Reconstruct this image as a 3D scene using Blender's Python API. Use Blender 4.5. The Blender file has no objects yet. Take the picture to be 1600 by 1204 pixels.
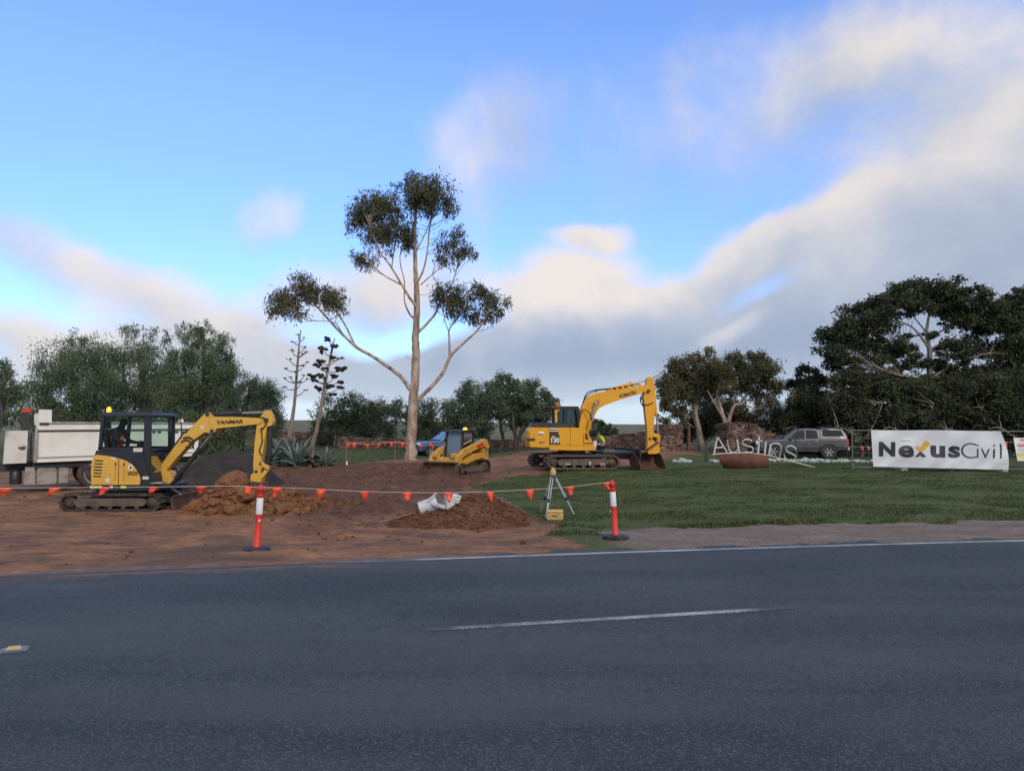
import bpy, bmesh, math, random
import numpy as np
from mathutils import Vector, Matrix
random.seed(7)
RNG = np.random.default_rng(7)
S = bpy.context.scene
COL = S.collection
PI = math.pi
R = math.radians

# ------------------------------------------------------------------ camera
FPX, CX, CY, HY, HC = 1067.0, 800.0, 602.0, 665.0, 2.1
TH = math.atan((HY - CY) / FPX)
cam = bpy.data.cameras.new('camera')
cam.sensor_width = 36.0
cam.lens = FPX / 1600.0 * 36.0
cam.clip_start = 0.05
cam.clip_end = 6000
camo = bpy.data.objects.new('camera', cam)
COL.objects.link(camo)
camo.location = (0, 0, HC)
camo.rotation_euler = (PI / 2 + TH, 0, 0)
S.camera = camo

def ray(px, py):
    a = (px - CX) / FPX
    b = (CY - py) / FPX
    den = math.cos(TH) - b * math.sin(TH)
    return a / den, (math.sin(TH) + b * math.cos(TH)) / den

def W(px, py, D):
    "point of the place seen at a pixel of the photograph, D metres ahead"
    k, m = ray(px, py)
    return Vector((k * D, D, HC + m * D))

def skydir(px, py):
    k, m = ray(px, py)
    return Vector((k, 1, m)).normalized()

# ------------------------------------------------------------------ world
SUN_EL, SUN_AZ = R(34), R(158)        # azimuth clockwise from +Y: behind the viewer, to the right
wd = bpy.data.worlds.new('World')
S.world = wd
wd.use_nodes = True
nt = wd.node_tree
nt.nodes.clear()

class NT:
    "tiny node helper"
    def __init__(s, tree):
        s.t = tree
    def n(s, typ, **kw):
        o = s.t.nodes.new(typ)
        for k, v in kw.items():
            if k == 'ins':
                for kk, vv in v.items():
                    s.put(o.inputs[kk], vv)
            else:
                setattr(o, k, v)
        return o
    def put(s, sock, v):
        if isinstance(v, bpy.types.NodeSocket):
            s.t.links.new(v, sock)
        else:
            sock.default_value = v
    def m(s, op, a, b=None, c=None, clamp=False):
        o = s.t.nodes.new('ShaderNodeMath'); o.operation = op; o.use_clamp = clamp
        s.put(o.inputs[0], a)
        if b is not None: s.put(o.inputs[1], b)
        if c is not None: s.put(o.inputs[2], c)
        return o.outputs[0]
    def v(s, op, a, b=None, sc=None):
        o = s.t.nodes.new('ShaderNodeVectorMath'); o.operation = op
        s.put(o.inputs[0], a)
        if b is not None: s.put(o.inputs[1], b)
        if sc is not None: s.put(o.inputs['Scale'], sc)
        return o.outputs['Value'] if op in ('DOT_PRODUCT', 'LENGTH', 'DISTANCE') else o.outputs['Vector']
    def noise(s, vec, scale, detail=5, rough=0.55, dist=0.0):
        o = s.n('ShaderNodeTexNoise')
        o.inputs['Scale'].default_value = scale
        o.inputs['Detail'].default_value = detail
        o.inputs['Roughness'].default_value = rough
        o.inputs['Distortion'].default_value = dist
        if vec is not None: s.t.links.new(vec, o.inputs['Vector'])
        return o
    def mix(s, f, a, b):
        o = s.t.nodes.new('ShaderNodeMix'); o.data_type = 'RGBA'
        s.put(o.inputs[0], f); s.put(o.inputs[6], a); s.put(o.inputs[7], b)
        return o.outputs[2]
    def rng(s, v, a, b, c=0.0, d=1.0, smooth=True):
        o = s.t.nodes.new('ShaderNodeMapRange')
        o.interpolation_type = 'SMOOTHSTEP' if smooth else 'LINEAR'
        s.put(o.inputs[0], v)
        for i, q in enumerate((a, b, c, d)): s.put(o.inputs[1 + i], q)
        return o.outputs[0]
    def ramp(s, f, stops):
        o = s.t.nodes.new('ShaderNodeValToRGB')
        el = o.color_ramp.elements
        while len(el) < len(stops): el.new(0.5)
        for e, (p, c) in zip(el, stops):
            e.position = p; e.color = (*c, 1)
        s.put(o.inputs[0], f)
        return o.outputs[0]

w = NT(nt)
tc = w.n('ShaderNodeTexCoord')
d0 = w.v('NORMALIZE', tc.outputs['Generated'])
sky = w.n('ShaderNodeTexSky', sky_type='NISHITA', sun_disc=False, sun_elevation=SUN_EL,
          sun_rotation=SUN_AZ, altitude=200, air_density=1.0, dust_density=0.4, ozone_density=3.0)
hs = w.n('ShaderNodeHueSaturation')
hs.inputs['Saturation'].default_value = 1.12
hs.inputs['Value'].default_value = 2.25
nt.links.new(sky.outputs[0], hs.inputs['Color'])
skyc = hs.outputs[0]
SKY_K = 0.10

# clouds live on the sky: soft masses placed by direction, broken up by noise
n1 = w.noise(d0, 2.6, 2, 0.5)
n2 = w.noise(d0, 9.0, 3, 0.55)
wv = w.v('ADD', w.v('SCALE', w.v('SUBTRACT', n1.outputs['Color'], (0.5, 0.5, 0.5)), sc=0.16),
         w.v('SCALE', w.v('SUBTRACT', n2.outputs['Color'], (0.5, 0.5, 0.5)), sc=0.045))
d1 = w.v('ADD', d0, wv)
MASSES = [  # px, py, rx, ry, tilt, strength, lift
    (1540, 265, 250, 110, 22, .98, .50), (1230, 150, 400, 160, 18, .46, .6), (1480, 60, 300, 120, 10, .40, .6),
    (1460, 420, 340, 75, 12, .85, .05), (1500, 540, 420, 90, 4, .95, -.1),
    (870, 440, 150, 80, 0, 1.25, .85), (1130, 425, 240, 48, 20, 1.10, .50),
    (860, 540, 420, 60, 4, .95, -.35), (1240, 525, 260, 45, 5, 1.05, -.2), (1130, 525, 90, 20, 12, .9, .9),
    (90, 390, 240, 50, -8, .66, .60), (310, 465, 200, 50, -12, .62, .75), (130, 500, 320, 45, 0, .62, .55),
    (600, 430, 180, 65, 15, .85, .75), (440, 330, 85, 55, 30, .68, .8), (745, 230, 120, 110, 60, .62, .75),
    (905, 356, 75, 20, -6, .8, 1.0), (640, 560, 320, 50, 6, .85, .25), (250, 570, 300, 60, 0, .6, .7),
    (1000, 600, 500, 30, 0, .5, .3)]
tot = None; lft = None
for (px, py, rx, ry, tilt, st, lift) in MASSES:
    c = skydir(px, py)
    rt = Vector((c.y, -c.x, 0)).normalized()
    up = rt.cross(c).normalized()
    t = R(tilt)
    e1 = (rt * math.cos(t) + up * math.sin(t)); e2 = (up * math.cos(t) - rt * math.sin(t))
    dd = w.v('SUBTRACT', d1, tuple(c))
    A = w.v('DOT_PRODUCT', dd, tuple(e1 * (FPX / rx)))
    B = w.v('DOT_PRODUCT', dd, tuple(e2 * (FPX / ry)))
    C = w.v('DOT_PRODUCT', dd, tuple(c * 2.5))
    cb = w.n('ShaderNodeCombineXYZ', ins={0: A, 1: B, 2: C})
    ln = w.v('LENGTH', cb.outputs[0])
    mk = w.m('MULTIPLY', w.rng(ln, 1.35, 0.15), st)
    l1 = w.m('MULTIPLY', mk, w.m('MULTIPLY_ADD', B, 0.42, lift))
    tot = mk if tot is None else w.m('ADD', tot, mk)
    lft = l1 if lft is None else w.m('ADD', lft, l1)
# denser cloud added over the unseen sky behind and overhead, whitening the ambient light
sx = w.n('ShaderNodeSeparateXYZ', ins={0: d0})
zz = w.m('ADD', w.m('MAXIMUM', sx.outputs[2], 0.0), 0.16)
pl = w.n('ShaderNodeCombineXYZ', ins={0: w.m('DIVIDE', sx.outputs[0], zz), 1: w.m('DIVIDE', sx.outputs[1], zz), 2: 0.0})
n3 = w.noise(pl.outputs[0], 0.55, 3, 0.5)
away = w.rng(sx.outputs[1], 0.62, 0.30)
gen = w.m('MULTIPLY', w.rng(n3.outputs[0], 0.30, 0.56), w.m('MULTIPLY', away, 1.25))
tot = w.m('ADD', tot, gen)
lft = w.m('ADD', lft, w.m('MULTIPLY', gen, 0.35))
low = w.rng(sx.outputs[2], 0.16, -0.01)
tot = w.m('ADD', tot, w.m('MULTIPLY', low, 0.55))
nf = w.noise(d1, 5.0, 6, 0.58)
ns = w.noise(w.v('ADD', d1, (0.03, 0.0, 0.045)), 5.0, 2, 0.5)
dens = w.m('ADD', tot, w.m('MULTIPLY', w.m('SUBTRACT', nf.outputs[0], 0.5), 1.25))
cov = w.m('MULTIPLY', w.rng(dens, 0.16, 1.0), 0.96)
relief = w.m('MULTIPLY', w.m('SUBTRACT', nf.outputs[0], ns.outputs[0]), 1.1)
lit = w.m('ADD', w.m('ADD', w.m('DIVIDE', lft, w.m('ADD', tot, 0.35)), relief), 0.24)
litc = w.rng(lit, -0.05, 1.0)
ccol = w.ramp(litc, [(0.0, (0.265, 0.315, 0.415)), (0.40, (0.37, 0.405, 0.48)), (0.72, (0.50, 0.495, 0.515)), (1.0, (0.66, 0.605, 0.56))])
skyb = w.v('MULTIPLY', w.v('SCALE', skyc, sc=w.rng(sx.outputs[2], 0.0, 0.42, SKY_K * .70, SKY_K * 1.0, False)), w.mix(w.rng(sx.outputs[2], 0.0, .45, 0, 1, False), (.62, .70, .96, 1), (1.06, .93, 1.04, 1)))
final = w.mix(cov, skyb, ccol)
hzn = w.rng(sx.outputs[2], 0.10, 0.0, 0, .80)      # pale moist air low over the paddocks
final = w.mix(hzn, final, (0.50, 0.585, 0.68, 1))
bg = w.n('ShaderNodeBackground', ins={0: final, 1: 1.0})
wo = w.n('ShaderNodeOutputWorld')
nt.links.new(bg.outputs[0], wo.inputs[0])

sl = bpy.data.lights.new('sun', 'SUN')
sl.energy = 1.5
sl.angle = R(20)
sl.color = (1.0, 0.91, 0.79)
so = bpy.data.objects.new('sun', sl)
COL.objects.link(so)
sd = Vector((math.sin(SUN_AZ) * math.cos(SUN_EL), math.cos(SUN_AZ) * math.cos(SUN_EL), math.sin(SUN_EL)))
so.location = sd * 50
so.rotation_euler = sd.to_track_quat('Z', 'Y').to_euler()

S.view_settings.view_transform = 'Standard'
S.view_settings.look = 'None'
S.view_settings.exposure = 0.42
S.view_settings.gamma = 1.0
S.view_settings.use_curve_mapping = False
cy = S.cycles
cy.max_bounces = 6; cy.diffuse_bounces = 2; cy.glossy_bounces = 2; cy.transmission_bounces = 3; cy.transparent_max_bounces = 12
cy.caustics_reflective = False; cy.caustics_refractive = False
cy.use_adaptive_sampling = True; cy.adaptive_threshold = 0.015
cy.use_denoising = True; cy.denoising_input_passes = 'RGB_ALBEDO_NORMAL'; cy.denoising_prefilter = 'FAST'
wd.cycles.sampling_method = 'MANUAL'; wd.cycles.sample_map_resolution = 256
# ------------------------------------------------------------------ helpers
def tag(o, label=None, cat=None, group=None, kind=None):
    if label: o['label'] = label
    if cat: o['category'] = cat
    if group: o['group'] = group
    if kind: o['kind'] = kind
    return o

def thing(name, label, cat, loc=(0, 0, 0), yaw=0.0, group=None, rot=None):
    o = bpy.data.objects.new(name, None)
    o.empty_display_size = 0.2
    COL.objects.link(o)
    o.location = loc
    o.rotation_euler = rot if rot else (0, 0, yaw)
    return tag(o, label, cat, group)

class MB:
    "collects shapes, builds ONE mesh object"
    def __init__(s, off=(0, 0, 0)):
        s.v = []; s.f = []; s.sm = []; s.off = Vector(off)
    def add(s, vs, fs, smooth=False):
        b = len(s.v)
        s.v += [Vector(p) - s.off for p in vs]
        for q in fs:
            s.f.append([b + i for i in q]); s.sm.append(smooth)
        return s
    def loft(s, loops, caps=True, smooth=False, close=False):
        n = len(loops[0]); vs = [p for l in loops for p in l]; fs = []
        m = len(loops)
        for i in range(m if close else m - 1):
            a = i * n; b = ((i + 1) % m) * n
            for j in range(n):
                k = (j + 1) % n
                fs.append((a + j, a + k, b + k, b + j))
        s.add(vs, fs, smooth)
        if caps and not close:
            s.add(loops[0], [tuple(range(n))[::-1]])
            s.add(loops[-1], [tuple(range(n))])
        return s
    def box(s, c, sz, rot=None):
        c = Vector(c); hx, hy, hz = (q / 2 for q in sz)
        P = [Vector((x, y, z)) for z in (-hz, hz) for (x, y) in ((-hx, -hy), (hx, -hy), (hx, hy), (-hx, hy))]
        if rot is not None: P = [rot @ p for p in P]
        P = [p + c for p in P]
        return s.add(P, [(3, 2, 1, 0), (4, 5, 6, 7), (0, 1, 5, 4), (1, 2, 6, 5), (2, 3, 7, 6), (3, 0, 4, 7)])
    def prism(s, pts, y0, y1, inset=0.0):
        "polygon in (x,z), extruded from y0 to y1"
        A = [Vector((x, y0, z)) for x, z in pts]; B = [Vector((x, y1, z)) for x, z in pts]
        return s.loft([A, B])
    def bar(s, p0, p1, wd_, ht, up=(0, 0, 1)):
        p0 = Vector(p0); p1 = Vector(p1); d = (p1 - p0); L = d.length
        d.normalize(); u = Vector(up); r = d.cross(u)
        if r.length < 1e-4: r = d.cross(Vector((1, 0, 0)))
        r.normalize(); u = r.cross(d)
        lo = []
        for p in (p0, p1):
            lo.append([p + r * a * wd_ / 2 + u * b * ht / 2 for a, b in ((-1, -1), (1, -1), (1, 1), (-1, 1))])
        return s.loft(lo)
    def tube(s, path, rad, n=8, caps=True, smooth=True):
        path = [Vector(p) for p in path]
        if not hasattr(rad, '__len__'): rad = [rad] * len(path)
        loops = []; prev = None
        for i, p in enumerate(path):
            a = path[max(0, i - 1)]; b = path[min(len(path) - 1, i + 1)]
            d = (b - a).normalized()
            if prev is None:
                r = d.cross(Vector((0, 0, 1)))
                if r.length < 1e-3: r = d.cross(Vector((0, 1, 0)))
            else:
                r = prev - d * prev.dot(d)
                if r.length < 1e-4: r = d.cross(Vector((0, 1, 0)))
            r.normalize(); prev = r; u = d.cross(r)
            loops.append([p + (r * math.cos(2 * PI * k / n) + u * math.sin(2 * PI * k / n)) * rad[i] for k in range(n)])
        return s.loft(loops, caps, smooth)
    def cyl(s, p0, p1, r0, r1=None, n=14, smooth=True):
        return s.tube([p0, p1], [r0, r0 if r1 is None else r1], n, True, smooth)
    def lathe(s, prof, mtx=None, n=16, smooth=True):
        "profile (r,z) spun about z, then placed by mtx"
        loops = []
        for r, z in prof:
            l = [Vector((r * math.cos(2 * PI * k / n), r * math.sin(2 * PI * k / n), z)) for k in range(n)]
            if mtx is not None: l = [mtx @ p for p in l]
            loops.append(l)
        return s.loft(loops, True, smooth)
    def lump(s, c, sz, rough=0.25, sub=1, rng=random, flat=False):
        bm = bmesh.new()
        bmesh.ops.create_icosphere(bm, subdivisions=sub, radius=1.0)
        vs = []
        for v in bm.verts:
            k = 1 + rng.uniform(-rough, rough)
            vs.append(Vector((v.co.x * sz[0] * k, v.co.y * sz[1] * k, v.co.z * sz[2] * k)))
        a = rng.uniform(0, 6.28); rot = Matrix.Rotation(a, 3, 'Z') @ Matrix.Rotation(rng.uniform(-.4, .4), 3, 'X')
        c = Vector(c)
        vs = [rot @ v + c for v in vs]
        fs = [tuple(v.index for v in fc.verts) for fc in bm.faces]
        bm.free()
        return s.add(vs, fs, not flat)
    def build(s, name, mat, parent=None, bevel=0.0, label=None, kind=None, seg=2):
        me = bpy.data.meshes.new(name)
        me.from_pydata([tuple(v) for v in s.v], [], s.f)
        me.polygons.foreach_set('use_smooth', s.sm)
        bm = bmesh.new(); bm.from_mesh(me)
        bmesh.ops.recalc_face_normals(bm, faces=bm.faces)
        bm.to_mesh(me); bm.free()
        o = bpy.data.objects.new(name, me)
        COL.objects.link(o)
        if mat: me.materials.append(mat)
        if parent: o.parent = parent
        if bevel:
            md = o.modifiers.new('bevel', 'BEVEL')
            md.width = bevel; md.segments = seg; md.limit_method = 'ANGLE'; md.angle_limit = R(35)
            md.use_clamp_overlap = True
        if label: o['label'] = label
        if kind: o['kind'] = kind
        return o

def raw(name, V, F, mat, parent=None, smooth=False, kind=None, nv=4, attrs=None):
    "big mesh from numpy arrays; F is (n,nv)"
    me = bpy.data.meshes.new(name)
    V = np.asarray(V, dtype=np.float32); F = np.asarray(F, dtype=np.int32)
    me.vertices.add(len(V)); me.vertices.foreach_set('co', V.ravel())
    me.loops.add(F.size); me.loops.foreach_set('vertex_index', F.ravel())
    me.polygons.add(len(F))
    me.polygons.foreach_set('loop_start', np.arange(0, F.size, nv, dtype=np.int32))
    me.polygons.foreach_set('loop_total', np.full(len(F), nv, dtype=np.int32))
    me.polygons.foreach_set('use_smooth', np.full(len(F), smooth))
    if attrs:
        for k, a in attrs.items():
            at = me.attributes.new(k, 'FLOAT', 'POINT')
            at.data.foreach_set('value', np.asarray(a, dtype=np.float32))
    me.update(calc_edges=True); me.validate()
    o = bpy.data.objects.new(name, me)
    COL.objects.link(o)
    if mat: me.materials.append(mat)
    if parent: o.parent = parent
    if kind: o['kind'] = kind
    return o

class Frame:
    "local frame of a machine: origin on the ground, x axis turned by yaw; L() finds the local point seen at a pixel in the plane y=yl"
    def __init__(s, px, D, zb, yaw=0.0):
        k, _ = ray(px, 700)
        s.o = Vector((k * D, D, zb)); s.yaw = yaw
        s.c, s.s = math.cos(yaw), math.sin(yaw)
    def L(s, px, py, yl=0.0):
        k, m = ray(px, py)
        xl = (k * s.o.y + k * s.c * yl - s.o.x + s.s * yl) / (s.c - k * s.s)
        D = s.o.y + s.s * xl + s.c * yl
        return Vector((xl, yl, HC + m * D - s.o.z))
    def poly(s, pts, yl):
        return [s.L(px, py, yl) for px, py in pts]
    def prism(s, mb, pts, y0, y1, yt=None):
        "outline seen at depth plane yt (default y0), kept constant from y0 to y1"
        P = s.poly(pts, y0 if yt is None else yt)
        return mb.loft([[Vector((p.x, y0, p.z)) for p in P], [Vector((p.x, y1, p.z)) for p in P]])

def catmull(P, n=5):
    P = [np.array(p, dtype=float) for p in P]
    if len(P) < 3: n = 3
    Q = [2 * P[0] - P[1]] + P + [2 * P[-1] - P[-2]]
    out = []
    for i in range(1, len(Q) - 2):
        for k in range(n):
            t = k / n
            a, b, c, d = Q[i - 1], Q[i], Q[i + 1], Q[i + 2]
            out.append(0.5 * ((2 * b) + (c - a) * t + (2 * a - 5 * b + 4 * c - d) * t * t + (3 * b - a - 3 * c + d) * t ** 3))
    out.append(P[-1])
    return out

# ---- text as flat mesh lettering
def text_mesh(txt, size, mat, name, parent, mtx, bold=0.0, ext=0.004, shear=0.0, space=1.0, width=None, label=None):
    cu = bpy.data.curves.new(name, 'FONT')
    cu.body = txt; cu.size = size; cu.offset = bold; cu.extrude = ext; cu.shear = shear
    cu.space_character = space; cu.align_x = 'LEFT'; cu.resolution_u = 4
    to = bpy.data.objects.new(name, cu)
    COL.objects.link(to)
    bpy.context.view_layer.update()
    dg = bpy.context.evaluated_depsgraph_get()
    me = bpy.data.meshes.new_from_object(to.evaluated_get(dg))
    bpy.data.objects.remove(to)
    xs = [v.co.x for v in me.vertices]
    x0, x1 = min(xs), max(xs)
    if width:
        k = width / (x1 - x0)
        for v in me.vertices: v.co.x = (v.co.x - x0) * k
    me.transform(mtx)
    me.materials.clear(); me.materials.append(mat)
    o = bpy.data.objects.new(name, me)
    COL.objects.link(o); o.parent = parent
    if label: o['label'] = label
    return o

def upright(p, yaw=0.0, tilt=0.0):
    "text lying in xy -> standing in the xz plane facing -y, at p"
    return Matrix.Translation(p) @ Matrix.Rotation(yaw, 4, 'Z') @ Matrix.Rotation(PI / 2, 4, 'X') @ Matrix.Rotation(tilt, 4, 'Z')

# ------------------------------------------------------------------ materials
MATS = {}
def pm(name, col, col2=None, scale=4.0, rough=0.6, metal=0.0, bump=0.0, bscale=None, amt=(0.42, 0.66), spec=0.5, col3=None, s3=20.0, amt3=(0.58, 0.75), coat=0.0):
    m = bpy.data.materials.new(name); m.use_nodes = True
    t = m.node_tree; b = t.nodes['Principled BSDF']; h = NT(t)
    b.inputs['Roughness'].default_value = rough
    b.inputs['Metallic'].default_value = metal
    b.inputs['Specular IOR Level'].default_value = spec
    b.inputs['Coat Weight'].default_value = coat
    b.inputs['Coat Roughness'].default_value = 0.15
    tcn = h.n('ShaderNodeTexCoord')
    c = (*col, 1)
    if col2 is not None:
        nz = h.noise(tcn.outputs['Object'], scale, 7, 0.6)
        c = h.mix(h.rng(nz.outputs[0], *amt), c, (*col2, 1))
    if col3 is not None:
        nz3 = h.noise(tcn.outputs['Object'], s3, 6, 0.65)
        c = h.mix(h.rng(nz3.outputs[0], *amt3), c, (*col3, 1))
    h.put(b.inputs['Base Color'], c)
    if bump:
        nb = h.noise(tcn.outputs['Object'], bscale or scale * 4, 6, 0.6)
        bp = h.n('ShaderNodeBump'); bp.inputs['Strength'].default_value = bump; bp.inputs['Distance'].default_value = 0.03
        t.links.new(nb.outputs[0], bp.inputs['Height']); t.links.new(bp.outputs[0], b.inputs['Normal'])
    MATS[name] = m
    return m

def glassm(name, tint, refl=0.5, rough=0.0):
    m = bpy.data.materials.new(name); m.use_nodes = True
    t = m.node_tree; t.nodes.clear(); h = NT(t)
    tr = h.n('ShaderNodeBsdfTransparent', ins={0: (*tint, 1)})
    gl = h.n('ShaderNodeBsdfGlossy', ins={0: (1, 1, 1, 1), 1: rough})
    fr = h.n('ShaderNodeLayerWeight', ins={0: .25})
    mx = h.n('ShaderNodeMixShader')
    t.links.new(h.m('MULTIPLY', fr.outputs[0], refl, clamp=True), mx.inputs[0])
    t.links.new(tr.outputs[0], mx.inputs[1]); t.links.new(gl.outputs[0], mx.inputs[2])
    out = h.n('ShaderNodeOutputMaterial'); t.links.new(mx.outputs[0], out.inputs[0])
    return m

def leafm(name, a, b, c, trans=0.25, rough=0.55):
    m = bpy.data.materials.new(name); m.use_nodes = True
    t = m.node_tree; t.nodes.clear(); h = NT(t)
    g = h.n('ShaderNodeNewGeometry'); tcn = h.n('ShaderNodeTexCoord')
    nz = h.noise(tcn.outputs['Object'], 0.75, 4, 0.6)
    fac = h.m('ADD', h.m('MULTIPLY', g.outputs['Random Per Island'], 0.45), h.rng(nz.outputs[0], .30, .70, 0.0, .62))  # broad noise paints the light and dark of self-shadowed clumps into the colour
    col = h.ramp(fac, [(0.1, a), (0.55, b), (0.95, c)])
    p = h.n('ShaderNodeBsdfPrincipled'); h.put(p.inputs['Base Color'], col)
    p.inputs['Roughness'].default_value = rough; p.inputs['Specular IOR Level'].default_value = 0.3
    tl = h.n('ShaderNodeBsdfTranslucent'); h.put(tl.inputs[0], col)
    mx = h.n('ShaderNodeMixShader', ins={0: trans})
    t.links.new(p.outputs[0], mx.inputs[1]); t.links.new(tl.outputs[0], mx.inputs[2])
    out = h.n('ShaderNodeOutputMaterial'); t.links.new(mx.outputs[0], out.inputs[0])
    return m

def emitm(name, col, k):
    m = bpy.data.materials.new(name); m.use_nodes = True
    b = m.node_tree.nodes['Principled BSDF']
    b.inputs['Base Color'].default_value = (*col, 1)
    b.inputs['Emission Color'].default_value = (*col, 1); b.inputs['Emission Strength'].default_value = k
    return m

DUST = (0.22, 0.12, 0.075)
M = {}
M['yel'] = pm('yanmar_yellow_paint', (0.66, 0.38, 0.06), (0.54, 0.31, 0.06), 3, 0.42, amt=(.45, .75), col3=DUST, s3=9, amt3=(.60, .80), spec=.4)
M['kyel'] = pm('excavator_yellow_paint', (0.70, 0.33, 0.012), (0.58, 0.27, 0.02), 2, 0.42, amt=(.45, .8), col3=DUST, s3=6, amt3=(.62, .82), spec=.4)
M['cyel'] = pm('loader_yellow_paint', (0.60, 0.32, 0.04), (0.40, 0.22, 0.06), 3, 0.5, amt=(.45, .75), col3=DUST, s3=7, amt3=(.52, .75))
M['blk'] = pm('black_machine_paint', (0.016, 0.018, 0.021), (0.035, 0.035, 0.036), 5, 0.5, col3=(0.09, 0.065, 0.05), s3=8, amt3=(.6, .85))
M['cabgrey'] = pm('dark_cab_paint', (0.013, 0.017, 0.023), (0.022, 0.026, 0.032), 4, 0.45)
M['rub'] = pm('dusty_rubber', (0.030, 0.026, 0.024), (0.085, 0.060, 0.046), 6, 0.85, bump=.3, bscale=40)
M['steel'] = pm('dirty_track_steel', (0.075, 0.056, 0.044), (0.14, 0.088, 0.06), 5, 0.75, metal=.2, bump=.3, bscale=30)
M['trackframe'] = pm('dusty_track_frame', (0.13, 0.092, 0.07), (0.075, 0.055, 0.045), 4, 0.85, bump=.2, bscale=25)
M['chrome'] = pm('chrome_rod', (0.42, 0.42, 0.43), None, rough=.32, metal=.9)
M['hose'] = pm('hydraulic_hose', (0.012, 0.012, 0.013), (0.03, 0.028, 0.026), 6, .55)
M['white'] = pm('white_truck_paint', (0.74, 0.72, 0.66), (0.66, 0.63, 0.56), 1.5, .4, col3=(0.45, .38, .30), s3=6, amt3=(.66, .9))
M['cream'] = pm('off_white_paint', (0.62, 0.60, 0.54), (0.54, 0.51, 0.45), 2, .45)
M['alu'] = pm('dull_aluminium', (0.40, 0.36, 0.31), (0.26, 0.22, 0.18), 4, .42, metal=.55)
M['red'] = pm('red_plastic', (0.55, 0.035, 0.025), (0.42, 0.03, 0.02), 5, .45)
M['orange'] = pm('orange_red_pvc', (0.80, 0.075, 0.030), (0.70, 0.06, 0.025), 3, .5)
M['refl'] = pm('white_reflective_sleeve', (0.78, 0.78, 0.80), (0.66, 0.66, 0.68), 6, .35)
M['bolred'] = pm('bollard_red_plastic', (0.66, 0.045, 0.028), (0.52, 0.04, 0.026), 5, .45, col3=(0.33, .10, .06), s3=14, amt3=(.62, .85))
M['cord'] = pm('pale_cord', (0.62, 0.58, 0.50), None, rough=.8)
M['glass'] = glassm('teal_cab_glass', (0.74, 0.86, 0.81))
M['dglass'] = pm('dark_vehicle_glass', (0.012, 0.015, 0.018), None, rough=.06, spec=.6)
M['sglass'] = pm('reflective_windscreen', (0.10, 0.15, 0.20), None, rough=.05, spec=.9)
M['beacon'] = emitm('beacon_amber_lit', (1.0, 0.30, 0.015), 2.2)
M['amber'] = pm('amber_plastic', (0.70, 0.22, 0.02), None, rough=.3)
M['lime'] = pm('yellow_green_reflector', (0.70, 0.72, 0.10), None, rough=.3)
M['ink'] = pm('black_lettering', (0.018, 0.018, 0.020), None, rough=.5)
M['wink'] = pm('white_lettering', (0.75, 0.75, 0.74), None, rough=.5)
M['rust'] = pm('rusty_steel', (0.15, 0.060, 0.032), (0.075, 0.036, 0.024), 4, .85, bump=.3, bscale=30, col3=(.24, .10, .045), s3=11)
M['soilsteel'] = pm('soil_stained_bucket_steel', (0.12, 0.060, 0.038), (0.055, 0.034, 0.026), 4, .8, metal=.15, bump=.25, bscale=20, col3=(.20, .085, .045), s3=9)
M['wood'] = pm('weathered_timber', (0.22, 0.15, 0.10), (0.13, 0.09, 0.06), 6, .8)
M['silver'] = pm('galvanised_tube', (0.48, 0.48, 0.46), (0.36, 0.36, 0.35), 8, .45, metal=.5)
M['fencegrey'] = pm('dull_fence_tube', (0.20, 0.21, 0.20), (0.14, 0.14, 0.135), 8, .6, metal=.3)
M['skin'] = pm('skin', (0.42, 0.24, 0.17), None, rough=.55)
M['dark_cloth'] = pm('dark_navy_cloth', (0.012, 0.014, 0.028), (0.02, 0.02, 0.035), 12, .9)
M['orange_vest'] = pm('orange_vest_cloth', (0.80, 0.16, 0.03), None, rough=.8)
M['hiviz'] = pm('yellow_hi_vis_cloth', (0.62, 0.70, 0.05), (0.52, 0.60, 0.05), 9, .85)
M['navy'] = pm('navy_work_shirt', (0.022, 0.020, 0.085), (0.03, 0.028, 0.10), 9, .85)
# ------------------------------------------------------------------ terrain
def vnoise(x, y, seed=0):
    "smooth value noise on numpy arrays"
    xi = np.floor(x).astype(np.int64); yi = np.floor(y).astype(np.int64)
    xf = x - xi; yf = y - yi
    u = xf * xf * (3 - 2 * xf); v = yf * yf * (3 - 2 * yf)
    def hsh(a, b):
        n = (a * 374761393 + b * 668265263 + seed * 974634777) & 0xFFFFFFFF
        n = ((n ^ (n >> 13)) * 1274126177) & 0xFFFFFFFF
        return ((n ^ (n >> 16)) & 0xFFFF) / 65535.0
    a = hsh(xi, yi); b = hsh(xi + 1, yi); c = hsh(xi, yi + 1); d = hsh(xi + 1, yi + 1)
    return (a * (1 - u) + b * u) * (1 - v) + (c * (1 - u) + d * u) * v

def fbm(x, y, oct=5, seed=0, g=0.5):
    s = np.zeros_like(x, dtype=float); a = 1.0; t = 0.0
    for o in range(oct):
        s += a * vnoise(x * 2 ** o + 17.3 * o, y * 2 ** o - 9.1 * o, seed + o); t += a; a *= g
    return s / t

def sstep(x, a, b):
    t = np.clip((x - a) / (b - a), 0, 1)
    return t * t * (3 - 2 * t)

ROADZ = 0.30
def edge(X):
    X = np.asarray(X, dtype=float); c = np.clip(X, -14, 14)
    return 9.75 + 0.187 * c - 0.0033 * c * c + (0.187 - 0.0066 * c) * (X - c)

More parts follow.
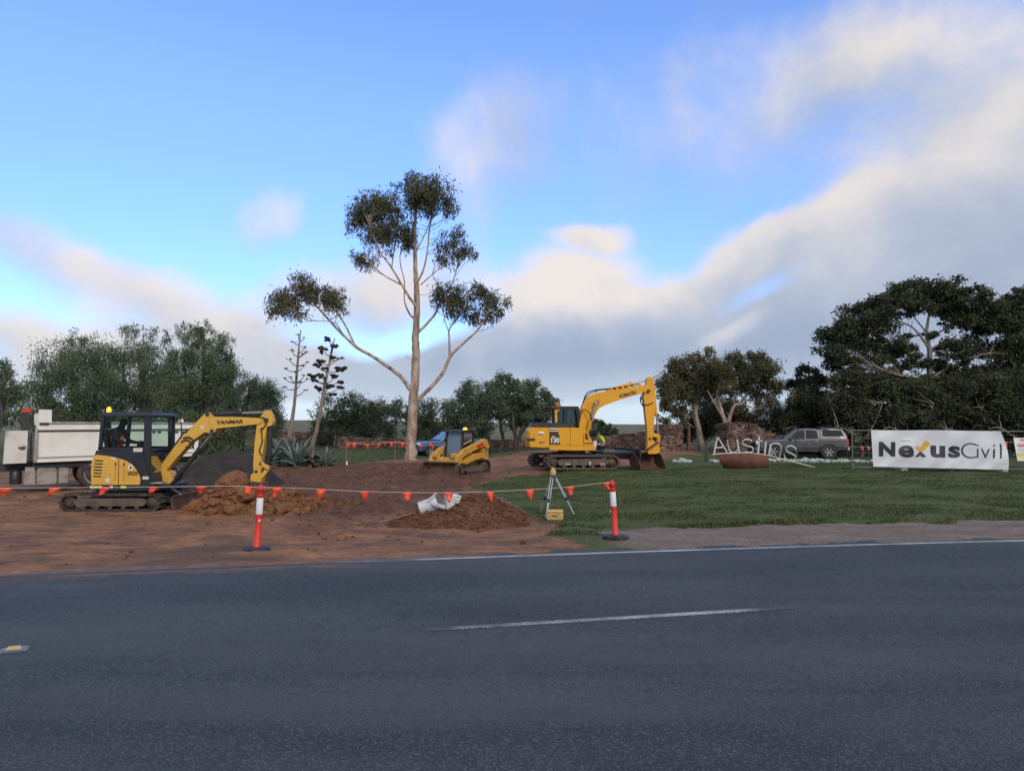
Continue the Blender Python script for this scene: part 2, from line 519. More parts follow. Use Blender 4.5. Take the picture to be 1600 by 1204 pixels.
# ground contacts read off the photograph, at the depth of the thing that stands there
CP = [(20, 800, 16.0), (95, 799, 16.0), (170, 799, 16.0), (250, 799, 16.0), (170, 785, 17.6), (60, 769, 20.2), (200, 759, 22.3), (310, 752, 24.2),
      (300, 803, 15.3), (480, 803, 15.3), (430, 757, 23.5), (420, 727, 34), (500, 727, 34), (543, 728, 35),
      (643, 719, 40), (680, 744, 31), (755, 737, 33), (600, 790, 17), (620, 770, 20), (560, 745, 26), (720, 822, 13.4), (800, 790, 16.0),
      (850, 808, 14.3), (900, 804, 14.3), (860, 734, 30.5), (970, 734, 31.5), (1015, 734, 30.5), (900, 770, 20), (1100, 770, 20),
      (1160, 731, 29), (1270, 730, 29), (1290, 717, 41), (1190, 714, 43), (1335, 734, 26.3), (1490, 737, 26), (1600, 738, 25.8),
      (1350, 780, 18), (1500, 780, 18), (1600, 790, 17), (700, 712, 50), (560, 702, 50), (1060, 722, 35), (1060, 705, 44), (300, 712, 44),
      (100, 712, 44), (870, 703, 48), (1450, 714, 42), (1590, 714, 42)]
CPW = [W(*c) for c in CP]
_cx = [p.x for p in CPW]; _cy = [p.y for p in CPW]; _cz = [p.z for p in CPW]
for X in np.arange(-26, 30, 2.5):
    for dd, zz_ in ((0.9, 0.285), (2.4, 0.225 if X > 0 else 0.19)):
        _cx.append(X); _cy.append(float(edge(X)) + dd); _cz.append(zz_)
for a in np.arange(-1.2, 1.3, 0.2):
    _cx.append(a * 58); _cy.append(58.0); _cz.append(0.35)
_cx, _cy, _cz = map(np.array, (_cx, _cy, _cz))

def base_h(X, Y):
    num = np.zeros_like(X, dtype=float); den = np.zeros_like(X, dtype=float)
    for x, y, z in zip(_cx, _cy, _cz):
        s = 0.05 * y
        wgt = 1.0 / (((X - x) ** 2 + (Y - y) ** 2) + 0.6 + s * s) ** 2.2
        num += wgt * z; den += wgt
    h = num / den
    E = edge(X)
    t = sstep(Y - E, 0.1, 1.3)
    h = 0.292 * (1 - t) + h * t
    h = np.where(Y < E - 0.25, 0.292 - 0.14 * sstep(E - Y, 0.25, 0.8), h)
    Rr = np.sqrt(X * X + Y * Y)
    far = sstep(Rr, 55, 330)
    ridge = 4.6 - 1.9 * sstep(X / np.maximum(Y, 1), -0.3, 0.25)
    return h * (1 - far) + ridge * far

def inpoly(px, py, poly):
    "signed distance to a plan polygon, positive inside"
    P = np.array(poly); n = len(P)
    ins = np.zeros(px.shape, bool); dm = np.full(px.shape, 1e9)
    for i in range(n):
        x1, y1 = P[i]; x2, y2 = P[(i + 1) % n]
        if y1 != y2:
            c = ((y1 > py) != (y2 > py)) & (px < (x2 - x1) * (py - y1) / (y2 - y1) + x1)
            ins ^= c
        ex, ey = x2 - x1, y2 - y1
        t = np.clip(((px - x1) * ex + (py - y1) * ey) / (ex * ex + ey * ey + 1e-9), 0, 1)
        dm = np.minimum(dm, (px - x1 - t * ex) ** 2 + (py - y1 - t * ey) ** 2)
    d = np.sqrt(dm)
    return np.where(ins, d, -d)

def plan(px, py, z=0.12):
    k, m = ray(px, py)
    D = (z - HC) / m
    return (k * D, D)

DIRT = [(-40.0, 2.0), (-40.0, 30.0), plan(150, 722), plan(400, 730), plan(500, 727), plan(560, 722), plan(640, 716), plan(740, 716), plan(860, 708), plan(960, 702),
        plan(1040, 702), plan(1112, 704), plan(1118, 712), plan(1040, 721), plan(985, 727), plan(900, 735), plan(835, 741), plan(775, 752), plan(748, 762), plan(775, 775),
        plan(800, 795), plan(842, 812), (0.8, 12.0), (1.5, 8.0), (1.0, 2.0)]
DARKSOIL = [plan(270, 770), plan(290, 735), plan(420, 727), plan(560, 723), plan(700, 720), plan(780, 745), plan(720, 772), plan(640, 815), plan(540, 835), plan(420, 815), plan(330, 800)]

def masks(X, Y):
    n = fbm(X * 0.55, Y * 0.55, 5, 3) - 0.5
    n2 = fbm(X * 2.2, Y * 2.2, 4, 11) - 0.5
    sc = np.clip(Y * 0.03, 0.3, 1.4)
    dirt = sstep(inpoly(X, Y, DIRT) + (n * 2.6 + n2 * 1.1) * sc, -0.35, 0.45)
    E = edge(X)
    g = Y - E
    wdt = 2.25 + 0.35 * (fbm(X * 0.8, Y * 0.0 + 4, 4, 21) - 0.5) * 2
    grav = sstep(X + 1.2 * n, 0.0, 3.0) * (1 - sstep(g + 0.9 * n2, wdt - 0.18, wdt + 0.30))
    dark = sstep(inpoly(X, Y, DARKSOIL) + n * 3.0, -0.9, 0.9)
    return dirt, grav, dark

def height(X, Y, dm=None):
    X = np.asarray(X, dtype=float); Y = np.asarray(Y, dtype=float)
    h = base_h(X, Y)
    if dm is None: dm = masks(X, Y)
    dirt, grav, dark = dm
    E = edge(X); g = Y - E
    offroad = sstep(g, 0.25, 1.2)
    near = 1 - sstep(Y, 45, 70)
    rough = (fbm(X * 1.3, Y * 1.3, 4, 5) - 0.5) * 0.10 + (fbm(X * 5, Y * 5, 4, 9) - 0.5) * 0.055 + (fbm(X * 14, Y * 14, 3, 19) - 0.5) * 0.022
    lump = np.clip(fbm(X * 3.1, Y * 3.1, 4, 33) - 0.52, 0, 1) * 0.55
    h = h + offroad * near * dirt * (1 - grav) * (rough * (0.55 + 0.9 * dark) + lump * (0.10 + 0.75 * dark))
    # wheel and track ruts along the site entrance
    u = X * 0.97 + Y * 0.24; vv = -X * 0.24 + Y * 0.97
    rut = np.exp(-((np.mod(vv + 0.35 * np.sin(u * 0.22) + 0.25 * fbm(u * .3, vv * 0, 3, 8), 1.45) - 0.7) / 0.16) ** 2)
    h = h - offroad * dirt * (1 - dark) * (1 - sstep(Y, 20, 26)) * rut * 0.012
    h = h + offroad * near * (1 - dirt) * (1 - grav) * ((fbm(X * 0.9, Y * 0.9, 4, 41) - 0.5) * 0.11 + (fbm(X * 5, Y * 5, 3, 43) - 0.5) * 0.04)
    h = h + offroad * grav * ((fbm(X * 4, Y * 4, 4, 51) - 0.5) * 0.03)
    h = h + (1 - offroad) * sstep(g, -0.3, 0.05) * (fbm(X * 2.5, Y * 2.5, 5, 61) - 0.52) * 0.05
    return h

def hz(x, y):
    return float(height(np.array([x]), np.array([y]))[0])

rows = [-60, -40, -25, -14, -6, 0, 3, 5]
y_ = 6.5
while y_ < 62: rows.append(y_); y_ *= 1.0047
while y_ < 420: rows.append(y_); y_ *= 1.03
while y_ < 5000: rows.append(y_); y_ *= 1.25
rows = np.array(rows)
NCOL = 520
tcol = np.linspace(-1, 1, NCOL)
tcol = 0.80 * tcol + 0.20 * tcol ** 3
YY, TT = np.meshgrid(rows, tcol, indexing='ij')
XX = TT * (np.abs(YY) * 1.05 + 8.0)
dm_ = masks(XX, YY)
ZZ = height(XX, YY, dm_)
nr, nc = XX.shape
idx = np.arange(nr * nc).reshape(nr, nc)
FQ = np.stack([idx[:-1, :-1], idx[:-1, 1:], idx[1:, 1:], idx[1:, :-1]], -1).reshape(-1, 4)

def ground_mat():
    m = bpy.data.materials.new('ground_soil_and_grass'); m.use_nodes = True
    t = m.node_tree; b = t.nodes['Principled BSDF']; h = NT(t)
    geo = h.n('ShaderNodeNewGeometry'); P = geo.outputs['Position']
    def at(nm):
        a = h.n('ShaderNodeAttribute'); a.attribute_name = nm; return a.outputs['Fac']
    big = h.noise(P, 0.35, 2, .6).outputs[0]
    mid = h.noise(P, 1.7, 3, .65).outputs[0]
    fine = h.noise(P, 9, 4, .7).outputs[0]
    grit = h.noise(P, 45, 2, .7).outputs[0]
    st = h.v('MULTIPLY', h.v('ADD', P, h.v('SCALE', h.noise(P, .5, 2, .5).outputs['Color'], sc=1.6)), (0.55, 1.5, 1.0))
    streak = h.noise(st, 1.3, 6, .72, .3).outputs[0]
    # soil
    soil = h.ramp(h.m('ADD', h.m('MULTIPLY', streak, .65), h.m('MULTIPLY', mid, .35)),
                  [(.34, (.070, .044, .031)), (.44, (.155, .082, .050)), (.52, (.250, .122, .064)), (.60, (.315, .160, .080)), (.70, (.34, .215, .135))])
    soil = h.mix(h.rng(fine, .52, .66, 0, .65), soil, (.13, .062, .036, 1))
    soil = h.mix(h.rng(big, .50, .64, 0, .62), soil, (.078, .056, .042, 1))
    trk_ = h.noise(h.v('MULTIPLY', h.v('ADD', P, h.v('SCALE', h.noise(P, .35, 2, .5).outputs['Color'], sc=2.4)), (.35, 2.4, 1)), 1.2, 5, .7).outputs[0]
    soil = h.mix(h.rng(trk_, .55, .68, 0, .55), soil, (.068, .045, .033, 1))
    moist = h.ramp(h.m('ADD', h.m('MULTIPLY', mid, .6), h.m('MULTIPLY', fine, .4)),
                   [(.36, (.036, .022, .018)), (.48, (.082, .041, .030)), (.58, (.125, .056, .034)), (.68, (.20, .095, .055))])
    soil = h.mix(h.m('MULTIPLY', at('dark'), .85), soil, moist)
    soil = h.mix(h.rng(grit, .56, .70, 0, .45), soil, (.36, .22, .14, 1))
    # gravel shoulder
    grv = h.ramp(h.m('ADD', h.m('MULTIPLY', grit, .55), h.m('MULTIPLY', streak, .45)),
                 [(.33, (.085, .062, .050)), (.5, (.175, .135, .110)), (.66, (.30, .25, .215))])
    grv = h.mix(h.rng(mid, .5, .68, 0, .5), grv, (.15, .088, .060, 1))
    # grass
    gstr = h.noise(h.v('MULTIPLY', P, (0.5, 2.6, 1)), 1.4, 4, .7, .4).outputs[0]
    grs = h.ramp(h.m('ADD', h.m('MULTIPLY', gstr, .6), h.m('MULTIPLY', fine, .4)),
                 [(.32, (.036, .046, .015)), (.48, (.060, .082, .022)), (.60, (.090, .108, .034)), (.74, (.150, .125, .068))])
    bare = h.rng(h.m('ADD', h.m('MULTIPLY', gstr, .7), h.m('MULTIPLY', big, .3)), .53, .64, 0, .7)
    grs = h.mix(bare, grs, (.088, .066, .042, 1))
    # paddocks far off
    dist = h.v('LENGTH', P)
    grs = h.mix(h.rng(dist, 60, 130), grs, h.ramp(big, [(.3, (.105, .105, .055)), (.7, (.155, .14, .080))]))
    dn = h.m('ADD', at('dirt'), h.m('MULTIPLY', h.m('SUBTRACT', fine, .5), .7))
    col = h.mix(h.rng(dn, .30, .70), grs, soil)
    gn = h.m('ADD', at('gravel'), h.m('MULTIPLY', h.m('SUBTRACT', fine, .5), .6))
    col = h.mix(h.rng(gn, .35, .70), col, grv)
    h.put(b.inputs['Base Color'], col)
    b.inputs['Roughness'].default_value = .92
    b.inputs['Specular IOR Level'].default_value = .25
    bp = h.n('ShaderNodeBump'); bp.inputs['Strength'].default_value = .9; bp.inputs['Distance'].default_value = .035
    h.put(bp.inputs['Height'], h.m('ADD', h.m('MULTIPLY', fine, .7), h.m('MULTIPLY', grit, .4)))
    t.links.new(bp.outputs[0], b.inputs['Normal'])
    return m

ground = raw('ground', np.stack([XX, YY, ZZ], -1).reshape(-1, 3), FQ, ground_mat(), smooth=True, kind='structure',
             attrs={'dirt': dm_[0].ravel(), 'gravel': dm_[1].ravel(), 'dark': dm_[2].ravel()})

# ------------------------------------------------------------------ road
def road_mat():
    m = bpy.data.materials.new('worn_asphalt'); m.use_nodes = True
    t = m.node_tree; b = t.nodes['Principled BSDF']; h = NT(t)
    geo = h.n('ShaderNodeNewGeometry'); P = geo.outputs['Position']
    big = h.noise(h.v('MULTIPLY', P, (.35, 1.3, 1)), .8, 3, .6).outputs[0]
    mid = h.noise(P, 6, 3, .65).outputs[0]
    ston = h.n('ShaderNodeTexVoronoi', feature='F1'); ston.inputs['Scale'].default_value = 95; t.links.new(P, ston.inputs['Vector'])
    fine = h.noise(P, 160, 3, .7).outputs[0]
    base = h.ramp(big, [(.36, (.024, .031, .037)), (.50, (.036, .044, .051)), (.64, (.056, .065, .071))])
    sc = h.n('ShaderNodeSeparateColor'); t.links.new(ston.outputs['Color'], sc.inputs[0])
    base = h.mix(h.rng(sc.outputs[0], .55, 1.0, 0, .62), base, (.115, .128, .134, 1))
    base = h.mix(h.rng(sc.outputs[1], .6, 1.0, 0, .55), base, (.014, .016, .019, 1))
    base = h.mix(h.rng(mid, .52, .70, 0, .45), base, (.024, .029, .034, 1))
    lane = h.noise(h.v('MULTIPLY', P, (.10, 1.0, 1)), 1.1, 4, .6).outputs[0]
    base = h.mix(h.rng(lane, .46, .66, 0, .38), base, (.070, .076, .080, 1))
    # soil carried on to the seal beside the entrance
    a = h.n('ShaderNodeAttribute'); a.attribute_name = 'soil'
    sn = h.m('ADD', a.outputs['Fac'], h.m('MULTIPLY', h.m('SUBTRACT', h.noise(h.v('MULTIPLY', P, (.5, 2.4, 1)), 2.6, 4, .7).outputs[0], .5), 1.1))
    base = h.mix(h.rng(sn, .42, .95, 0, .85), base, h.ramp(mid, [(.35, (.13, .070, .047)), (.65, (.235, .140, .095))]))
    h.put(b.inputs['Base Color'], base)
    b.inputs['Roughness'].default_value = .78
    b.inputs['Specular IOR Level'].default_value = .35
    bp = h.n('ShaderNodeBump'); bp.inputs['Strength'].default_value = .55; bp.inputs['Distance'].default_value = .008
    h.put(bp.inputs['Height'], h.m('ADD', ston.outputs['Distance'], h.m('MULTIPLY', fine, .5)))
    t.links.new(bp.outputs[0], b.inputs['Normal'])
    return m

rx = np.concatenate([np.linspace(-260, -25, 20), np.arange(-24, 24.1, 0.25), np.linspace(25, 260, 20)])
EE = edge(rx)
offs = np.array([-13.0, -9, -6, -4, -3, -2.2, -1.6, -1.2, -0.9, -0.6, -0.35, -0.1, 0.08, 0.22])
GX = np.repeat(rx[:, None], len(offs), 1)
ragged = (fbm(rx * 1.1, rx * 0 + 2.0, 4, 71) - 0.5) * 0.22
OF = np.repeat(offs[None, :], len(rx), 0)
OF[:, -1] += ragged; OF[:, -2] += ragged * 0.5
GY = EE[:, None] + OF
GZ = np.full_like(GX, ROADZ) - 0.012 * sstep(OF, -0.1, 0.25)
soil = sstep(OF, -1.3, 0.25) * (1 - sstep(GX, -3.0, 1.2)) * 1.05 + sstep(OF, -0.25, 0.3) * 0.45
nr2, nc2 = GX.shape
i2 = np.arange(nr2 * nc2).reshape(nr2, nc2)
F2 = np.stack([i2[:-1, :-1], i2[1:, :-1], i2[1:, 1:], i2[:-1, 1:]], -1).reshape(-1, 4)
road = raw('road', np.stack([GX, GY, GZ], -1).reshape(-1, 3), F2, road_mat(), smooth=True, kind='structure', attrs={'soil': soil.ravel()})

def paint_mat(name, wear):
    m = bpy.data.materials.new(name); m.use_nodes = True
    t = m.node_tree; b = t.nodes['Principled BSDF']; h = NT(t)
    geo = h.n('ShaderNodeNewGeometry'); P = geo.outputs['Position']
    n_ = h.noise(P, 30, 7, .75).outputs[0]; n2_ = h.noise(P, 1.6, 5, .6).outputs[0]
    a = h.n('ShaderNodeAttribute'); a.attribute_name = 'wear'
    k = h.m('ADD', h.m('ADD', h.m('MULTIPLY', n_, .75), h.m('MULTIPLY', n2_, .55)), a.outputs['Fac'])
    h.put(b.inputs['Base Color'], h.mix(h.rng(k, wear - .22, wear + .18), (.46, .46, .46, 1), (.058, .062, .070, 1)))
    b.inputs['Roughness'].default_value = .75
    return m

def strip(name, xs, off0, off1, wear, mat, fun, z):
    V = []; A = []
    for x, wv_ in zip(xs, wear):
        e = fun(x)
        V += [(x, e + off0, z), (x, e + off1, z)]; A += [wv_, wv_]
    n = len(xs)
    F = [(2 * i, 2 * i + 2, 2 * i + 3, 2 * i + 1) for i in range(n - 1)]
    return raw(name, V, F, mat, kind='structure', attrs={'wear': A})
xs = np.arange(-16, 40, 0.25)
strip('edge_line', xs, -0.24, -0.13, list(0.5 * (1 - sstep(xs, -4.5, -0.5))), paint_mat('worn_white_edge_paint', .70), lambda x: float(edge(x)), ROADZ + 0.004)
pa = W(665, 984, (HC - ROADZ) / -ray(665, 984)[1]); pb = W(1190, 952, (HC - ROADZ) / -ray(1190, 952)[1])
dline = lambda x: pa.y + (pb.y - pa.y) * (x - pa.x) / (pb.x - pa.x)
pmk = paint_mat('worn_white_centre_paint', .66)
for j, (a0, a1) in enumerate(((pa.x, pb.x + 0.35), (pa.x - 12, pb.x - 12), (pa.x + 12, pb.x + 12))):
    xs = np.linspace(a0, a1, 30)
    wear_ = 0.34 * sstep(xs, a1 - 0.5, a1 - 0.05) + 0.30 * (1 - sstep(xs, a0, a0 + 0.35))
    strip('centre_line', xs, -0.05, 0.05, list(wear_), pmk, dline, ROADZ + 0.004)
# ------------------------------------------------------------------ vegetation
def barkm(name, a, b, c, stretch=6):
    m = bpy.data.materials.new(name); m.use_nodes = True
    t = m.node_tree; bs = t.nodes['Principled BSDF']; h = NT(t)
    tcn = h.n('ShaderNodeTexCoord')
    v = h.v('MULTIPLY', tcn.outputs['Object'], (stretch, stretch, 1.1))
    n_ = h.noise(v, 1.0, 6, .65, .3).outputs[0]
    h.put(bs.inputs['Base Color'], h.ramp(n_, [(.34, a), (.52, b), (.66, c)]))
    bs.inputs['Roughness'].default_value = .85
    bp = h.n('ShaderNodeBump'); bp.inputs['Strength'].default_value = .5; bp.inputs['Distance'].default_value = .03
    t.links.new(n_, bp.inputs['Height']); t.links.new(bp.outputs[0], bs.inputs['Normal'])
    return m
B_GUM = barkm('smooth_gum_bark', (.12, .068, .045), (.36, .27, .20), (.50, .40, .315), 4)
B_GUM2 = barkm('grey_gum_bark', (.10, .075, .055), (.25, .195, .15), (.38, .31, .25), 5)
B_DARK = barkm('dark_rough_bark', (.022, .018, .015), (.05, .040, .032), (.085, .07, .055), 7)
B_FIG = barkm('pale_fig_bark', (.12, .10, .08), (.22, .19, .155), (.32, .28, .23), 5)
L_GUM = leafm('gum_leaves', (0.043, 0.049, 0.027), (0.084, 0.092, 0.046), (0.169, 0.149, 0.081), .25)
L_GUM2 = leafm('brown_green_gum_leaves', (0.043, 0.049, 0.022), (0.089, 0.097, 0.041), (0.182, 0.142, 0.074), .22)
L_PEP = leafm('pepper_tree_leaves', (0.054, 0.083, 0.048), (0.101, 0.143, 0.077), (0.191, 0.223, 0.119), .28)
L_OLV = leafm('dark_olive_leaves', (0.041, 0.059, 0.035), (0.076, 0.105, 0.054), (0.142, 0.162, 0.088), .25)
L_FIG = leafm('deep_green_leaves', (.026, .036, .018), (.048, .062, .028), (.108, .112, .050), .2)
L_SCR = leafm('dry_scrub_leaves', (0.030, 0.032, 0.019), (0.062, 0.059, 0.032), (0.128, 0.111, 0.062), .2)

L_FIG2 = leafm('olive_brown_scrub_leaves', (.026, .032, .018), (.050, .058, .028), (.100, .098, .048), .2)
def leaf_quads(C, size, asp, droop, rng, outw=None):
    n = len(C)
    d = rng.normal(size=(n, 3)); d /= np.linalg.norm(d, axis=1)[:, None] + 1e-9
    d[:, 2] -= droop
    if outw is not None: d += outw
    d /= np.linalg.norm(d, axis=1)[:, None] + 1e-9
    r = rng.normal(size=(n, 3)); r -= d * (r * d).sum(1)[:, None]; r /= np.linalg.norm(r, axis=1)[:, None] + 1e-9
    L = size * rng.uniform(.65, 1.35, n)[:, None]
    wv_ = L * asp * rng.uniform(.8, 1.2, n)[:, None]
    bend = np.cross(d, r) * L * 0.12
    V = np.stack([C - d * L * .5, C + r * wv_ * .5 + bend, C + d * L * .5, C - r * wv_ * .5 + bend], 1).reshape(-1, 3)
    return V, np.arange(4 * n).reshape(n, 4)

def tree(name, label, base, D, limbs, blobs, nleaf, bark, leaf, size=.2, asp=.3, droop=.5, group=None, seed=1, depth=1.0,
         clus=14, crad=.34, shell=.55, twig=.018, cat='tree', zb=None, flat=1.0, lw=1.0):
    rng = np.random.default_rng(seed)
    bx, by = base
    o = W(bx, by, D)
    gz = hz(o.x, o.y)
    root = thing(name, label, cat, (o.x, o.y, gz), 0, group)
    off = Vector((o.x, o.y, gz))
    mb = MB(off); pts = []
    for lb in limbs:
        P = []
        for q in lb:
            px, py, wp = q[0], q[1], q[2]; dy = q[3] if len(q) > 3 else 0.0
            v = W(px, py, D + dy)
            P.append((v.x, v.y, v.z, wp * D / FPX / 2 * (.92 if lb is limbs[0] else .74) * lw))
        if lb is limbs[0]:
            P[0] = (P[0][0], P[0][1], gz - 0.25, P[0][3] * 1.12)
        sm = catmull(P, 5)
        jit = rng.normal(size=(len(sm), 3)) * 0.012
        mb.tube([Vector(p[:3]) + Vector(j) * (p[3] * 6) for p, j in zip(sm, jit)], [max(p[3], .008) for p in sm], 9)
        pts += [p[:3] for p in sm]
    pts = np.array(pts)
    CL = []; CR = []; Wt = []
    for b in blobs:
        px, py, rx, ry = b[:4]; dy = b[4] if len(b) > 4 else rng.uniform(-.6, .6)
        c = np.array(W(px, py, D + dy)); k = D / FPX
        rad = np.array([rx * k, (rx + ry) / 2 * k * depth, ry * k])
        nb = max(5, int(clus * (rx * ry * k * k) ** .6))
        u = rng.normal(size=(nb, 3)); u /= np.linalg.norm(u, axis=1)[:, None]
        rr = rng.uniform(0, 1, nb) ** (1 - shell)
        cc = c + u * rad * rr[:, None] * .95
        cr = crad * 1.35 * min(rad) * rng.uniform(.6, 1.4, nb)
        CL.append(cc); CR.append(cr); Wt.append(cr ** 2)
        for q in cc[::2]:
            dq = ((pts - q) ** 2).sum(1) + 2.0 * (pts[:, 2] > q[2])
            i = rng.choice(np.argsort(dq)[:9])
            s_ = pts[i]
            if np.linalg.norm(q - s_) > 6.5 * max(rad): continue
            mid = (s_ + q) / 2 + rng.normal(size=3) * .12 + np.array([0, 0, -.10])
            mb.tube([s_, mid, q], [twig * 1.5, twig, twig * .45], 5)
    mb.build('trunk', bark, root)
    CL = np.concatenate(CL); CR = np.concatenate(CR); Wt = np.concatenate(Wt); Wt /= Wt.sum()
    pick = rng.choice(len(CL), nleaf, p=Wt)
    g = rng.normal(size=(nleaf, 3)); g /= np.linalg.norm(g, axis=1)[:, None]
    g *= (rng.uniform(0, 1, nleaf) ** .6 * np.where(rng.uniform(0, 1, nleaf) < .15, 1.5, 1.0))[:, None]
    g[:, 2] *= flat
    C = CL[pick] + g * CR[pick][:, None]
    C[:, 2] -= droop * np.abs(rng.normal(size=nleaf)) * CR[pick] * .35
    V, F = leaf_quads(C, size, asp, droop, rng, g * .5)
    keep = V.reshape(-1, 4, 3)[:, :, 2].min(1) > gz + .03
    V = V.reshape(-1, 4, 3)[keep].reshape(-1, 3); F = np.arange(len(V)).reshape(-1, 4)
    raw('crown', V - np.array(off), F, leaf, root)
    return root

# the tall gum by the dig
tree('gum_tree', 'tall slender pale-barked gum tree with sparse crowns standing beside the dug soil', (641, 719), 40, [
    [(641, 719, 21), (642, 690, 18), (645, 640, 16), (648, 600, 15), (650, 560, 14), (649, 530, 12.5), (651, 495, 11), (651, 460, 10), (649, 420, 7.5), (648, 380, 6), (649, 335, 5), (651, 300, 3), (655, 280, 1.5)],
    [(641, 609, 9), (626, 588, 8), (605, 572, 7.5), (580, 555, 7), (558, 543, 6.5), (530, 517, 5.5), (505, 490, 4), (485, 468, 3), (470, 455, 2)],
    [(556, 542, 4.5, .3), (535, 500, 3.5, .6), (515, 475, 2, 1)], [(535, 520, 3, -.3), (520, 503, 2.2, -.5), (480, 500, 1.2, -.8), (455, 482, 1, -1)],
    [(653, 624, 9), (672, 606, 8), (692, 582, 7.5), (704, 556, 6.5), (722, 538, 5), (745, 517, 4), (757, 500, 2.5), (765, 480, 1.5)],
    [(703, 558, 5.5, .2), (702, 530, 4.5, .4), (702, 515, 3.5, .5), (712, 500, 2.5, .7), (730, 480, 1.5, .9)], [(702, 520, 2.5, 0), (695, 500, 2, 0), (693, 480, 1.3, 0)],
    [(652, 520, 7, .2), (665, 508, 5.5, .3), (680, 490, 4.5, .5), (688, 470, 3.5, .6), (705, 445, 2.5, .8), (715, 415, 2, .9), (718, 390, 1.2, 1)],
    [(650, 478, 6.5, -.3), (640, 465, 5.5, -.5), (625, 440, 4.5, -.7), (610, 415, 4, -.8), (595, 395, 3, -1), (580, 360, 2, -1.1), (575, 335, 1.2, -1.2)],
    [(628, 445, 3.5, -.6), (600, 430, 2.5, -.8), (580, 412, 2, -1), (566, 400, 1.2, -1)], [(612, 420, 3, .3), (615, 395, 2.5, .5), (620, 365, 2, .6), (612, 335, 1.2, .7)],
    [(650, 500, 5, .4), (640, 490, 4, .3), (632, 470, 3, .2), (632, 440, 2.4, .2), (625, 400, 2, .3), (640, 350, 1.2, .2)],
    [(653, 440, 4.5, .2), (662, 420, 4, .3), (668, 390, 3.3, .4), (672, 350, 2.8, .5), (683, 310, 1.5, .7)], [(649, 395, 3, 0), (662, 370, 2.3, .1), (672, 345, 1.6, .2)],
    [(657, 445, 2.5, -.5), (680, 425, 2, -.8), (700, 410, 1.5, -1)], [(640, 560, 2, .1), (632, 555, 1, .2)]],
    [(452, 468, 40, 27), (482, 445, 32, 25), (512, 462, 34, 30), (437, 475, 24, 20), (535, 480, 12, 16), (470, 490, 10, 22),
     (570, 330, 38, 30), (600, 318, 36, 30), (555, 345, 18, 22), (640, 285, 32, 20), (672, 298, 42, 32), (702, 320, 20, 20), (655, 310, 30, 26),
     (620, 360, 36, 30), (590, 372, 34, 22), (565, 402, 26, 20), (640, 375, 20, 22), (712, 370, 26, 18), (732, 388, 22, 20), (700, 392, 26, 22),
     (690, 460, 24, 26), (715, 470, 26, 26), (752, 455, 26, 22), (770, 475, 24, 28), (742, 490, 26, 20), (782, 490, 10, 16)],
    29000, B_GUM, L_GUM, size=.24, asp=.22, droop=1.2, seed=3, clus=26, crad=.30, shell=.45, twig=.014)

# pepper trees behind the truck
PG = 'pepper trees along the paddock wall'
tree('pepper_tree', 'big drooping pepper tree with a rounded dome behind the white tipper body', (120, 712), 46, [
    [(120, 712, 22), (122, 660, 18), (118, 620, 12), (110, 570, 6)], [(122, 665, 11), (150, 620, 8), (165, 570, 4)], [(121, 660, 11), (85, 630, 8), (60, 600, 4)]],
    [(120, 555, 50, 38), (75, 600, 45, 40), (150, 590, 45, 50), (100, 640, 62, 40), (55, 640, 28, 38), (160, 650, 40, 40), (130, 530, 28, 16), (110, 680, 60, 24)],
    41600, B_DARK, L_PEP, size=.20, asp=.22, droop=1.5, seed=11, clus=15, crad=.30, group=PG)
tree('pepper_tree', 'pepper tree with a loose lacy top rising behind the small yellow excavator', (230, 712), 47, [
    [(230, 712, 24), (232, 660, 18), (225, 600, 12), (215, 545, 6)], [(231, 650, 10), (262, 600, 7), (275, 550, 3)], [(228, 640, 10), (195, 600, 7), (195, 550, 3)]],
    [(205, 520, 30, 18), (240, 530, 34, 20), (200, 555, 42, 30), (250, 570, 42, 36), (215, 610, 55, 42), (275, 630, 45, 45), (200, 660, 50, 40), (250, 675, 60, 30)],
    41600, B_DARK, L_PEP, size=.20, asp=.22, droop=1.4, seed=12, clus=15, crad=.29, group=PG)
tree('pepper_tree', 'tallest pepper tree of the row, with feathery twin tops behind the small excavator boom', (325, 710), 46, [
    [(325, 710, 26), (328, 660, 20), (322, 600, 13), (318, 545, 7), (315, 510, 3)], [(325, 640, 11), (350, 590, 8), (362, 545, 3)], [(324, 630, 10), (292, 590, 7), (285, 545, 3)]],
    [(315, 515, 26, 17), (285, 515, 18, 16), (345, 530, 28, 20), (295, 545, 38, 26), (330, 565, 42, 34), (300, 605, 52, 42), (355, 605, 30, 42), (325, 650, 55, 42), (350, 670, 40, 36)],
    48000, B_DARK, L_PEP, size=.20, asp=.22, droop=1.4, seed=13, clus=15, crad=.29, group=PG)
tree('pepper_tree', 'low dark pepper tree at the end of the row beside the agave stalks', (378, 704), 48, [
    [(376, 704, 15), (377, 670, 13), (385, 630, 9), (395, 600, 4)], [(377, 670, 7), (410, 640, 5), (425, 620, 3)]],
    [(385, 600, 28, 22), (415, 620, 28, 28), (375, 640, 35, 30), (415, 655, 30, 26), (432, 640, 12, 20), (425, 675, 16, 14)],
    19200, B_DARK, L_PEP, size=.19, asp=.22, droop=1.5, seed=14, clus=14, crad=.30, group=PG)
tree('pepper_tree', 'thin open pepper tree with sky showing through, beyond the truck cabinet', (-30, 712), 46, [
    [(-30, 712, 20), (-28, 660, 14), (-10, 620, 8), (15, 590, 4)], [(-28, 660, 8), (10, 650, 5), (35, 640, 3)]],
    [(-5, 585, 30, 24), (20, 610, 24, 20), (30, 645, 20, 16), (-20, 625, 35, 30), (5, 665, 18, 12)],
    12800, B_DARK, L_PEP, size=.20, asp=.22, droop=1.4, seed=15, clus=13, crad=.30, group=PG)

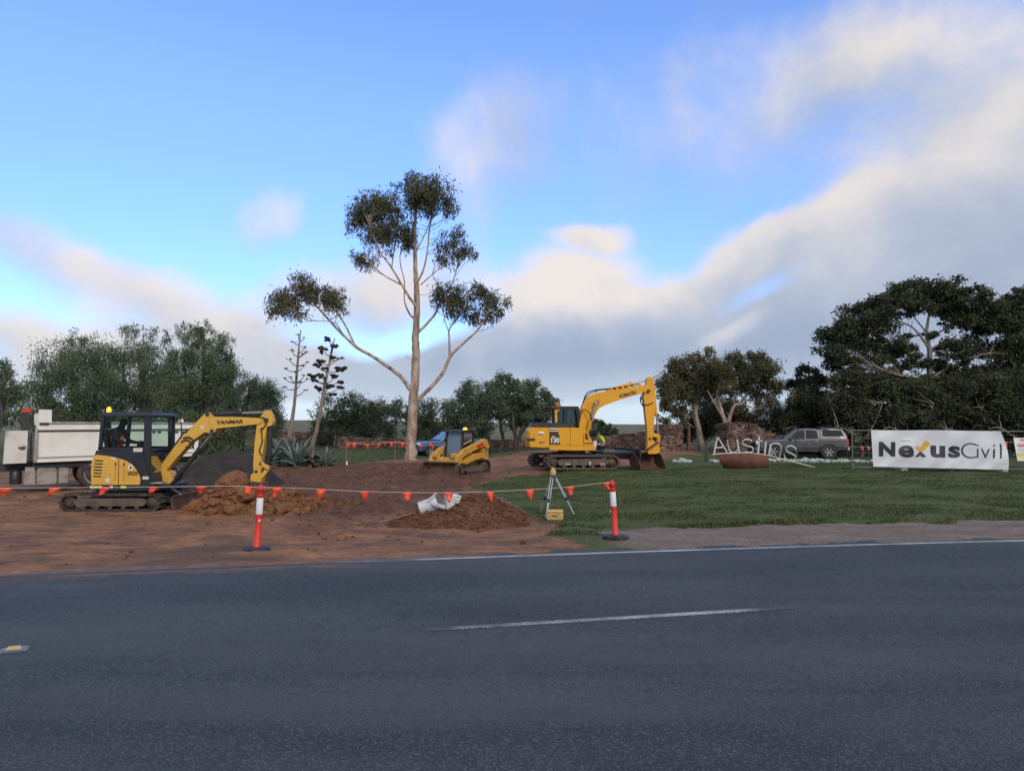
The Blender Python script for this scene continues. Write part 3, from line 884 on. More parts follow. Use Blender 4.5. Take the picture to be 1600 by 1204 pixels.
# olives beyond the low wall
OG = 'dark trees beyond the lawn'
OL = dict(size=.21, asp=.30, droop=.7, clus=16, crad=.31, group=OG)
tree('olive_tree', 'bushy dark tree behind the leaning agave stalk', (528, 698), 58, [[(528, 698, 10), (530, 670, 9), (520, 640, 5)], [(529, 675, 6), (545, 640, 3)]],
     [(515, 640, 32, 22), (545, 625, 26, 18), (530, 665, 42, 28), (495, 660, 18, 20), (560, 665, 24, 26), (540, 645, 30, 22)], 11000, B_DARK, L_OLV, seed=21, **OL)
tree('olive_tree', 'dark spreading tree with crooked trunk above the short stone wall', (576, 698), 57, [[(576, 698, 9), (574, 672, 8), (585, 650, 5), (592, 630, 3)], [(574, 675, 5), (560, 650, 3)]],
     [(568, 640, 26, 22), (600, 632, 28, 20), (585, 660, 34, 26), (610, 668, 22, 22), (625, 645, 22, 22), (560, 672, 22, 18)], 10500, B_DARK, L_OLV, seed=22, **OL)
tree('olive_tree', 'low bushy tree filling the gap right behind the gum trunk', (668, 700), 57, [[(668, 700, 9), (668, 670, 7), (675, 640, 4)]],
     [(672, 640, 32, 26), (650, 665, 26, 24), (690, 665, 28, 28), (668, 680, 36, 16), (700, 635, 16, 18)], 9500, B_DARK, L_OLV, seed=23, **OL)
tree('pepper_tree', 'rounded drooping tree standing right of the blue pickup', (730, 702), 52, [[(730, 702, 11), (732, 670, 9), (730, 630, 5)], [(731, 660, 6), (750, 620, 3)]],
     [(735, 612, 28, 24), (715, 640, 24, 26), (750, 635, 26, 26), (735, 665, 36, 26), (712, 670, 18, 20), (725, 685, 26, 12)], 11000, B_DARK, L_PEP, seed=24, **OL)
tree('pepper_tree', 'tree on two bent dark trunks behind the compact track loader', (775, 705), 51, [
    [(771, 705, 8), (762, 685, 7.5), (758, 665, 7), (766, 640, 5), (775, 610, 3)], [(781, 705, 8), (786, 685, 7), (782, 660, 6), (790, 630, 4), (795, 605, 2)]],
     [(785, 600, 26, 20), (805, 612, 24, 22), (770, 620, 26, 24), (790, 640, 40, 24), (765, 650, 26, 18), (815, 645, 22, 22), (795, 590, 16, 10)], 13000, B_DARK, L_PEP, seed=25, **OL)
tree('pepper_tree', 'tree on a cluster of dark trunks behind the large excavator counterweight', (808, 703), 50, [
    [(804, 703, 8), (806, 685, 7), (802, 665, 6), (800, 640, 4)], [(811, 703, 7), (812, 680, 6), (822, 650, 5), (835, 625, 3)], [(808, 700, 5, .4), (818, 672, 4, .4), (845, 640, 3, .3)]],
     [(830, 612, 28, 20), (852, 622, 22, 18), (835, 640, 40, 22), (812, 650, 28, 18), (860, 640, 16, 16), (845, 655, 26, 12)], 12000, B_DARK, L_PEP, seed=26, **OL)
tree('shrub', 'low dark shrub in front of the field beside the large excavator boom foot', (945, 698), 52, [[(945, 698, 5), (946, 680, 3)], [(945, 692, 3), (938, 672, 2)]],
     [(940, 672, 18, 12), (958, 682, 18, 12), (930, 660, 10, 8), (945, 662, 8, 8), (935, 685, 20, 12)], 5000, B_DARK, L_OLV, size=.22, asp=.34, droop=.3, seed=27, cat='shrub')

# gums by the gateway
tree('gum_tree', 'leaning gum tree with a dense brown-green crown behind the large excavator bucket', (1098, 700), 47, [
    [(1098, 700, 12), (1093, 675, 10), (1087, 650, 9), (1085, 620, 7), (1080, 590, 4), (1075, 570, 2)], [(1086, 640, 4), (1100, 610, 3.5), (1105, 585, 2)],
    [(1092, 670, 4, .2), (1080, 665, 3, .3), (1065, 650, 2.5, .5), (1050, 640, 1.5, .6)], [(1085, 622, 4), (1060, 600, 3), (1045, 585, 2)]],
    [(1060, 575, 28, 20), (1092, 562, 26, 16), (1045, 600, 22, 18), (1085, 590, 34, 20), (1112, 580, 24, 22), (1070, 615, 32, 18), (1040, 632, 14, 16), (1105, 610, 22, 20), (1062, 642, 26, 14), (1045, 615, 16, 16), (1108, 548, 10, 8), (1035, 655, 12, 12)],
    17000, B_GUM2, L_GUM2, size=.24, asp=.30, droop=.7, seed=31, clus=20, crad=.40, shell=.4)
tree('gum_tree', 'forked pale-limbed gum tree growing behind the heaped stone wall', (1136, 697), 45.5, [
    [(1136, 697, 11), (1134, 670, 10), (1131, 655, 8), (1124, 630, 6), (1122, 610, 5), (1130, 585, 3), (1135, 565, 2)], [(1131, 655, 6), (1118, 632, 5), (1112, 622, 4), (1105, 610, 3)],
    [(1136, 668, 9), (1142, 645, 8), (1148, 633, 7), (1160, 630, 6), (1166, 618, 4.5), (1175, 600, 3), (1180, 580, 2)], [(1163, 631, 3), (1178, 638, 2.2), (1190, 638, 1.2)], [(1122, 612, 3), (1140, 600, 2.4), (1155, 580, 1.5)]],
    [(1150, 562, 20, 16), (1180, 560, 26, 17), (1195, 582, 24, 20), (1160, 590, 24, 20), (1210, 600, 14, 18), (1178, 608, 24, 14), (1140, 600, 20, 16), (1125, 575, 16, 18), (1190, 622, 20, 12)],
    12000, B_GUM2, L_GUM2, size=.23, asp=.30, droop=.7, seed=32, clus=18, crad=.38, shell=.45)
tree('shrub', 'dark scrubby bush filling the space under the forked gum tree', (1100, 697), 52, [[(1100, 697, 6), (1105, 660, 4), (1120, 630, 2)]],
     [(1100, 650, 40, 26), (1140, 650, 40, 28), (1165, 660, 30, 26), (1120, 675, 55, 20), (1075, 670, 22, 20), (1150, 630, 24, 16)], 15000, B_DARK, L_SCR, size=.24, asp=.34, droop=.4, seed=33, cat='shrub')
tree('shrub', 'twiggy grey-brown bush left of the grey pickup canopy', (1215, 700), 50, [[(1215, 700, 5), (1212, 660, 4), (1200, 630, 2.5), (1190, 615, 1.2)], [(1213, 665, 3), (1230, 635, 2), (1238, 618, 1)], [(1212, 660, 2.5), (1212, 630, 1.6), (1208, 610, 1)]],
     [(1205, 640, 30, 20), (1228, 650, 26, 22), (1190, 665, 30, 20), (1225, 678, 40, 18), (1205, 620, 20, 12)], 7500, B_GUM2, L_SCR, size=.20, asp=.3, droop=.3, seed=34, clus=20, crad=.4, twig=.016, cat='shrub')
tree('tree', 'small round-topped tree left of the great spreading tree', (1268, 700), 50, [[(1268, 700, 9), (1266, 660, 7), (1262, 620, 5), (1260, 590, 3)], [(1265, 630, 4), (1280, 600, 2)]],
     [(1262, 583, 22, 13), (1245, 600, 16, 14), (1275, 598, 22, 16), (1258, 618, 24, 14), (1280, 625, 22, 20), (1255, 640, 24, 18)], 11000, B_FIG, L_FIG, size=.24, asp=.42, droop=.2, seed=35, clus=16, crad=.38)
# the great spreading tree
tree('spreading_tree', 'great spreading umbrella-crowned tree with pale limbs towering behind the banner fence', (1452, 712), 46, [
    [(1452, 712, 26), (1452, 650, 22), (1453, 600, 17), (1453, 570, 14), (1452, 545, 12), (1448, 520, 9), (1452, 490, 6), (1456, 470, 3)],
    [(1451, 545, 8), (1436, 522, 6.5), (1420, 508, 5), (1395, 500, 3.5), (1370, 500, 2)], [(1453, 530, 7), (1475, 515, 5.5), (1500, 505, 4), (1530, 495, 2.5)],
    [(1448, 520, 5), (1432, 500, 4, .8), (1415, 480, 2.5, 1)], [(1455, 600, 8, -.8), (1430, 590, 6, -1.4), (1400, 585, 4, -2), (1360, 570, 2.5, -2)],
    [(1455, 590, 8, -.8), (1490, 570, 6, -1), (1530, 555, 4, -1.5), (1570, 550, 2.5, -1.5)], [(1452, 640, 9, -1), (1440, 622, 7, -1.8), (1420, 610, 5, -2.4), (1400, 602, 3, -3)]],
    [(1440, 454, 66, 20), (1482, 466, 58, 22), (1388, 476, 50, 20), (1345, 500, 44, 22), (1312, 526, 30, 22), (1298, 552, 20, 18), (1350, 532, 40, 20), (1398, 545, 38, 16),
     (1365, 560, 46, 16), (1430, 480, 42, 14), (1515, 488, 48, 22), (1545, 512, 44, 20), (1500, 540, 36, 16), (1475, 565, 30, 16), (1550, 548, 48, 18), (1420, 568, 34, 14), (1325, 566, 38, 16),
     (1415, 466, 34, 14), (1492, 500, 28, 12), (1378, 512, 34, 12), (1395, 592, 40, 18), (1510, 585, 46, 20), (1450, 600, 34, 18), (1340, 595, 44, 20), (1560, 585, 40, 22), (1460, 520, 16, 9), (1410, 525, 18, 8)],
    64000, B_FIG, L_FIG, size=.25, asp=.42, droop=.15, seed=41, clus=24, crad=.44, shell=.45, depth=1.5, flat=.65, twig=.011, lw=.62)
tree('spreading_tree', 'dark spreading tree right of the great umbrella-crowned one, above the safety notice', (1622, 712), 45, [
    [(1622, 712, 24), (1620, 640, 18), (1612, 570, 12), (1600, 520, 7), (1590, 480, 3)], [(1614, 580, 8), (1580, 550, 5), (1560, 530, 3)], [(1616, 570, 8), (1650, 530, 6), (1665, 490, 3)]],
    [(1590, 462, 30, 14), (1620, 478, 44, 24), (1585, 500, 28, 18), (1600, 540, 36, 22), (1570, 555, 26, 14), (1650, 520, 44, 34), (1630, 580, 50, 36)],
    24000, B_FIG, L_FIG, size=.25, asp=.42, droop=.15, seed=42, clus=18, crad=.42, depth=1.2, flat=.7, lw=.6)
SG = 'dark undergrowth behind the fence'
for i, (bx, top, wv_, lbl, sd) in enumerate((
        (1272, 612, 52, 'dark drooping bush right behind the grey pickup', 51), (1345, 578, 60, 'dense dark bush behind the left end of the banner', 52),
        (1425, 590, 58, 'dense dark bush with bare grey twigs behind the middle of the banner', 53), (1505, 582, 60, 'dense dark bush behind the right end of the banner', 54),
        (1590, 580, 60, 'dense dark bush behind the safety notice', 55))):
    tree('shrub', lbl, (bx, 712), 42.5 + (i % 2) * .8 + (4.5 if i == 0 else 0), [
        [(bx, 712, 10), (bx + 4, 680, 8), (bx - 8, 640, 5), (bx - 18, top + 22, 2)], [(bx + 2, 690, 6, -.5), (bx + 22, 660, 4, -1.0), (bx + 34, 630, 2, -1.2)], [(bx, 685, 5, -1), (bx - 30, 668, 3, -1.6), (bx - 45, 670, 1.5, -1.8)]],
        [(bx - 14, top + 20, wv_ * .66, 24), (bx + 24, top + 28, wv_ * .66, 26), (bx + 4, top + 110, wv_ * .8, 18), (bx - 26, top + 50, wv_ * .55, 26), (bx + 5, top + 66, wv_ * .8, 26), (bx + 28, top + 84, wv_ * .55, 22), (bx - 22, top + 90, wv_ * .55, 22)],
        21000, B_GUM2, [L_FIG, L_FIG2][i % 2], size=.23, asp=.38, droop=.5, seed=sd, clus=16, crad=.40, cat='shrub', group=SG, lw=.6)

# ---- agaves
L_AG = pm('agave_leaf', (.115, .165, .145), (.165, .215, .185), 3, .55, col3=(.30, .29, .22), s3=14, amt3=(.66, .8))
L_AGD = pm('withered_agave_leaf', (.125, .105, .085), (.075, .060, .048), 5, .85, col3=(.20, .18, .145), s3=9)
def agave_leaf(L, wd_, rise, fold):
    mb = MB(); loops = []
    for i in range(8):
        t = i / 7
        x = L * t * (1 - .12 * t)
        z = L * rise * (t - fold * t * t)
        hw = wd_ * .5 * (0.72 + .9 * t) * (1 - t ** 3.2) if t < 1 else .004
        hw = max(hw, .004); th = .035 * (1 - t) + .004
        loops.append([Vector((x, -hw, z + hw * .45)), Vector((x, 0, z - th)), Vector((x, hw, z + hw * .45)), Vector((x, 0, z + .006))])
    mb.loft(loops, True, True)
    me = mb.build('leaf', None)
    m_ = me.data; bpy.data.objects.remove(me)
    return m_
def agave(pxc, py, D, sc, n, dry, label, seed):
    rg = random.Random(seed)
    p = W(pxc, py, D); gz = hz(p.x, p.y)
    r_ = thing('agave_plant', label, 'agave', (p.x, p.y, gz), rg.uniform(0, 6), 'agaves around the tall flower stalks')
    shapes = [agave_leaf(1.2 * sc, .30 * sc, q, fo) for q, fo in (((.30, 1.0), (.75, .8), (.55, .45)) if dry else ((.5, .45), (.95, .35), (1.5, .22)))]
    for m_ in shapes: m_.materials.append(L_AGD if dry else L_AG)
    core = MB(); core.lump((0, 0, .10), (.16 * sc, .16 * sc, .2 * sc), .1, 2, rg); core.build('heart', L_AGD if dry else L_AG, r_)
    for i in range(n):
        o = bpy.data.objects.new('leaf', shapes[i % 3 if not dry else rg.choice((0, 0, 1, 2))])
        COL.objects.link(o); o.parent = r_
        o.rotation_euler = (rg.uniform(-.2, .2), -rg.uniform(-.12, .25), i * 2.399 + rg.uniform(-.2, .2))
        k = rg.uniform(.75, 1.1); o.scale = (k, k * rg.uniform(.8, 1.2), k); o.location = (0, 0, .10 * sc)
    return r_
agave(440, 725, 33.5, .95, 30, False, 'large blue-grey agave rosette below the straight flower stalk', 1)
agave(420, 727, 32.8, .85, 24, False, 'blue-grey agave rosette half hidden by the small excavator arm', 2)
agave(463, 727, 32.6, .90, 28, False, 'blue-grey agave rosette right in front of the straight stalk', 3)
agave(482, 728, 33.0, .85, 34, True, 'withered brown agave between the two flower stalks', 4)
agave(496, 727, 33.6, .95, 40, True, 'collapsed withered agave at the foot of the leaning stalk', 5)
agave(509, 727, 33.0, .55, 20, False, 'small grey-green agave on the edge of the withered clump', 6)
ST = barkm('agave_stalk', (.10, .07, .05), (.22, .17, .13), (.36, .30, .25), 8)
POD = pm('dark_seed_heads', (.022, .018, .015), (.045, .035, .026), 9, .9)
def stalk(pts, label, D, heads, heavy, seed):
    rg = random.Random(seed)
    P = [W(x, y, D) for x, y, _ in pts]
    P[0].z = hz(P[0].x, P[0].y) - .1
    r_ = thing('agave_flower_stalk', label, 'flower stalk', tuple(P[0]), 0)
    mb = MB(P[0]); sm = catmull([(*p, q[2] * D / FPX / 2) for p, q in zip(P, pts)], 5)
    mb.tube([q[:3] for q in sm], [q[3] for q in sm], 8); mb.build('stem', ST, r_)
    A, B_ = P[0], P[-1]
    for (hx, hy, sx_, sz_) in heads:
        q = W(hx, hy, D + rg.uniform(-.7, .7))
        s_ = min(sm, key=lambda c: abs(c[2] - (q.z - .25)))
        b = MB(P[0])
        b.tube([s_[:3], (Vector(s_[:3]) * .45 + q * .55) + Vector((0, 0, -.08)), q], [.028, .02, .014], 5)
        k = D / FPX
        if heavy:
            for _ in range(7):
                b.lump(q + Vector((rg.uniform(-.7, .7) * sx_ * k, rg.uniform(-.25, .25), rg.uniform(-.4, .5) * sz_ * k)), (sx_ * k * .42, sx_ * k * .4, sz_ * k * .5), .35, 1, rg, True)
        else:
            for _ in range(6):
                e = q + Vector((rg.uniform(-1, 1) * sx_ * k * .8, rg.uniform(-.25, .25), rg.uniform(-.2, 1) * sz_ * k))
                b.tube([q, (q + e) / 2 + Vector((0, 0, -.03)), e], [.014, .012, .022], 4)
        b.build('seed_head', POD, r_)
stalk([(453, 727, 10), (452, 690, 8), (460, 630, 5), (464, 580, 4), (467, 545, 3), (470, 515, 1.5)],
      'straight bare agave flower stalk with thin side branches above the grey rosettes', 33.6,
      [(466, 523, 4, 3), (475, 528, 4, 2), (459, 534, 6, 2), (476, 543, 5, 2), (455, 547, 6, 3), (478, 549, 4, 2), (473, 553, 5, 3), (452, 562, 6, 3), (480, 566, 5, 2),
       (445, 576, 5, 3), (475, 571, 5, 3), (476, 586, 5, 2), (444, 591, 5, 2), (454, 590, 6, 2), (481, 592, 4, 2), (470, 597, 5, 3), (443, 604, 5, 3), (477, 609, 5, 2), (462, 582, 4, 2)], False, 5)
stalk([(489, 727, 10), (487, 700, 9), (494, 675, 6.5), (501, 640, 6), (508, 600, 5), (514, 570, 4), (520, 540, 3), (523, 528, 1.5)],
      'leaning agave flower stalk hung with black seed heads', 33.9,
      [(512, 531, 7, 5), (521, 541, 8, 5), (505, 547, 9, 7), (517, 558, 8, 4), (527, 560, 4, 2), (534, 559, 4, 2), (503, 565, 8, 5), (495, 570, 8, 4), (505, 575, 8, 4), (532, 577, 11, 6),
       (489, 588, 8, 5), (504, 588, 8, 6), (523, 588, 8, 4), (493, 594, 7, 4), (531, 597, 8, 4), (532, 605, 7, 4), (513, 604, 9, 5), (495, 608, 8, 6), (519, 617, 8, 4)], True, 6)
# ------------------------------------------------------------------ machines
def hull(pts):
    pts = sorted(set((round(x, 5), round(z, 5)) for x, z in pts))
    def half(ps):
        h_ = []
        for p in ps:
            while len(h_) > 1 and (h_[-1][0] - h_[-2][0]) * (p[1] - h_[-2][1]) - (h_[-1][1] - h_[-2][1]) * (p[0] - h_[-2][0]) <= 0: h_.pop()
            h_.append(p)
        return h_[:-1]
    return half(pts) + half(pts[::-1])

def loop_path(circ, n, step_pts=40):
    pts = []
    for x, z, r in circ:
        pts += [(x + r * math.cos(2 * PI * k / step_pts), z + r * math.sin(2 * PI * k / step_pts)) for k in range(step_pts)]
    H = hull(pts); H.append(H[0])
    L = [0]
    for a, b in zip(H, H[1:]): L.append(L[-1] + math.hypot(b[0] - a[0], b[1] - a[1]))
    out = []
    for k in range(n):
        t = L[-1] * k / n
        i = max(j for j in range(len(L) - 1) if L[j] <= t)
        u = (t - L[i]) / max(L[i + 1] - L[i], 1e-9)
        a, b = H[i], H[i + 1]
        tx, tz = b[0] - a[0], b[1] - a[1]; q = math.hypot(tx, tz) or 1
        out.append((a[0] + tx * u, a[1] + tz * u, tx / q, tz / q))
    return out, L[-1]

def track(root, circ, y0, y1, th, npad, padh, belt, frame, side, padgap=.55, rub=True):
    "crawler: belt with grousers, side frame, sprocket, idler and rollers"
    P, L = loop_path(circ, 72)
    mb = MB()
    loops = []
    for x, z, tx, tz in P:
        nx, nz = tz, -tx
        loops.append([Vector((x, y0, z)), Vector((x, y1, z)), Vector((x - nx * th, y1, z - nz * th)), Vector((x - nx * th, y0, z - nz * th))])
    mb.loft(loops, False, False, True)
    Q, _ = loop_path(circ, npad)
    for x, z, tx, tz in Q:
        nx, nz = tz, -tx; hw = L / npad * padgap / 2
        A = [(x - tx * hw, z - tz * hw), (x + tx * hw, z + tz * hw), (x + tx * hw * .6 + nx * padh, z + tz * hw * .6 + nz * padh), (x - tx * hw * .6 + nx * padh, z - tz * hw * .6 + nz * padh)]
        mb.loft([[Vector((a, y0 - .004, b)) for a, b in A], [Vector((a, y1 + .004, b)) for a, b in A]])
    tr = mb.build('track', belt, root)
    # inside: frame plate, wheels
    ym = (y0 + y1) / 2; hw = (y1 - y0) * .42
    a, b = circ[0], circ[-1]
    fr = MB()
    zb_, zt_ = min(c[1] - c[2] for c in circ), max(c[1] + c[2] for c in circ)
    xa, xb = min(a[0], b[0]), max(a[0], b[0]); rr = min(a[2], b[2]); zc = (a[1] + b[1]) / 2
    fr.prism([(xa + rr * .9, zc - rr * .42), (xb - rr * .9, zc - rr * .42), (xb - rr * .6, zc + rr * .1), (xb - rr * 1.1, zc + rr * .5), (xa + rr * 1.1, zc + rr * .5), (xa + rr * .6, zc + rr * .1)], ym - hw * 1.02, ym + hw * 1.02)
    fr.build('track_frame', frame, tr, .01)
    for nm, c in (('sprocket', a), ('idler', b)):
        wm = MB(); r_ = (c[2] - th) * .97
        mt = Matrix.Translation((c[0], ym, c[1])) @ Matrix.Rotation(PI / 2, 4, 'X')
        wm.lathe([(.01, -hw * .9), (r_ * .35, -hw * 1.0), (r_ * .5, -hw * .8), (r_ * .86, -hw * .75), (r_, -hw * .5), (r_, hw * .5), (r_ * .86, hw * .75), (r_ * .5, hw * .8), (r_ * .35, hw), (.01, hw * .9)], mt, 20)
        if nm == 'sprocket':
            for k in range(9):
                q = 2 * PI * k / 9
                p = Vector((c[0] + r_ * .62 * math.cos(q), ym - hw * .8, c[1] + r_ * .62 * math.sin(q)))
                wm.cyl(p, p + Vector((0, -.03, 0)), r_ * .07, None, 6)
        wm.build(nm, side, tr)
    nrol = 5
    for k in range(nrol):
        x = xa + rr * 1.0 + (xb - xa - rr * 2.0) * (k + .5) / nrol
        r_ = rr * .28
        rm = MB(); rm.cyl((x, ym - hw * .98, zb_ + th + r_), (x, ym + hw * .98, zb_ + th + r_), r_, None, 12)
        rm.build('roller', side, tr)
    return tr

def ram(name, p0, p1, r, frac, root, bmat, rod=None):
    p0 = Vector(p0); p1 = Vector(p1); d = p1 - p0
    mb = MB(); mb.cyl(p0, p0 + d * frac, r, None, 12); mb.cyl(p0 + d * (frac - .05), p0 + d * frac, r * 1.15, None, 12)
    mb.cyl(p0 + Vector((0, -r * 1.5, 0)), p0 + Vector((0, r * 1.5, 0)), r * .9, None, 10)
    o = mb.build(name, bmat, root)
    rb = MB(); rb.cyl(p0 + d * (frac - .02), p1, r * .5, None, 10); rb.cyl(p1 + Vector((0, -r * 1.4, 0)), p1 + Vector((0, r * 1.4, 0)), r * .8, None, 10)
    rb.build('rod', rod or M['chrome'], o)
    return o

# ---------------- person
def person(name, label, joints, edges, radii, loc, yaw, mat, clothes=(), root=0):
    r_ = thing(name, label, 'person', loc, yaw)
    def skin(nm, J, E, Rr, mt, rt):
        me = bpy.data.meshes.new(nm)
        ks = list(J); ix = {k: i for i, k in enumerate(ks)}
        me.from_pydata([J[k] for k in ks], [(ix[a], ix[b]) for a, b in E], [])
        o = bpy.data.objects.new(nm, me); COL.objects.link(o); o.parent = r_
        md = o.modifiers.new('skin', 'SKIN'); md.use_smooth_shade = True
        sv = me.skin_vertices[0].data
        for k in ks:
            rr = Rr[k]; sv[ix[k]].radius = rr if isinstance(rr, tuple) else (rr, rr)
            sv[ix[k]].use_root = (k == rt)
        s2 = o.modifiers.new('sub', 'SUBSURF'); s2.levels = 1; s2.render_levels = 2
        me.materials.append(mt)
        return o
    skin('body', joints, edges, radii, mat, 'pelvis')
    for nm, ks, E, grow, mt, rt in clothes:
        J = {k: joints[k] for k in ks}
        Rr = {}
        for k in ks:
            q = radii[k]; Rr[k] = tuple(a + grow for a in q) if isinstance(q, tuple) else q + grow
        skin(nm, J, E, Rr, mt, rt)
    return r_

# ================================================================== small excavator
YZ = W(170, 799.5, 16.0).z
F = Frame(170, 16.8, YZ)
yan = thing('mini_excavator', 'small yellow and black excavator with enclosed cab and lit amber beacon beside the white truck', 'excavator', tuple(F.o))
NEAR, FAR = -.80, .74
def circ_px(Fr, cx, cy, r, yl):
    p = Fr.L(cx, cy, yl); q = Fr.L(cx, cy + r, yl)
    return (p.x, p.z, abs(p.z - q.z))
for y0, y1 in ((NEAR, NEAR + .30), (FAR - .30, FAR)):
    a = circ_px(F, 105.5, 785, 13.2, NEAR); b = circ_px(F, 236, 785, 13.2, NEAR)
    track(yan, [a, b], y0, y1, .045, 44, .028, M['rub'], M['trackframe'], M['steel'])
mb = MB(); F.prism(mb, [(140, 790), (140, 775), (160, 768), (215, 768), (232, 776), (232, 790)], NEAR + .32, FAR - .32, NEAR); mb.build('car_body', M['blk'], yan, .02)
mb = MB(); c = F.L(184, 764, 0); mb.cyl((c.x, 0, c.z - .06), (c.x, 0, c.z + .10), .46, None, 28); mb.build('slew_ring', M['blk'], yan)
# blade across the front
mb = MB(); q = [F.L(x, y, NEAR) for x, y in ((268, 774), (266, 780), (266.5, 790), (270, 799), (273, 799), (270, 790), (269.6, 781), (271, 775))]
mb.loft([[Vector((p.x, NEAR + .02, p.z)) for p in q], [Vector((p.x, FAR, p.z)) for p in q]]); mb.build('dozer_blade', M['soilsteel'], yan, .006)
for ys in (-.42, .30):
    mb = MB(); a, b = F.L(236, 780, NEAR), F.L(267, 786, NEAR); mb.bar((a.x, ys, a.z), (b.x, ys, b.z), .10, .13); mb.build('blade_arm', M['blk'], yan, .01)
a, b = F.L(244, 768, NEAR), F.L(264, 780, NEAR)
ram('blade_ram', (a.x, -.06, a.z), (b.x, -.06, b.z), .045, .6, yan, M['blk'])
# engine cover
cov = [(143, 757), (142, 735), (143.5, 720), (147, 711), (152, 710.3), (166, 711.5), (180, 714.5), (194, 718.5), (205, 724.5), (212, 732), (217, 741), (219.5, 748), (218, 757)]
mb = MB(); F.prism(mb, cov, NEAR + .03, FAR - .05, NEAR + .03); body = mb.build('engine_cover', M['yel'], yan, .03, seg=3)
YN = NEAR + .03
def plate(Fr, name, pts, mat, parent, yl, proud=.006, th=.02, bevel=0.0, label=None):
    m_ = MB(); P = Fr.poly(pts, yl)
    m_.loft([[Vector((p.x, yl - proud, p.z)) for p in P], [Vector((p.x, yl + th, p.z)) for p in P]])
    return m_.build(name, mat, parent, bevel, label)
for k in range(6):
    y = 718 + k * 4.9; x0 = 148.5 - k * .5
    plate(F, 'louvre', [(x0, y), (x0 + 13 - k * .2, y + .8), (x0 + 12.5 - k * .2, y + 2.8), (x0 - .3, y + 2)], M['ink'], body, YN)
for k in range(5):
    x0 = 162 - .4 * k; y = 721 + k * 4.9; m_ = MB()
    p = F.L(x0, y, YN); q2 = F.L(x0 + 6.5 - .2 * k, y + 2.6, YN)
    m_.loft([[Vector((p.x, YN - .004, p.z)), Vector((q2.x, YN - .004, p.z - .02)), Vector((q2.x, YN - .004, q2.z)), Vector((p.x, YN - .004, q2.z))],
             [Vector((p.x, YN - .022, p.z - .03)), Vector((q2.x, YN - .006, q2.z + .01)), Vector((q2.x, YN - .006, q2.z)), Vector((p.x, YN - .022, q2.z))]])
    m_.build('rib', M['yel'], body)
plate(F, 'seam', [(185.2, 717), (186.1, 717.5), (185.6, 757), (184.6, 757)], M['ink'], body, YN, .004)
for x0 in (179.5, 193):
    plate(F, 'latch_slot', [(x0, 722.5), (x0 + 2.2, 722.7), (x0 + 1.8, 727.5), (x0 - .4, 727.5)], M['ink'], body, YN, .005)
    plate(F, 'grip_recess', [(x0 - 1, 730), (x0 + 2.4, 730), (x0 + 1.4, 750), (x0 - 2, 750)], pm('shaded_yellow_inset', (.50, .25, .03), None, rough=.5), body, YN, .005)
    plate(F, 'grip_bar', [(x0 + .2, 731.5), (x0 + 1.8, 731.5), (x0 + .9, 748.5), (x0 - .8, 748.5)], M['yel'], body, YN, .02, .005, .004)
m_ = MB(); c = F.L(204.5, 730, YN); m_.cyl((c.x, YN - .006, c.z), (c.x, YN + .01, c.z), .060, None, 20); bd = m_.build('round_badge', M['wink'], body)
m_ = MB(); m_.box((c.x, YN - .008, c.z), (.05, .01, .055), Matrix.Rotation(.6, 3, 'Y')); m_.build('badge_mark', M['ink'], bd)
text_mesh('ViO35', .12, M['ink'], 'model_lettering', body, upright(F.L(199.5, 742, YN) + Vector((0, -.008, 0))), .003, .002, .25, width=.24)
m_ = MB(); c = F.L(168, 750, YN); m_.cyl((c.x, YN - .006, c.z), (c.x, YN + .01, c.z), .055, None, 16); m_.build('round_sticker', M['cream'], body)
plate(F, 'sticker', [(173, 713.6), (181, 715.4), (181, 719), (173, 717)], M['cream'], body, YN, .005)
for x0 in (146, 189):
    plate(F, 'reflector', [(x0, 759), (x0 + 8, 759), (x0 + 8, 762.5), (x0, 762.5)], M['lime'], body, YN, .012, .02)
for x0 in (141, 155, 172):
    plate(F, 'reflector', [(x0, 759), (x0 + 4, 759), (x0 + 4, 762.5), (x0, 762.5)], M['wink'], body, YN, .008, .02)
# skirt and floor
mb = MB(); F.prism(mb, [(147, 711), (150, 703.5), (222, 703.5), (224, 716), (230, 735), (235, 762), (219, 762), (219.5, 748), (212, 731.5), (205, 724), (194, 718), (180, 714), (166, 711)], YN + .012, FAR - .08, YN)
mb.build('side_skirt', M['cabgrey'], yan, .012)
mb = MB(); F.prism(mb, [(143, 763), (143, 757.5), (236, 757.5), (247, 760), (247, 766), (150, 766)], YN + .03, FAR - .08, YN); mb.build('turntable_frame', M['blk'], yan, .015)
plate(F, 'serial_plate', [(223, 744), (232.5, 744), (232.5, 748.5), (223, 748.5)], M['cream'], yan, YN + .012, .012, .005)
mb = MB(); a, b = F.L(232, 755, YN), F.L(250, 754.5, YN); mb.box(((a.x + b.x) / 2, YN + .2, a.z), (b.x - a.x, .3, .03)); mb.build('step', M['silver'], yan, .004)
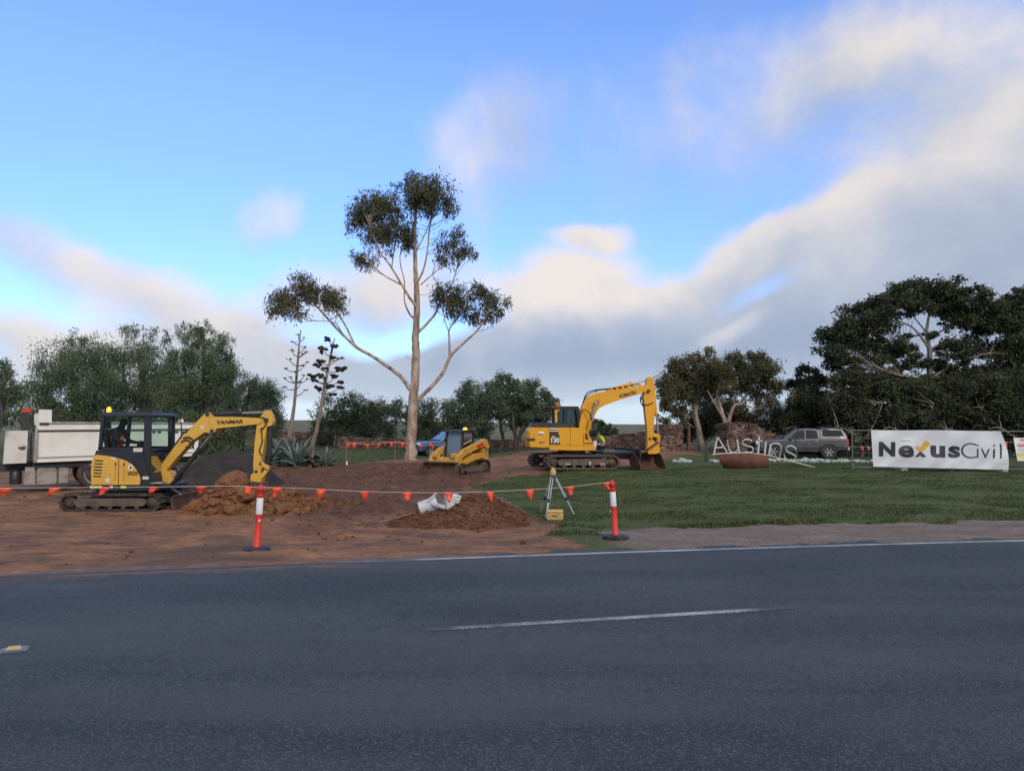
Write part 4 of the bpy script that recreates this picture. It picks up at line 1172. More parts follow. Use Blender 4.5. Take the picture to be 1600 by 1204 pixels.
# cab
CN, CF = NEAR + .06, .44
cab = MB()
xr, xf = F.L(153, 700, CN).x, F.L(235, 700, CN).x
zt, zm, zl = F.L(200, 646, CN).z, F.L(200, 703, CN).z, F.L(200, 758, CN).z
def cabp(pts, y0, y1): cab.loft([[Vector((x, y0, z)) for x, z in pts], [Vector((x, y1, z)) for x, z in pts]])
xm = F.L(225, 700, CN).x
for y0, y1 in ((CN, CN + .06), (CF - .06, CF)):
    cabp([(xr, zm), (xr + .07, zm), (xr + .13, zt), (xr + .05, zt)], y0, y1)
    cabp([(xm, zm - .35), (xf - .01, zl), (xf, zm - .1), (xf - .02, zt), (xm - .02, zt)], y0, y1)
    cabp([(xr, zm), (xm, zm), (xm, zm + .06), (xr + .01, zm + .06)], y0, y1)
    cabp([(xr + .05, zt - .07), (xm, zt - .07), (xm, zt), (xr + .05, zt)], y0, y1)
cab.box((xf - .035, (CN + CF) / 2, zt - .04), (.06, CF - CN - .12, .08)); cab.box((xf - .035, (CN + CF) / 2, zl + .05), (.06, CF - CN - .12, .10))
cab.box((xf - .035, (CN + CF) / 2, zm - .12), (.05, CF - CN - .12, .05))
cab.box((xr + .06, (CN + CF) / 2, zm + .02), (.06, CF - CN - .12, .12))
cabo = cab.build('cab_frame', M['cabgrey'], yan, .012)
mb = MB(); rz = F.L(150, 650, CN).z
mb.loft([[Vector((xr - .02, CN - .03, rz)), Vector((xf + .08, CN - .03, rz + .01)), Vector((xf + .08, CF + .03, rz + .01)), Vector((xr - .02, CF + .03, rz))],
         [Vector((xr, CN - .02, rz + .07)), Vector((xf + .06, CN - .02, rz + .05)), Vector((xf + .06, CF + .02, rz + .05)), Vector((xr, CF + .02, rz + .07))],
         [Vector((xr + .08, CN + .06, rz + .10)), Vector((xf - .02, CN + .06, rz + .09)), Vector((xf - .02, CF - .06, rz + .09)), Vector((xr + .08, CF - .06, rz + .10))]])
mb.build('cab_roof', M['cabgrey'], cabo, .015)
def pane(name, quad, parent, mat):
    m_ = MB(); q = [Vector(p) for p in quad]
    m_.add(q, [(0, 1, 2, 3)]); return m_.build(name, mat, parent)
yp = CN + .03
pane('side_window', [(xr + .08, yp, zm + .06), (xm - .005, yp, zm + .06), (xm - .02, yp, zt - .07), (xr + .12, yp, zt - .07)], cabo, M['glass'])
pane('side_window', [(xr + .08, CF - .03, zm + .06), (xm - .005, CF - .03, zm + .06), (xm - .02, CF - .03, zt - .07), (xr + .12, CF - .03, zt - .07)], cabo, M['glass'])
pane('windscreen', [(xf - .03, CN + .06, zm - .09), (xf - .03, CF - .06, zm - .09), (xf - .04, CF - .06, zt - .08), (xf - .04, CN + .06, zt - .08)], cabo, M['glass'])
pane('lower_screen', [(xf - .03, CN + .06, zl + .1), (xf - .03, CF - .06, zl + .1), (xf - .03, CF - .06, zm - .145), (xf - .03, CN + .06, zm - .145)], cabo, M['glass'])
pane('rear_window', [(xr + .06, CN + .06, zm + .1), (xr + .06, CF - .06, zm + .1), (xr + .10, CF - .06, zt - .08), (xr + .10, CN + .06, zt - .08)], cabo, M['glass'])
plate(F, 'number_plate', [(209, 699.5), (223, 699.5), (223, 705.5), (209, 705.5)], M['cream'], cabo, CN, .02, .004)
mb = MB(); sx0 = F.L(180, 690, 0).x
mb.loft([[Vector((sx0 + .02, -.42, zm - .22)), Vector((sx0 + .55, -.42, zm - .22)), Vector((sx0 + .55, .05, zm - .22)), Vector((sx0 + .02, .05, zm - .22))],
         [Vector((sx0 + .04, -.42, zm - .08)), Vector((sx0 + .55, -.42, zm - .06)), Vector((sx0 + .55, .05, zm - .06)), Vector((sx0 + .04, .05, zm - .08))]])
mb.bar((sx0 + .06, -.18, zm - .1), (sx0 - .08, -.18, zm + .48), .42, .11, (1, 0, 0)); mb.bar((sx0 - .09, -.18, zm + .5), (sx0 - .11, -.18, zm + .66), .22, .09, (1, 0, 0))
mb.build('operator_seat', M['blk'], cabo, .03)
mb = MB(); c = F.L(218, 697, 0); mb.box((c.x, .22, c.z - .12), (.3, .16, .5)); mb.build('control_console', M['blk'], cabo, .02)
mb = MB(); mb.tube([(c.x + .1, -.25, zm - .2), (c.x + .14, -.25, zm + .1), (c.x + .10, -.25, zm + .2)], .018); mb.build('joystick', M['blk'], cabo)
mb = MB(); a, b, c2 = F.L(258, 664, CF), F.L(262, 672, CF), F.L(262, 700, CF)
mb.tube([(xf, CF, zt - .1), (xf + .10, CF, zt - .12), (xf + .14, CF, zt - .3), (xf + .14, CF, zm + .05), (xf + .1, CF, zm), (xf, CF, zm)], .014, 6); mb.build('hand_rail', M['blk'], cabo)
mb = MB(); c = F.L(170, 645, -.1); bt = c.z
mb.cyl((c.x, -.1, rz + .085), (c.x, -.1, bt + .02), .05, None, 14); bb = mb.build('beacon_base', M['blk'], cabo)
mb = MB(); mb.lathe([(.048, 0), (.052, .05), (.045, .10), (.02, .125), (.002, .13)], Matrix.Translation((c.x, -.1, bt + .02)), 14); mb.build('beacon_lens', M['beacon'], bb, label='glowing amber beacon')
# boom, arm
BH = .13
boom = [(256, 734), (257, 724), (270, 706), (283, 689), (306, 664), (321, 648.5), (327, 644), (332, 644.5), (336, 651), (360, 651), (390, 652), (409, 653), (413, 656), (412, 660), (405, 662.5), (380, 665), (342, 669), (339, 675), (333, 676.5), (323, 675), (302, 690), (279, 716), (268, 729), (262, 735)]
mb = MB(); F.prism(mb, boom, -BH, BH, 0); bo = mb.build('boom', M['yel'], yan, .018)
mb = MB(); a = F.L(335, 673, 0); b = F.L(328, 647, 0)
def pin(Fr, px, py, hw, r, parent, mt):
    m_ = MB(); p_ = Fr.L(px, py, 0); m_.cyl((p_.x, -hw, p_.z), (p_.x, hw, p_.z), r, None, 12)
    return m_.build('pivot_pin', mt, parent)
pin(F, 335, 673, BH + .03, .045, bo, M['blk']); pin(F, 328, 647, BH + .03, .045, bo, M['blk'])
p = F.L(338.5, 662.6, -BH)
text_mesh('YANMAR', .125, M['ink'], 'boom_lettering', bo, upright(p + Vector((0, -.006, 0)), 0, R(2.5)), .004, .003, .18, width=.64)
m_ = MB(); c = F.L(316, 667, -BH); m_.cyl((c.x, -BH - .004, c.z), (c.x, -BH + .01, c.z), .05, None, 16); m_.build('round_sticker', M['cream'], bo)
swing = [(248, 738), (252, 735), (262, 733), (270, 737), (272, 745), (275, 748), (272, 753), (262, 757), (256, 760), (252, 757), (256, 752), (258, 745), (255, 742), (248, 742)]
mb = MB(); F.prism(mb, swing, -.16, .16, 0); mb.build('swing_bracket', M['yel'], yan, .015)
arm = [(415, 643), (418, 640.5), (422, 641), (426.5, 649), (428.5, 658), (427, 664), (419, 667), (416, 684), (413, 705), (410, 722), (411, 730), (408, 741), (399, 741), (398, 726), (400, 694), (403, 668), (405, 658), (409, 651)]
mb = MB(); F.prism(mb, arm, -.10, .10, 0); ao = mb.build('arm', M['yel'], yan, .015)
pin(F, 419, 656, .17, .05, ao, M['blk']); pin(F, 403, 736, .14, .035, ao, M['blk'])
mb = MB(); mb.tube([F.L(408, 668, -.11), F.L(410, 690, -.115), F.L(405, 704, -.115), F.L(409, 712, -.115)], .016, 6); mb.build('hose', M['hose'], ao)
ram('arm_ram', F.L(331, 647, 0), F.L(417, 643.5, 0), .055, .55, yan, M['blk'])
ram('boom_ram', F.L(273, 750, 0), F.L(334, 674, 0), .06, .66, yan, M['blk'])
ram('bucket_ram', F.L(423, 660, 0), F.L(419, 731, 0), .06, .72, yan, M['blk'], M['blk'])
for ys in (-.085, .085):
    mb = MB(); mb.bar(F.L(406, 723, ys), F.L(420, 731, ys), .03, .10); mb.build('link', M['yel'], yan, .008)
    mb = MB(); mb.bar(F.L(420, 730, ys * .6), F.L(408.5, 745, ys * .6), .05, .09); mb.build('link', M['yel'], yan, .008)
mb = MB(); F.prism(mb, [(395, 741), (400, 737), (409, 738), (412, 745), (410, 753), (402, 755), (394, 750)], -.13, .13, 0); mb.build('quick_hitch', M['yel'], yan, .012)
bk = [(393, 750), (412, 753), (414, 765), (408, 778), (396, 786), (380, 788), (368, 783), (378, 781), (390, 776), (396, 768), (394, 758)]
mb = MB(); F.prism(mb, bk, -.30, .30, 0); mb.build('bucket', M['soilsteel'], yan, .01)
def hose(parent, path, r, n=6):
    m_ = MB(); m_.tube([p[:3] for p in catmull([tuple(q) for q in path], 4)], r, n); return m_.build('hose', M['hose'], parent)
for k in range(4):
    y = -.09 + k * .06
    hose(yan, [F.L(258, 726, y), F.L(271, 702, y) + Vector((0, 0, .05)), F.L(286, 682, y) + Vector((0, 0, .06)), F.L(300, 671, y) + Vector((0, 0, .05))], .019, 6)
hose(yan, [F.L(286, 684, -.15), F.L(296, 683, -.17), F.L(303, 690, -.17), F.L(299, 700, -.16), F.L(290, 697, -.16)], .017, 6)
hose(yan, [F.L(283, 690, -.15), F.L(292, 687, -.16), F.L(300, 693, -.17), F.L(303, 702, -.16)], .015, 6)
hose(yan, [F.L(407, 652, -.1), F.L(413, 653, -.16), F.L(416, 662, -.14), F.L(408, 672, -.12)], .015, 6)
hose(yan, [F.L(262, 738, .1), F.L(276, 724, .12), F.L(285, 738, .14), F.L(280, 752, .1)], .018, 6)


# operator in the cab
ox = sx0
po = Vector(F.o)
zs = zm - .02
J = {'pelvis': (ox + .16, -.18, zs + .02), 'spine': (ox + .14, -.18, zs + .22), 'chest': (ox + .17, -.18, zs + .42), 'neck': (ox + .24, -.18, zs + .56), 'head': (ox + .30, -.18, zs + .66), 'crown': (ox + .31, -.18, zs + .77),
     'hl': (ox + .2, -.28, zs), 'kl': (ox + .56, -.30, zs + .04), 'al': (ox + .62, -.30, zs - .36), 'tl': (ox + .78, -.30, zs - .41),
     'hr': (ox + .2, -.08, zs), 'kr': (ox + .56, -.06, zs + .04), 'ar': (ox + .62, -.06, zs - .36), 'tr': (ox + .78, -.06, zs - .41),
     'sl': (ox + .19, -.36, zs + .47), 'el': (ox + .30, -.42, zs + .22), 'wl': (ox + .50, -.38, zs + .18), 'fl': (ox + .60, -.37, zs + .19),
     'sr': (ox + .19, 0, zs + .47), 'er': (ox + .30, .06, zs + .22), 'wr': (ox + .50, .02, zs + .18), 'fr': (ox + .60, .01, zs + .19)}
E = [('pelvis', 'spine'), ('spine', 'chest'), ('chest', 'neck'), ('neck', 'head'), ('head', 'crown'), ('pelvis', 'hl'), ('hl', 'kl'), ('kl', 'al'), ('al', 'tl'), ('pelvis', 'hr'), ('hr', 'kr'), ('kr', 'ar'), ('ar', 'tr'),
     ('chest', 'sl'), ('sl', 'el'), ('el', 'wl'), ('wl', 'fl'), ('chest', 'sr'), ('sr', 'er'), ('er', 'wr'), ('wr', 'fr')]
Rd = dict(pelvis=.14, spine=(.13, .15), chest=(.12, .17), neck=.06, head=.095, crown=.07, hl=.09, kl=.07, al=.05, tl=.045, hr=.09, kr=.07, ar=.05, tr=.045, sl=.07, el=.052, wl=.038, fl=.035, sr=.07, er=.052, wr=.038, fr=.035)
person('person', 'seated machine operator in dark clothes and orange vest inside the small excavator cab', J, E, Rd, tuple(po), 0, M['dark_cloth'],
       [('vest', ['pelvis', 'spine', 'chest'], [('pelvis', 'spine'), ('spine', 'chest')], .015, M['orange_vest'], 'pelvis'),
        ('cap', ['head', 'crown'], [('head', 'crown')], .012, M['ink'], 'crown')])
# ================================================================== large excavator
KY = R(2.5)
KU = R(19)
KZ = W(905, 733.5, 30.2).z
K = Frame(905, 31.2, KZ, KY)
KT = Frame(905, 31.2, KZ, KU)          # the undercarriage stands turned under the house
def turned(o):
    o.rotation_euler = (0, 0, KU - KY); return o
kom = thing('excavator', 'large yellow tracked excavator numbered 130 working at the edge of the lawn', 'excavator', tuple(K.o), KY)
KN, KF = -1.22, 1.22
for y0, y1, off in ((KN, KN + .52, 0), (KF - .52, KF, 0)):
    a = circ_px(KT, 866, 722, 10.6, KN); b = circ_px(KT, 958, 722, 10.6, KN)
    turned(track(kom, [a, b], y0, y1, .06, 42, .035, M['steel'], M['trackframe'], M['steel'], .82))
mb = MB(); KT.prism(mb, [(872, 726), (874, 715), (890, 708), (925, 708), (945, 714), (948, 726)], KN + .54, KF - .54, KN); turned(mb.build('car_body', M['blk'], kom, .03))
for x0 in (885, 889, 939, 943):
    turned(plate(KT, 'bolt', [(x0 - .9, 723.5), (x0 + .9, 723.5), (x0 + .9, 726), (x0 - .9, 726)], M['cream'], kom, KN + .02, .03, .02))
turned(plate(KT, 'tow_mark', [(919.5, 721.5), (924, 721.5), (922.5, 724), (922.5, 727), (921, 727), (921, 724)], M['cream'], kom, KN + .02, .03, .02))
mb = MB(); c = KT.L(893, 707, 0); mb.cyl((c.x, 0, c.z - .10), (c.x, 0, c.z + .16), .62, None, 30); turned(mb.build('slew_ring', M['blk'], kom))
# dozer blade at the front
xb = KT.L(979, 710, 0).x; zb0 = KT.L(979, 719.5, -1.2).z
mb = MB(); prof = [(xb, zb0), (xb + .05, zb0), (xb + .10, zb0 + .25), (xb + .07, zb0 + .52), (xb, zb0 + .52), (xb + .02, zb0 + .25)]
mb.loft([[Vector((x, -1.2, z)) for x, z in prof], [Vector((x, 1.2, z)) for x, z in prof]]); turned(mb.build('dozer_blade', M['blk'], kom, .01))
for ys in (-.5, .5):
    mb = MB(); a = KT.L(942, 713, KN); mb.bar((a.x, ys, a.z), (xb + .02, ys, zb0 + .28), .16, .2); turned(mb.build('blade_arm', M['blk'], kom, .015))
mb = MB(); a = KT.L(950, 706, KN); mb.box(((a.x + xb) / 2, 0, a.z - .05), (xb - a.x, 1.5, .12)); turned(mb.build('blade_deck', M['blk'], kom, .01))
# house: counterweight + side doors + lower frame
HN = -1.22
mb = MB(); P = K.poly([(822.5, 698), (821.5, 684), (823, 672), (829, 667), (858, 667), (858, 699)], HN)
loops = []
for y, e in ((HN, .06), (HN + .18, 0), (1.04, 0), (1.22, .06)):
    loops.append([Vector((p.x + (e if i < 4 else 0) + .10 * (y / 1.22) ** 2 * (1 if i < 4 else 0), y, p.z - (e if i in (2, 3, 4) else 0))) for i, p in enumerate(P)])
mb.loft(loops); kc = mb.build('counterweight', M['kyel'], kom, .05, seg=3)
mb = MB(); K.prism(mb, [(858.6, 695.5), (858.6, 668), (891, 667.5), (891, 695.5)], HN + .015, 1.2, HN); hs1 = mb.build('engine_door', M['kyel'], kom, .03)
mb = MB(); K.prism(mb, [(891.5, 695.5), (891.5, 667.5), (907, 668.2), (911.5, 671), (911.5, 695.5)], HN + .015, -.35, HN); hs2 = mb.build('pump_door', M['kyel'], kom, .03)
mb = MB(); K.prism(mb, [(858.6, 702.5), (858.6, 696), (929, 696), (931, 699), (930, 703), (900, 703.5)], HN + .01, 1.15, HN); mb.build('revolving_frame', M['kyel'], kom, .02)
mb = MB(); K.prism(mb, [(912.4, 695.4), (912.4, 671), (915, 671), (927.5, 692), (928, 695.4)], HN + .03, HN + .10, HN); gs = mb.build('step_side', M['kyel'], kom, .01)
mb = MB(); K.prism(mb, [(914.5, 686), (914.5, 676), (917, 676.5), (920.5, 687)], HN + .02, HN + .06, HN); mb.build('step_recess', M['rust'], gs)
mb = MB(); K.prism(mb, [(912.4, 695), (912.4, 680), (926, 691), (926, 695)], HN + .12, -.40, HN); mb.build('tank', M['kyel'], kom, .02)
plate(K, 'decal_panel', [(858.9, 670), (871, 671.5), (874.5, 682), (875.3, 694), (858.9, 694)], M['ink'], hs1, HN + .015, .006, .005)
plate(K, 'decal_stripe', [(858.9, 669), (869.5, 669), (870, 670.4), (858.9, 670.4)], pm('white_stripe_decal', (.7, .68, .62), None, rough=.4), hs1, HN + .015, .007, .005)
plate(K, 'decal_stripe', [(858.9, 672.4), (870.9, 672.4), (871.3, 673.8), (858.9, 673.8)], MATS['white_stripe_decal'], hs1, HN + .015, .009, .003)
text_mesh('130', .30, M['wink'], 'number_lettering', hs1, upright(K.L(861.2, 691.2, HN) + Vector((0, -.002, 0))), .010, .002, 0, width=.36)
text_mesh('PC', .17, pm('yellow_decal', (.75, .5, .05), None, rough=.4), 'number_lettering', hs1, upright(K.L(862.3, 685.3, HN) + Vector((0, -.002, 0))), .012, .002, 0, width=.16)
text_mesh('KOMATSU', .10, M['ink'], 'maker_lettering', kom, upright(K.L(913, 693.4, HN + .03) + Vector((0, -.008, 0))), .003, .002, .1, width=.40)
plate(K, 'vent_grille', [(823.5, 684.5), (836, 684.5), (836, 689), (823.5, 689)], M['blk'], kc, HN, .004, .06)
m_ = MB(); c = K.L(845.5, 677, HN); m_.lathe([(.01, 0), (.15, 0), (.15, .012), (.01, .012)], Matrix.Translation((c.x, HN + .0, c.z)) @ Matrix.Diagonal((1, 1, .5, 1)) @ Matrix.Rotation(PI / 2, 4, 'X'), 18); m_.build('oval_badge', M['wink'], kc)
plate(K, 'badge_bar', [(842, 676.3), (849, 676.3), (849, 678), (842, 678)], M['red'], kc, HN, .018, .003)
plate(K, 'warning_sticker', [(843, 690), (846, 690), (846, 692.5), (843, 692.5)], M['ink'], kc, HN, .006, .02)
plate(K, 'warning_sticker', [(847, 689.5), (851, 689.5), (851, 692), (847, 692)], M['red'], kc, HN, .006, .02)
# black top deck, rails, cab (far side)
mb = MB(); K.prism(mb, [(834, 667), (836, 661.5), (852, 659.5), (897, 661), (899, 667.5)], HN + .12, 1.1, HN); mb.build('bonnet', M['blk'], kom, .03)
def rail(path, r=.02, nm='hand_rail', mt=None):
    m_ = MB(); m_.tube([K.L(*p) for p in path], r, 6); return m_.build(nm, mt or M['blk'], kom)
rail([(832, 666, -1), (832, 640, -1), (836, 637.5, -1), (866, 634.5, -1), (867, 664, -1)])
rail([(832, 651, -1), (867, 650, -1)]); rail([(850, 666, -1), (851, 636, -1)])
rail([(826, 666, -1.1), (827, 653.5, -1.1), (833, 652.5, -1.1), (834, 666, -1.1)])
rail([(867, 640, -1.0), (905, 638.5, -1.0), (901, 664, -1.0)]); rail([(885, 664, -1), (886, 639, -1)]); rail([(893, 664, -1), (894, 639, -1)])
rail([(832, 666, .2), (832, 640, .2), (836, 637.5, .2)], .018)
CY0, CY1 = .12, 1.12
cx0, cx1 = K.L(866, 650, CY0).x, K.L(906, 650, CY0).x
cz0, cz1 = K.L(880, 700, CY0).z, K.L(880, 637.5, CY0).z
cz2 = K.L(880, 666, CY0).z
mb = MB()
mb.loft([[Vector((cx0, y, cz0)), Vector((cx1 + .08, y, cz0)), Vector((cx1 + .08, y, cz2)), Vector((cx0, y, cz2))] for y in (CY0, CY1)])
for y in (CY0, CY1 - .07):
    for xa_, xb_ in ((cx0, cx0 + .09), (cx0 + .5, cx0 + .57), (cx1 - .05, cx1 + .05)):
        mb.loft([[Vector((xa_, yy, cz2)), Vector((xb_, yy, cz2)), Vector((xb_ - (.10 if xa_ > cx0 + .6 else 0), yy, cz1)), Vector((xa_ - (.10 if xa_ > cx0 + .6 else 0), yy, cz1))] for yy in (y, y + .07)])
mb.loft([[Vector((cx0 - .03, y, cz1)), Vector((cx1 - .02, y, cz1)), Vector((cx1 - .08, y, cz1 + .09)), Vector((cx0 + .04, y, cz1 + .09))] for y in (CY0 - .03, CY1 + .03)])
kcab = mb.build('cab', M['blk'], kom, .015)
for y in (CY0 + .03, CY1 - .03):
    pane('side_window', [(cx0 + .09, y, cz2), (cx1 - .05, y, cz2), (cx1 - .15, y, cz1), (cx0 + .09, y, cz1)], kcab, glassm('dark_cab_glass', (.22, .27, .27), .7))
pane('windscreen', [(cx1, CY0 + .07, cz2), (cx1, CY1 - .07, cz2), (cx1 - .1, CY1 - .07, cz1), (cx1 - .1, CY0 + .07, cz1)], kcab, bpy.data.materials['dark_cab_glass'])
pane('rear_window', [(cx0 + .03, CY0 + .07, cz2), (cx0 + .03, CY1 - .07, cz2), (cx0 + .03, CY1 - .07, cz1), (cx0 + .03, CY0 + .07, cz1)], kcab, bpy.data.materials['dark_cab_glass'])
mb = MB(); mb.box((cx0 + .42, (CY0 + CY1) / 2, cz2 + .1), (.5, .5, .16)); mb.bar((cx0 + .22, (CY0 + CY1) / 2, cz2 + .1), (cx0 + .14, (CY0 + CY1) / 2, cz2 + .72), .46, .12, (1, 0, 0)); mb.build('operator_seat', M['cabgrey'], kcab, .03)
mb = MB(); K.prism(mb, [(866.5, 662), (866.5, 640.5), (868, 639), (874, 639), (874, 641.5), (871, 642.5), (871, 662)], -.75, -.63, -.75); mb.build('air_intake_post', M['kyel'], kom, .015)
mb = MB(); c = K.L(871, 637.5, -.1); mb.lathe([(.10, -.02), (.13, .0), (.12, .22), (.10, .27), (.02, .28)], Matrix.Translation((c.x, -.1, c.z)), 14); mb.build('pre_cleaner', pm('faded_orange_plastic', (.36, .12, .035), (.26, .10, .04), 5, .6), kom)
mb = MB(); mb.cyl((c.x, -.1, c.z - .62), (c.x, -.1, c.z - .02), .05, None, 10); mb.build('intake_pipe', M['blk'], kom)
# mirror on the boom side
mb = MB(); c = K.L(930, 667, -.9); mb.box((c.x, -.9, c.z), (.22, .10, .28)); mr = mb.build('mirror', M['blk'], kom, .02)
rail([(917, 666.5, -.9), (924, 664, -.9), (927, 664.5, -.9)], .014, 'mirror_arm')
# boom
KB = .23
boomk = [(903, 690), (904, 667), (904.5, 655), (906, 641), (909.5, 632), (913.5, 625), (920, 618.5), (930, 614), (962, 608.5), (985, 605.2), (1004, 602.2), (1009, 602.6), (1010.5, 606), (1009, 610), (1004, 614.2), (992, 617.3), (962, 626.3), (942, 634), (935, 638), (930, 645), (925, 657), (921.5, 669), (917, 690)]
mb = MB(); K.prism(mb, boomk, -KB, KB, 0); kb = mb.build('boom', M['kyel'], kom, .03)
text_mesh('KOMATSU', .21, M['ink'], 'boom_lettering', kb, upright(K.L(968.5, 621.2, -KB) + Vector((0, -.006, 0)), 0, R(13.5)), .008, .003, .05, width=.80)
pin(K, 931.5, 628.5, KB + .09, .085, kb, M['rust'])
armk = [(1009.5, 591), (1012, 589), (1018.5, 589.8), (1020.2, 596), (1021.3, 619), (1022.3, 638), (1021, 655), (1019.6, 668), (1020, 677), (1016, 690), (1010.5, 690), (1009.6, 668), (1007.6, 650), (1006, 635), (1004.3, 622), (1006, 614), (1008.5, 604)]
mb = MB(); K.prism(mb, armk, -.19, .19, 0); ka = mb.build('arm', M['kyel'], kom, .025)
pin(K, 1011.5, 611, .30, .08, ka, M['rust']); pin(K, 1014, 685, .24, .06, ka, M['rust'])
ram('arm_ram', K.L(951, 610, 0), K.L(1012.5, 592.5, 0), .095, .60, kom, M['kyel'])
for ys in (-.42, .42):
    ram('boom_ram', K.L(914.5, 688, ys), K.L(931.5, 629, ys), .085, .52, kom, M['kyel'])
ram('bucket_ram', K.L(1020.5, 606, 0), K.L(1029, 681, 0), .075, .55, kom, M['kyel'])
for ys in (-.17, .17):
    mb = MB(); mb.bar(K.L(1014.5, 677, ys), K.L(1030.5, 682, ys), .06, .17); mb.build('link', M['kyel'], kom, .01)
    mb = MB(); mb.bar(K.L(1029.5, 681, ys * .6), K.L(1026.5, 700, ys * .6), .06, .15); mb.build('link', M['kyel'], kom, .01)
mb = MB(); K.prism(mb, [(1009.5, 704), (1010.5, 688), (1015, 684), (1022, 690), (1029, 697), (1029.5, 706), (1024, 708.5), (1012, 708.5)], -.2, .2, 0); kq = mb.build('quick_hitch', M['kyel'], kom, .02)
mb = MB(); a = K.L(1012, 705, -.2); mb.bar(K.L(1011, 703, -.23), K.L(1029, 690, -.23), .05, .10); mb.build('hitch_ram', M['rust'], kq)
hose(kom, [K.L(905, 660, -.3), K.L(910, 640, -.32), K.L(921, 645, -.5), K.L(926, 663, -.5), K.L(928, 676, -.45)], .024)
hose(kom, [K.L(908, 655, .1), K.L(914, 626, .1) + Vector((0, 0, .1)), K.L(930, 613, .1) + Vector((0, 0, .06)), K.L(951, 608, .1)], .024)
hose(kom, [K.L(907, 652, -.15), K.L(913.5, 624, -.15) + Vector((0, 0, .1)), K.L(925, 612, -.15) + Vector((0, 0, .05)), K.L(960, 606, -.15), K.L(1000, 600, -.15)], .028)
hose(kom, [K.L(931, 613, 0), K.L(933, 609, 0), K.L(940, 608, 0), K.L(952, 608, 0)], .022)
hose(kom, [K.L(1006, 612, -.24), K.L(1000.5, 622, -.26), K.L(1003, 631, -.25), K.L(1012, 632, -.22), K.L(1020, 629, -.2)], .024)
hose(kom, [K.L(1006, 616, .1), K.L(1001, 626, .1), K.L(1005, 635, .0)], .024)
for x in range(6):
    mb = MB(); p = K.L(955 + x * 9, 608.2 - x * 1.4, -.15); mb.box((p.x, -.15, p.z), (.10, .14, .10)); mb.build('hose_clamp', M['kyel'], kb, .01)
# mud bucket, turned on its hitch so that the open side shows
bp_ = K.L(1012.5, 712, 0)
mb = MB(); ry = R(-68); rot = Matrix.Rotation(ry, 3, 'Z')
prof = [(-.42, .02), (-.50, -.20), (-.44, -.42), (-.22, -.62), (.10, -.70), (.46, -.68)]   # back sheet from hinge round to lip
hwid = .70; th = .03
outer = prof; inner = [(x + .03, z + .03) for x, z in prof]
outl = outer + inner[::-1]
def bt_(x, y, z): return rot @ Vector((x, y, z)) + bp_ + Vector((0, 0, .07))
mb.loft([[bt_(x, y, z) for x, z in outl] for y in (-hwid, hwid)])
for y in (-hwid, hwid - .03):
    sp = prof + [(.40, -.52), (.10, -.06), (-.10, .06)]
    mb.loft([[bt_(x, yy, z) for x, z in sp] for yy in (y - .001, y + .03)])
mb.loft([[bt_(x, y, z) for x, z in ((-.42, .0), (-.10, .06), (-.12, .10), (-.44, .06))] for y in (-hwid, hwid)])
mb.build('bucket', M['soilsteel'], kom, .008)

# ---------------- worker behind the large excavator
pw = W(938, 719, 33.6); gz = hz(pw.x, pw.y)
Hm = 1.74
J = {'pelvis': (0, 0, .94), 'spine': (.01, .0, 1.14), 'chest': (0, .02, 1.36), 'neck': (-.05, 0, 1.50), 'head': (-.09, -.01, 1.60), 'crown': (-.09, -.01, 1.71),
     'hl': (0, -.10, .90), 'kl': (-.02, -.13, .50), 'al': (.02, -.14, .09), 'tl': (-.16, -.15, .04), 'hr': (0, .10, .90), 'kr': (.02, .13, .50), 'ar': (.06, .14, .09), 'tr': (-.12, .15, .04),
     'sl': (0, -.19, 1.42), 'el': (.14, -.27, 1.15), 'wl': (-.12, -.25, 1.06), 'pl': (-.20, -.23, 1.07), 'f1': (-.28, -.24, 1.08), 'f2': (-.28, -.21, 1.09), 'f3': (-.27, -.26, 1.06), 'f4': (-.27, -.19, 1.08), 'th': (-.22, -.19, 1.12),
     'sr': (0, .20, 1.42), 'er': (.02, .28, 1.14), 'wr': (-.20, .16, 1.06), 'pr': (-.28, .12, 1.07)}
E = [('pelvis', 'spine'), ('spine', 'chest'), ('chest', 'neck'), ('neck', 'head'), ('head', 'crown'), ('pelvis', 'hl'), ('hl', 'kl'), ('kl', 'al'), ('al', 'tl'), ('pelvis', 'hr'), ('hr', 'kr'), ('kr', 'ar'), ('ar', 'tr'),
     ('chest', 'sl'), ('sl', 'el'), ('el', 'wl'), ('wl', 'pl'), ('pl', 'f1'), ('pl', 'f2'), ('pl', 'f3'), ('pl', 'f4'), ('wl', 'th'), ('chest', 'sr'), ('sr', 'er'), ('er', 'wr'), ('wr', 'pr')]
Rd = dict(pelvis=(.15, .13), spine=(.14, .13), chest=(.17, .13), neck=.06, head=.092, crown=.07, hl=.095, kl=.065, al=.05, tl=.045, hr=.095, kr=.065, ar=.05, tr=.045, sl=.075, el=.05, wl=.035, pl=.036, f1=.011, f2=.011, f3=.010, f4=.010, th=.012, sr=.075, er=.05, wr=.035, pr=.035)
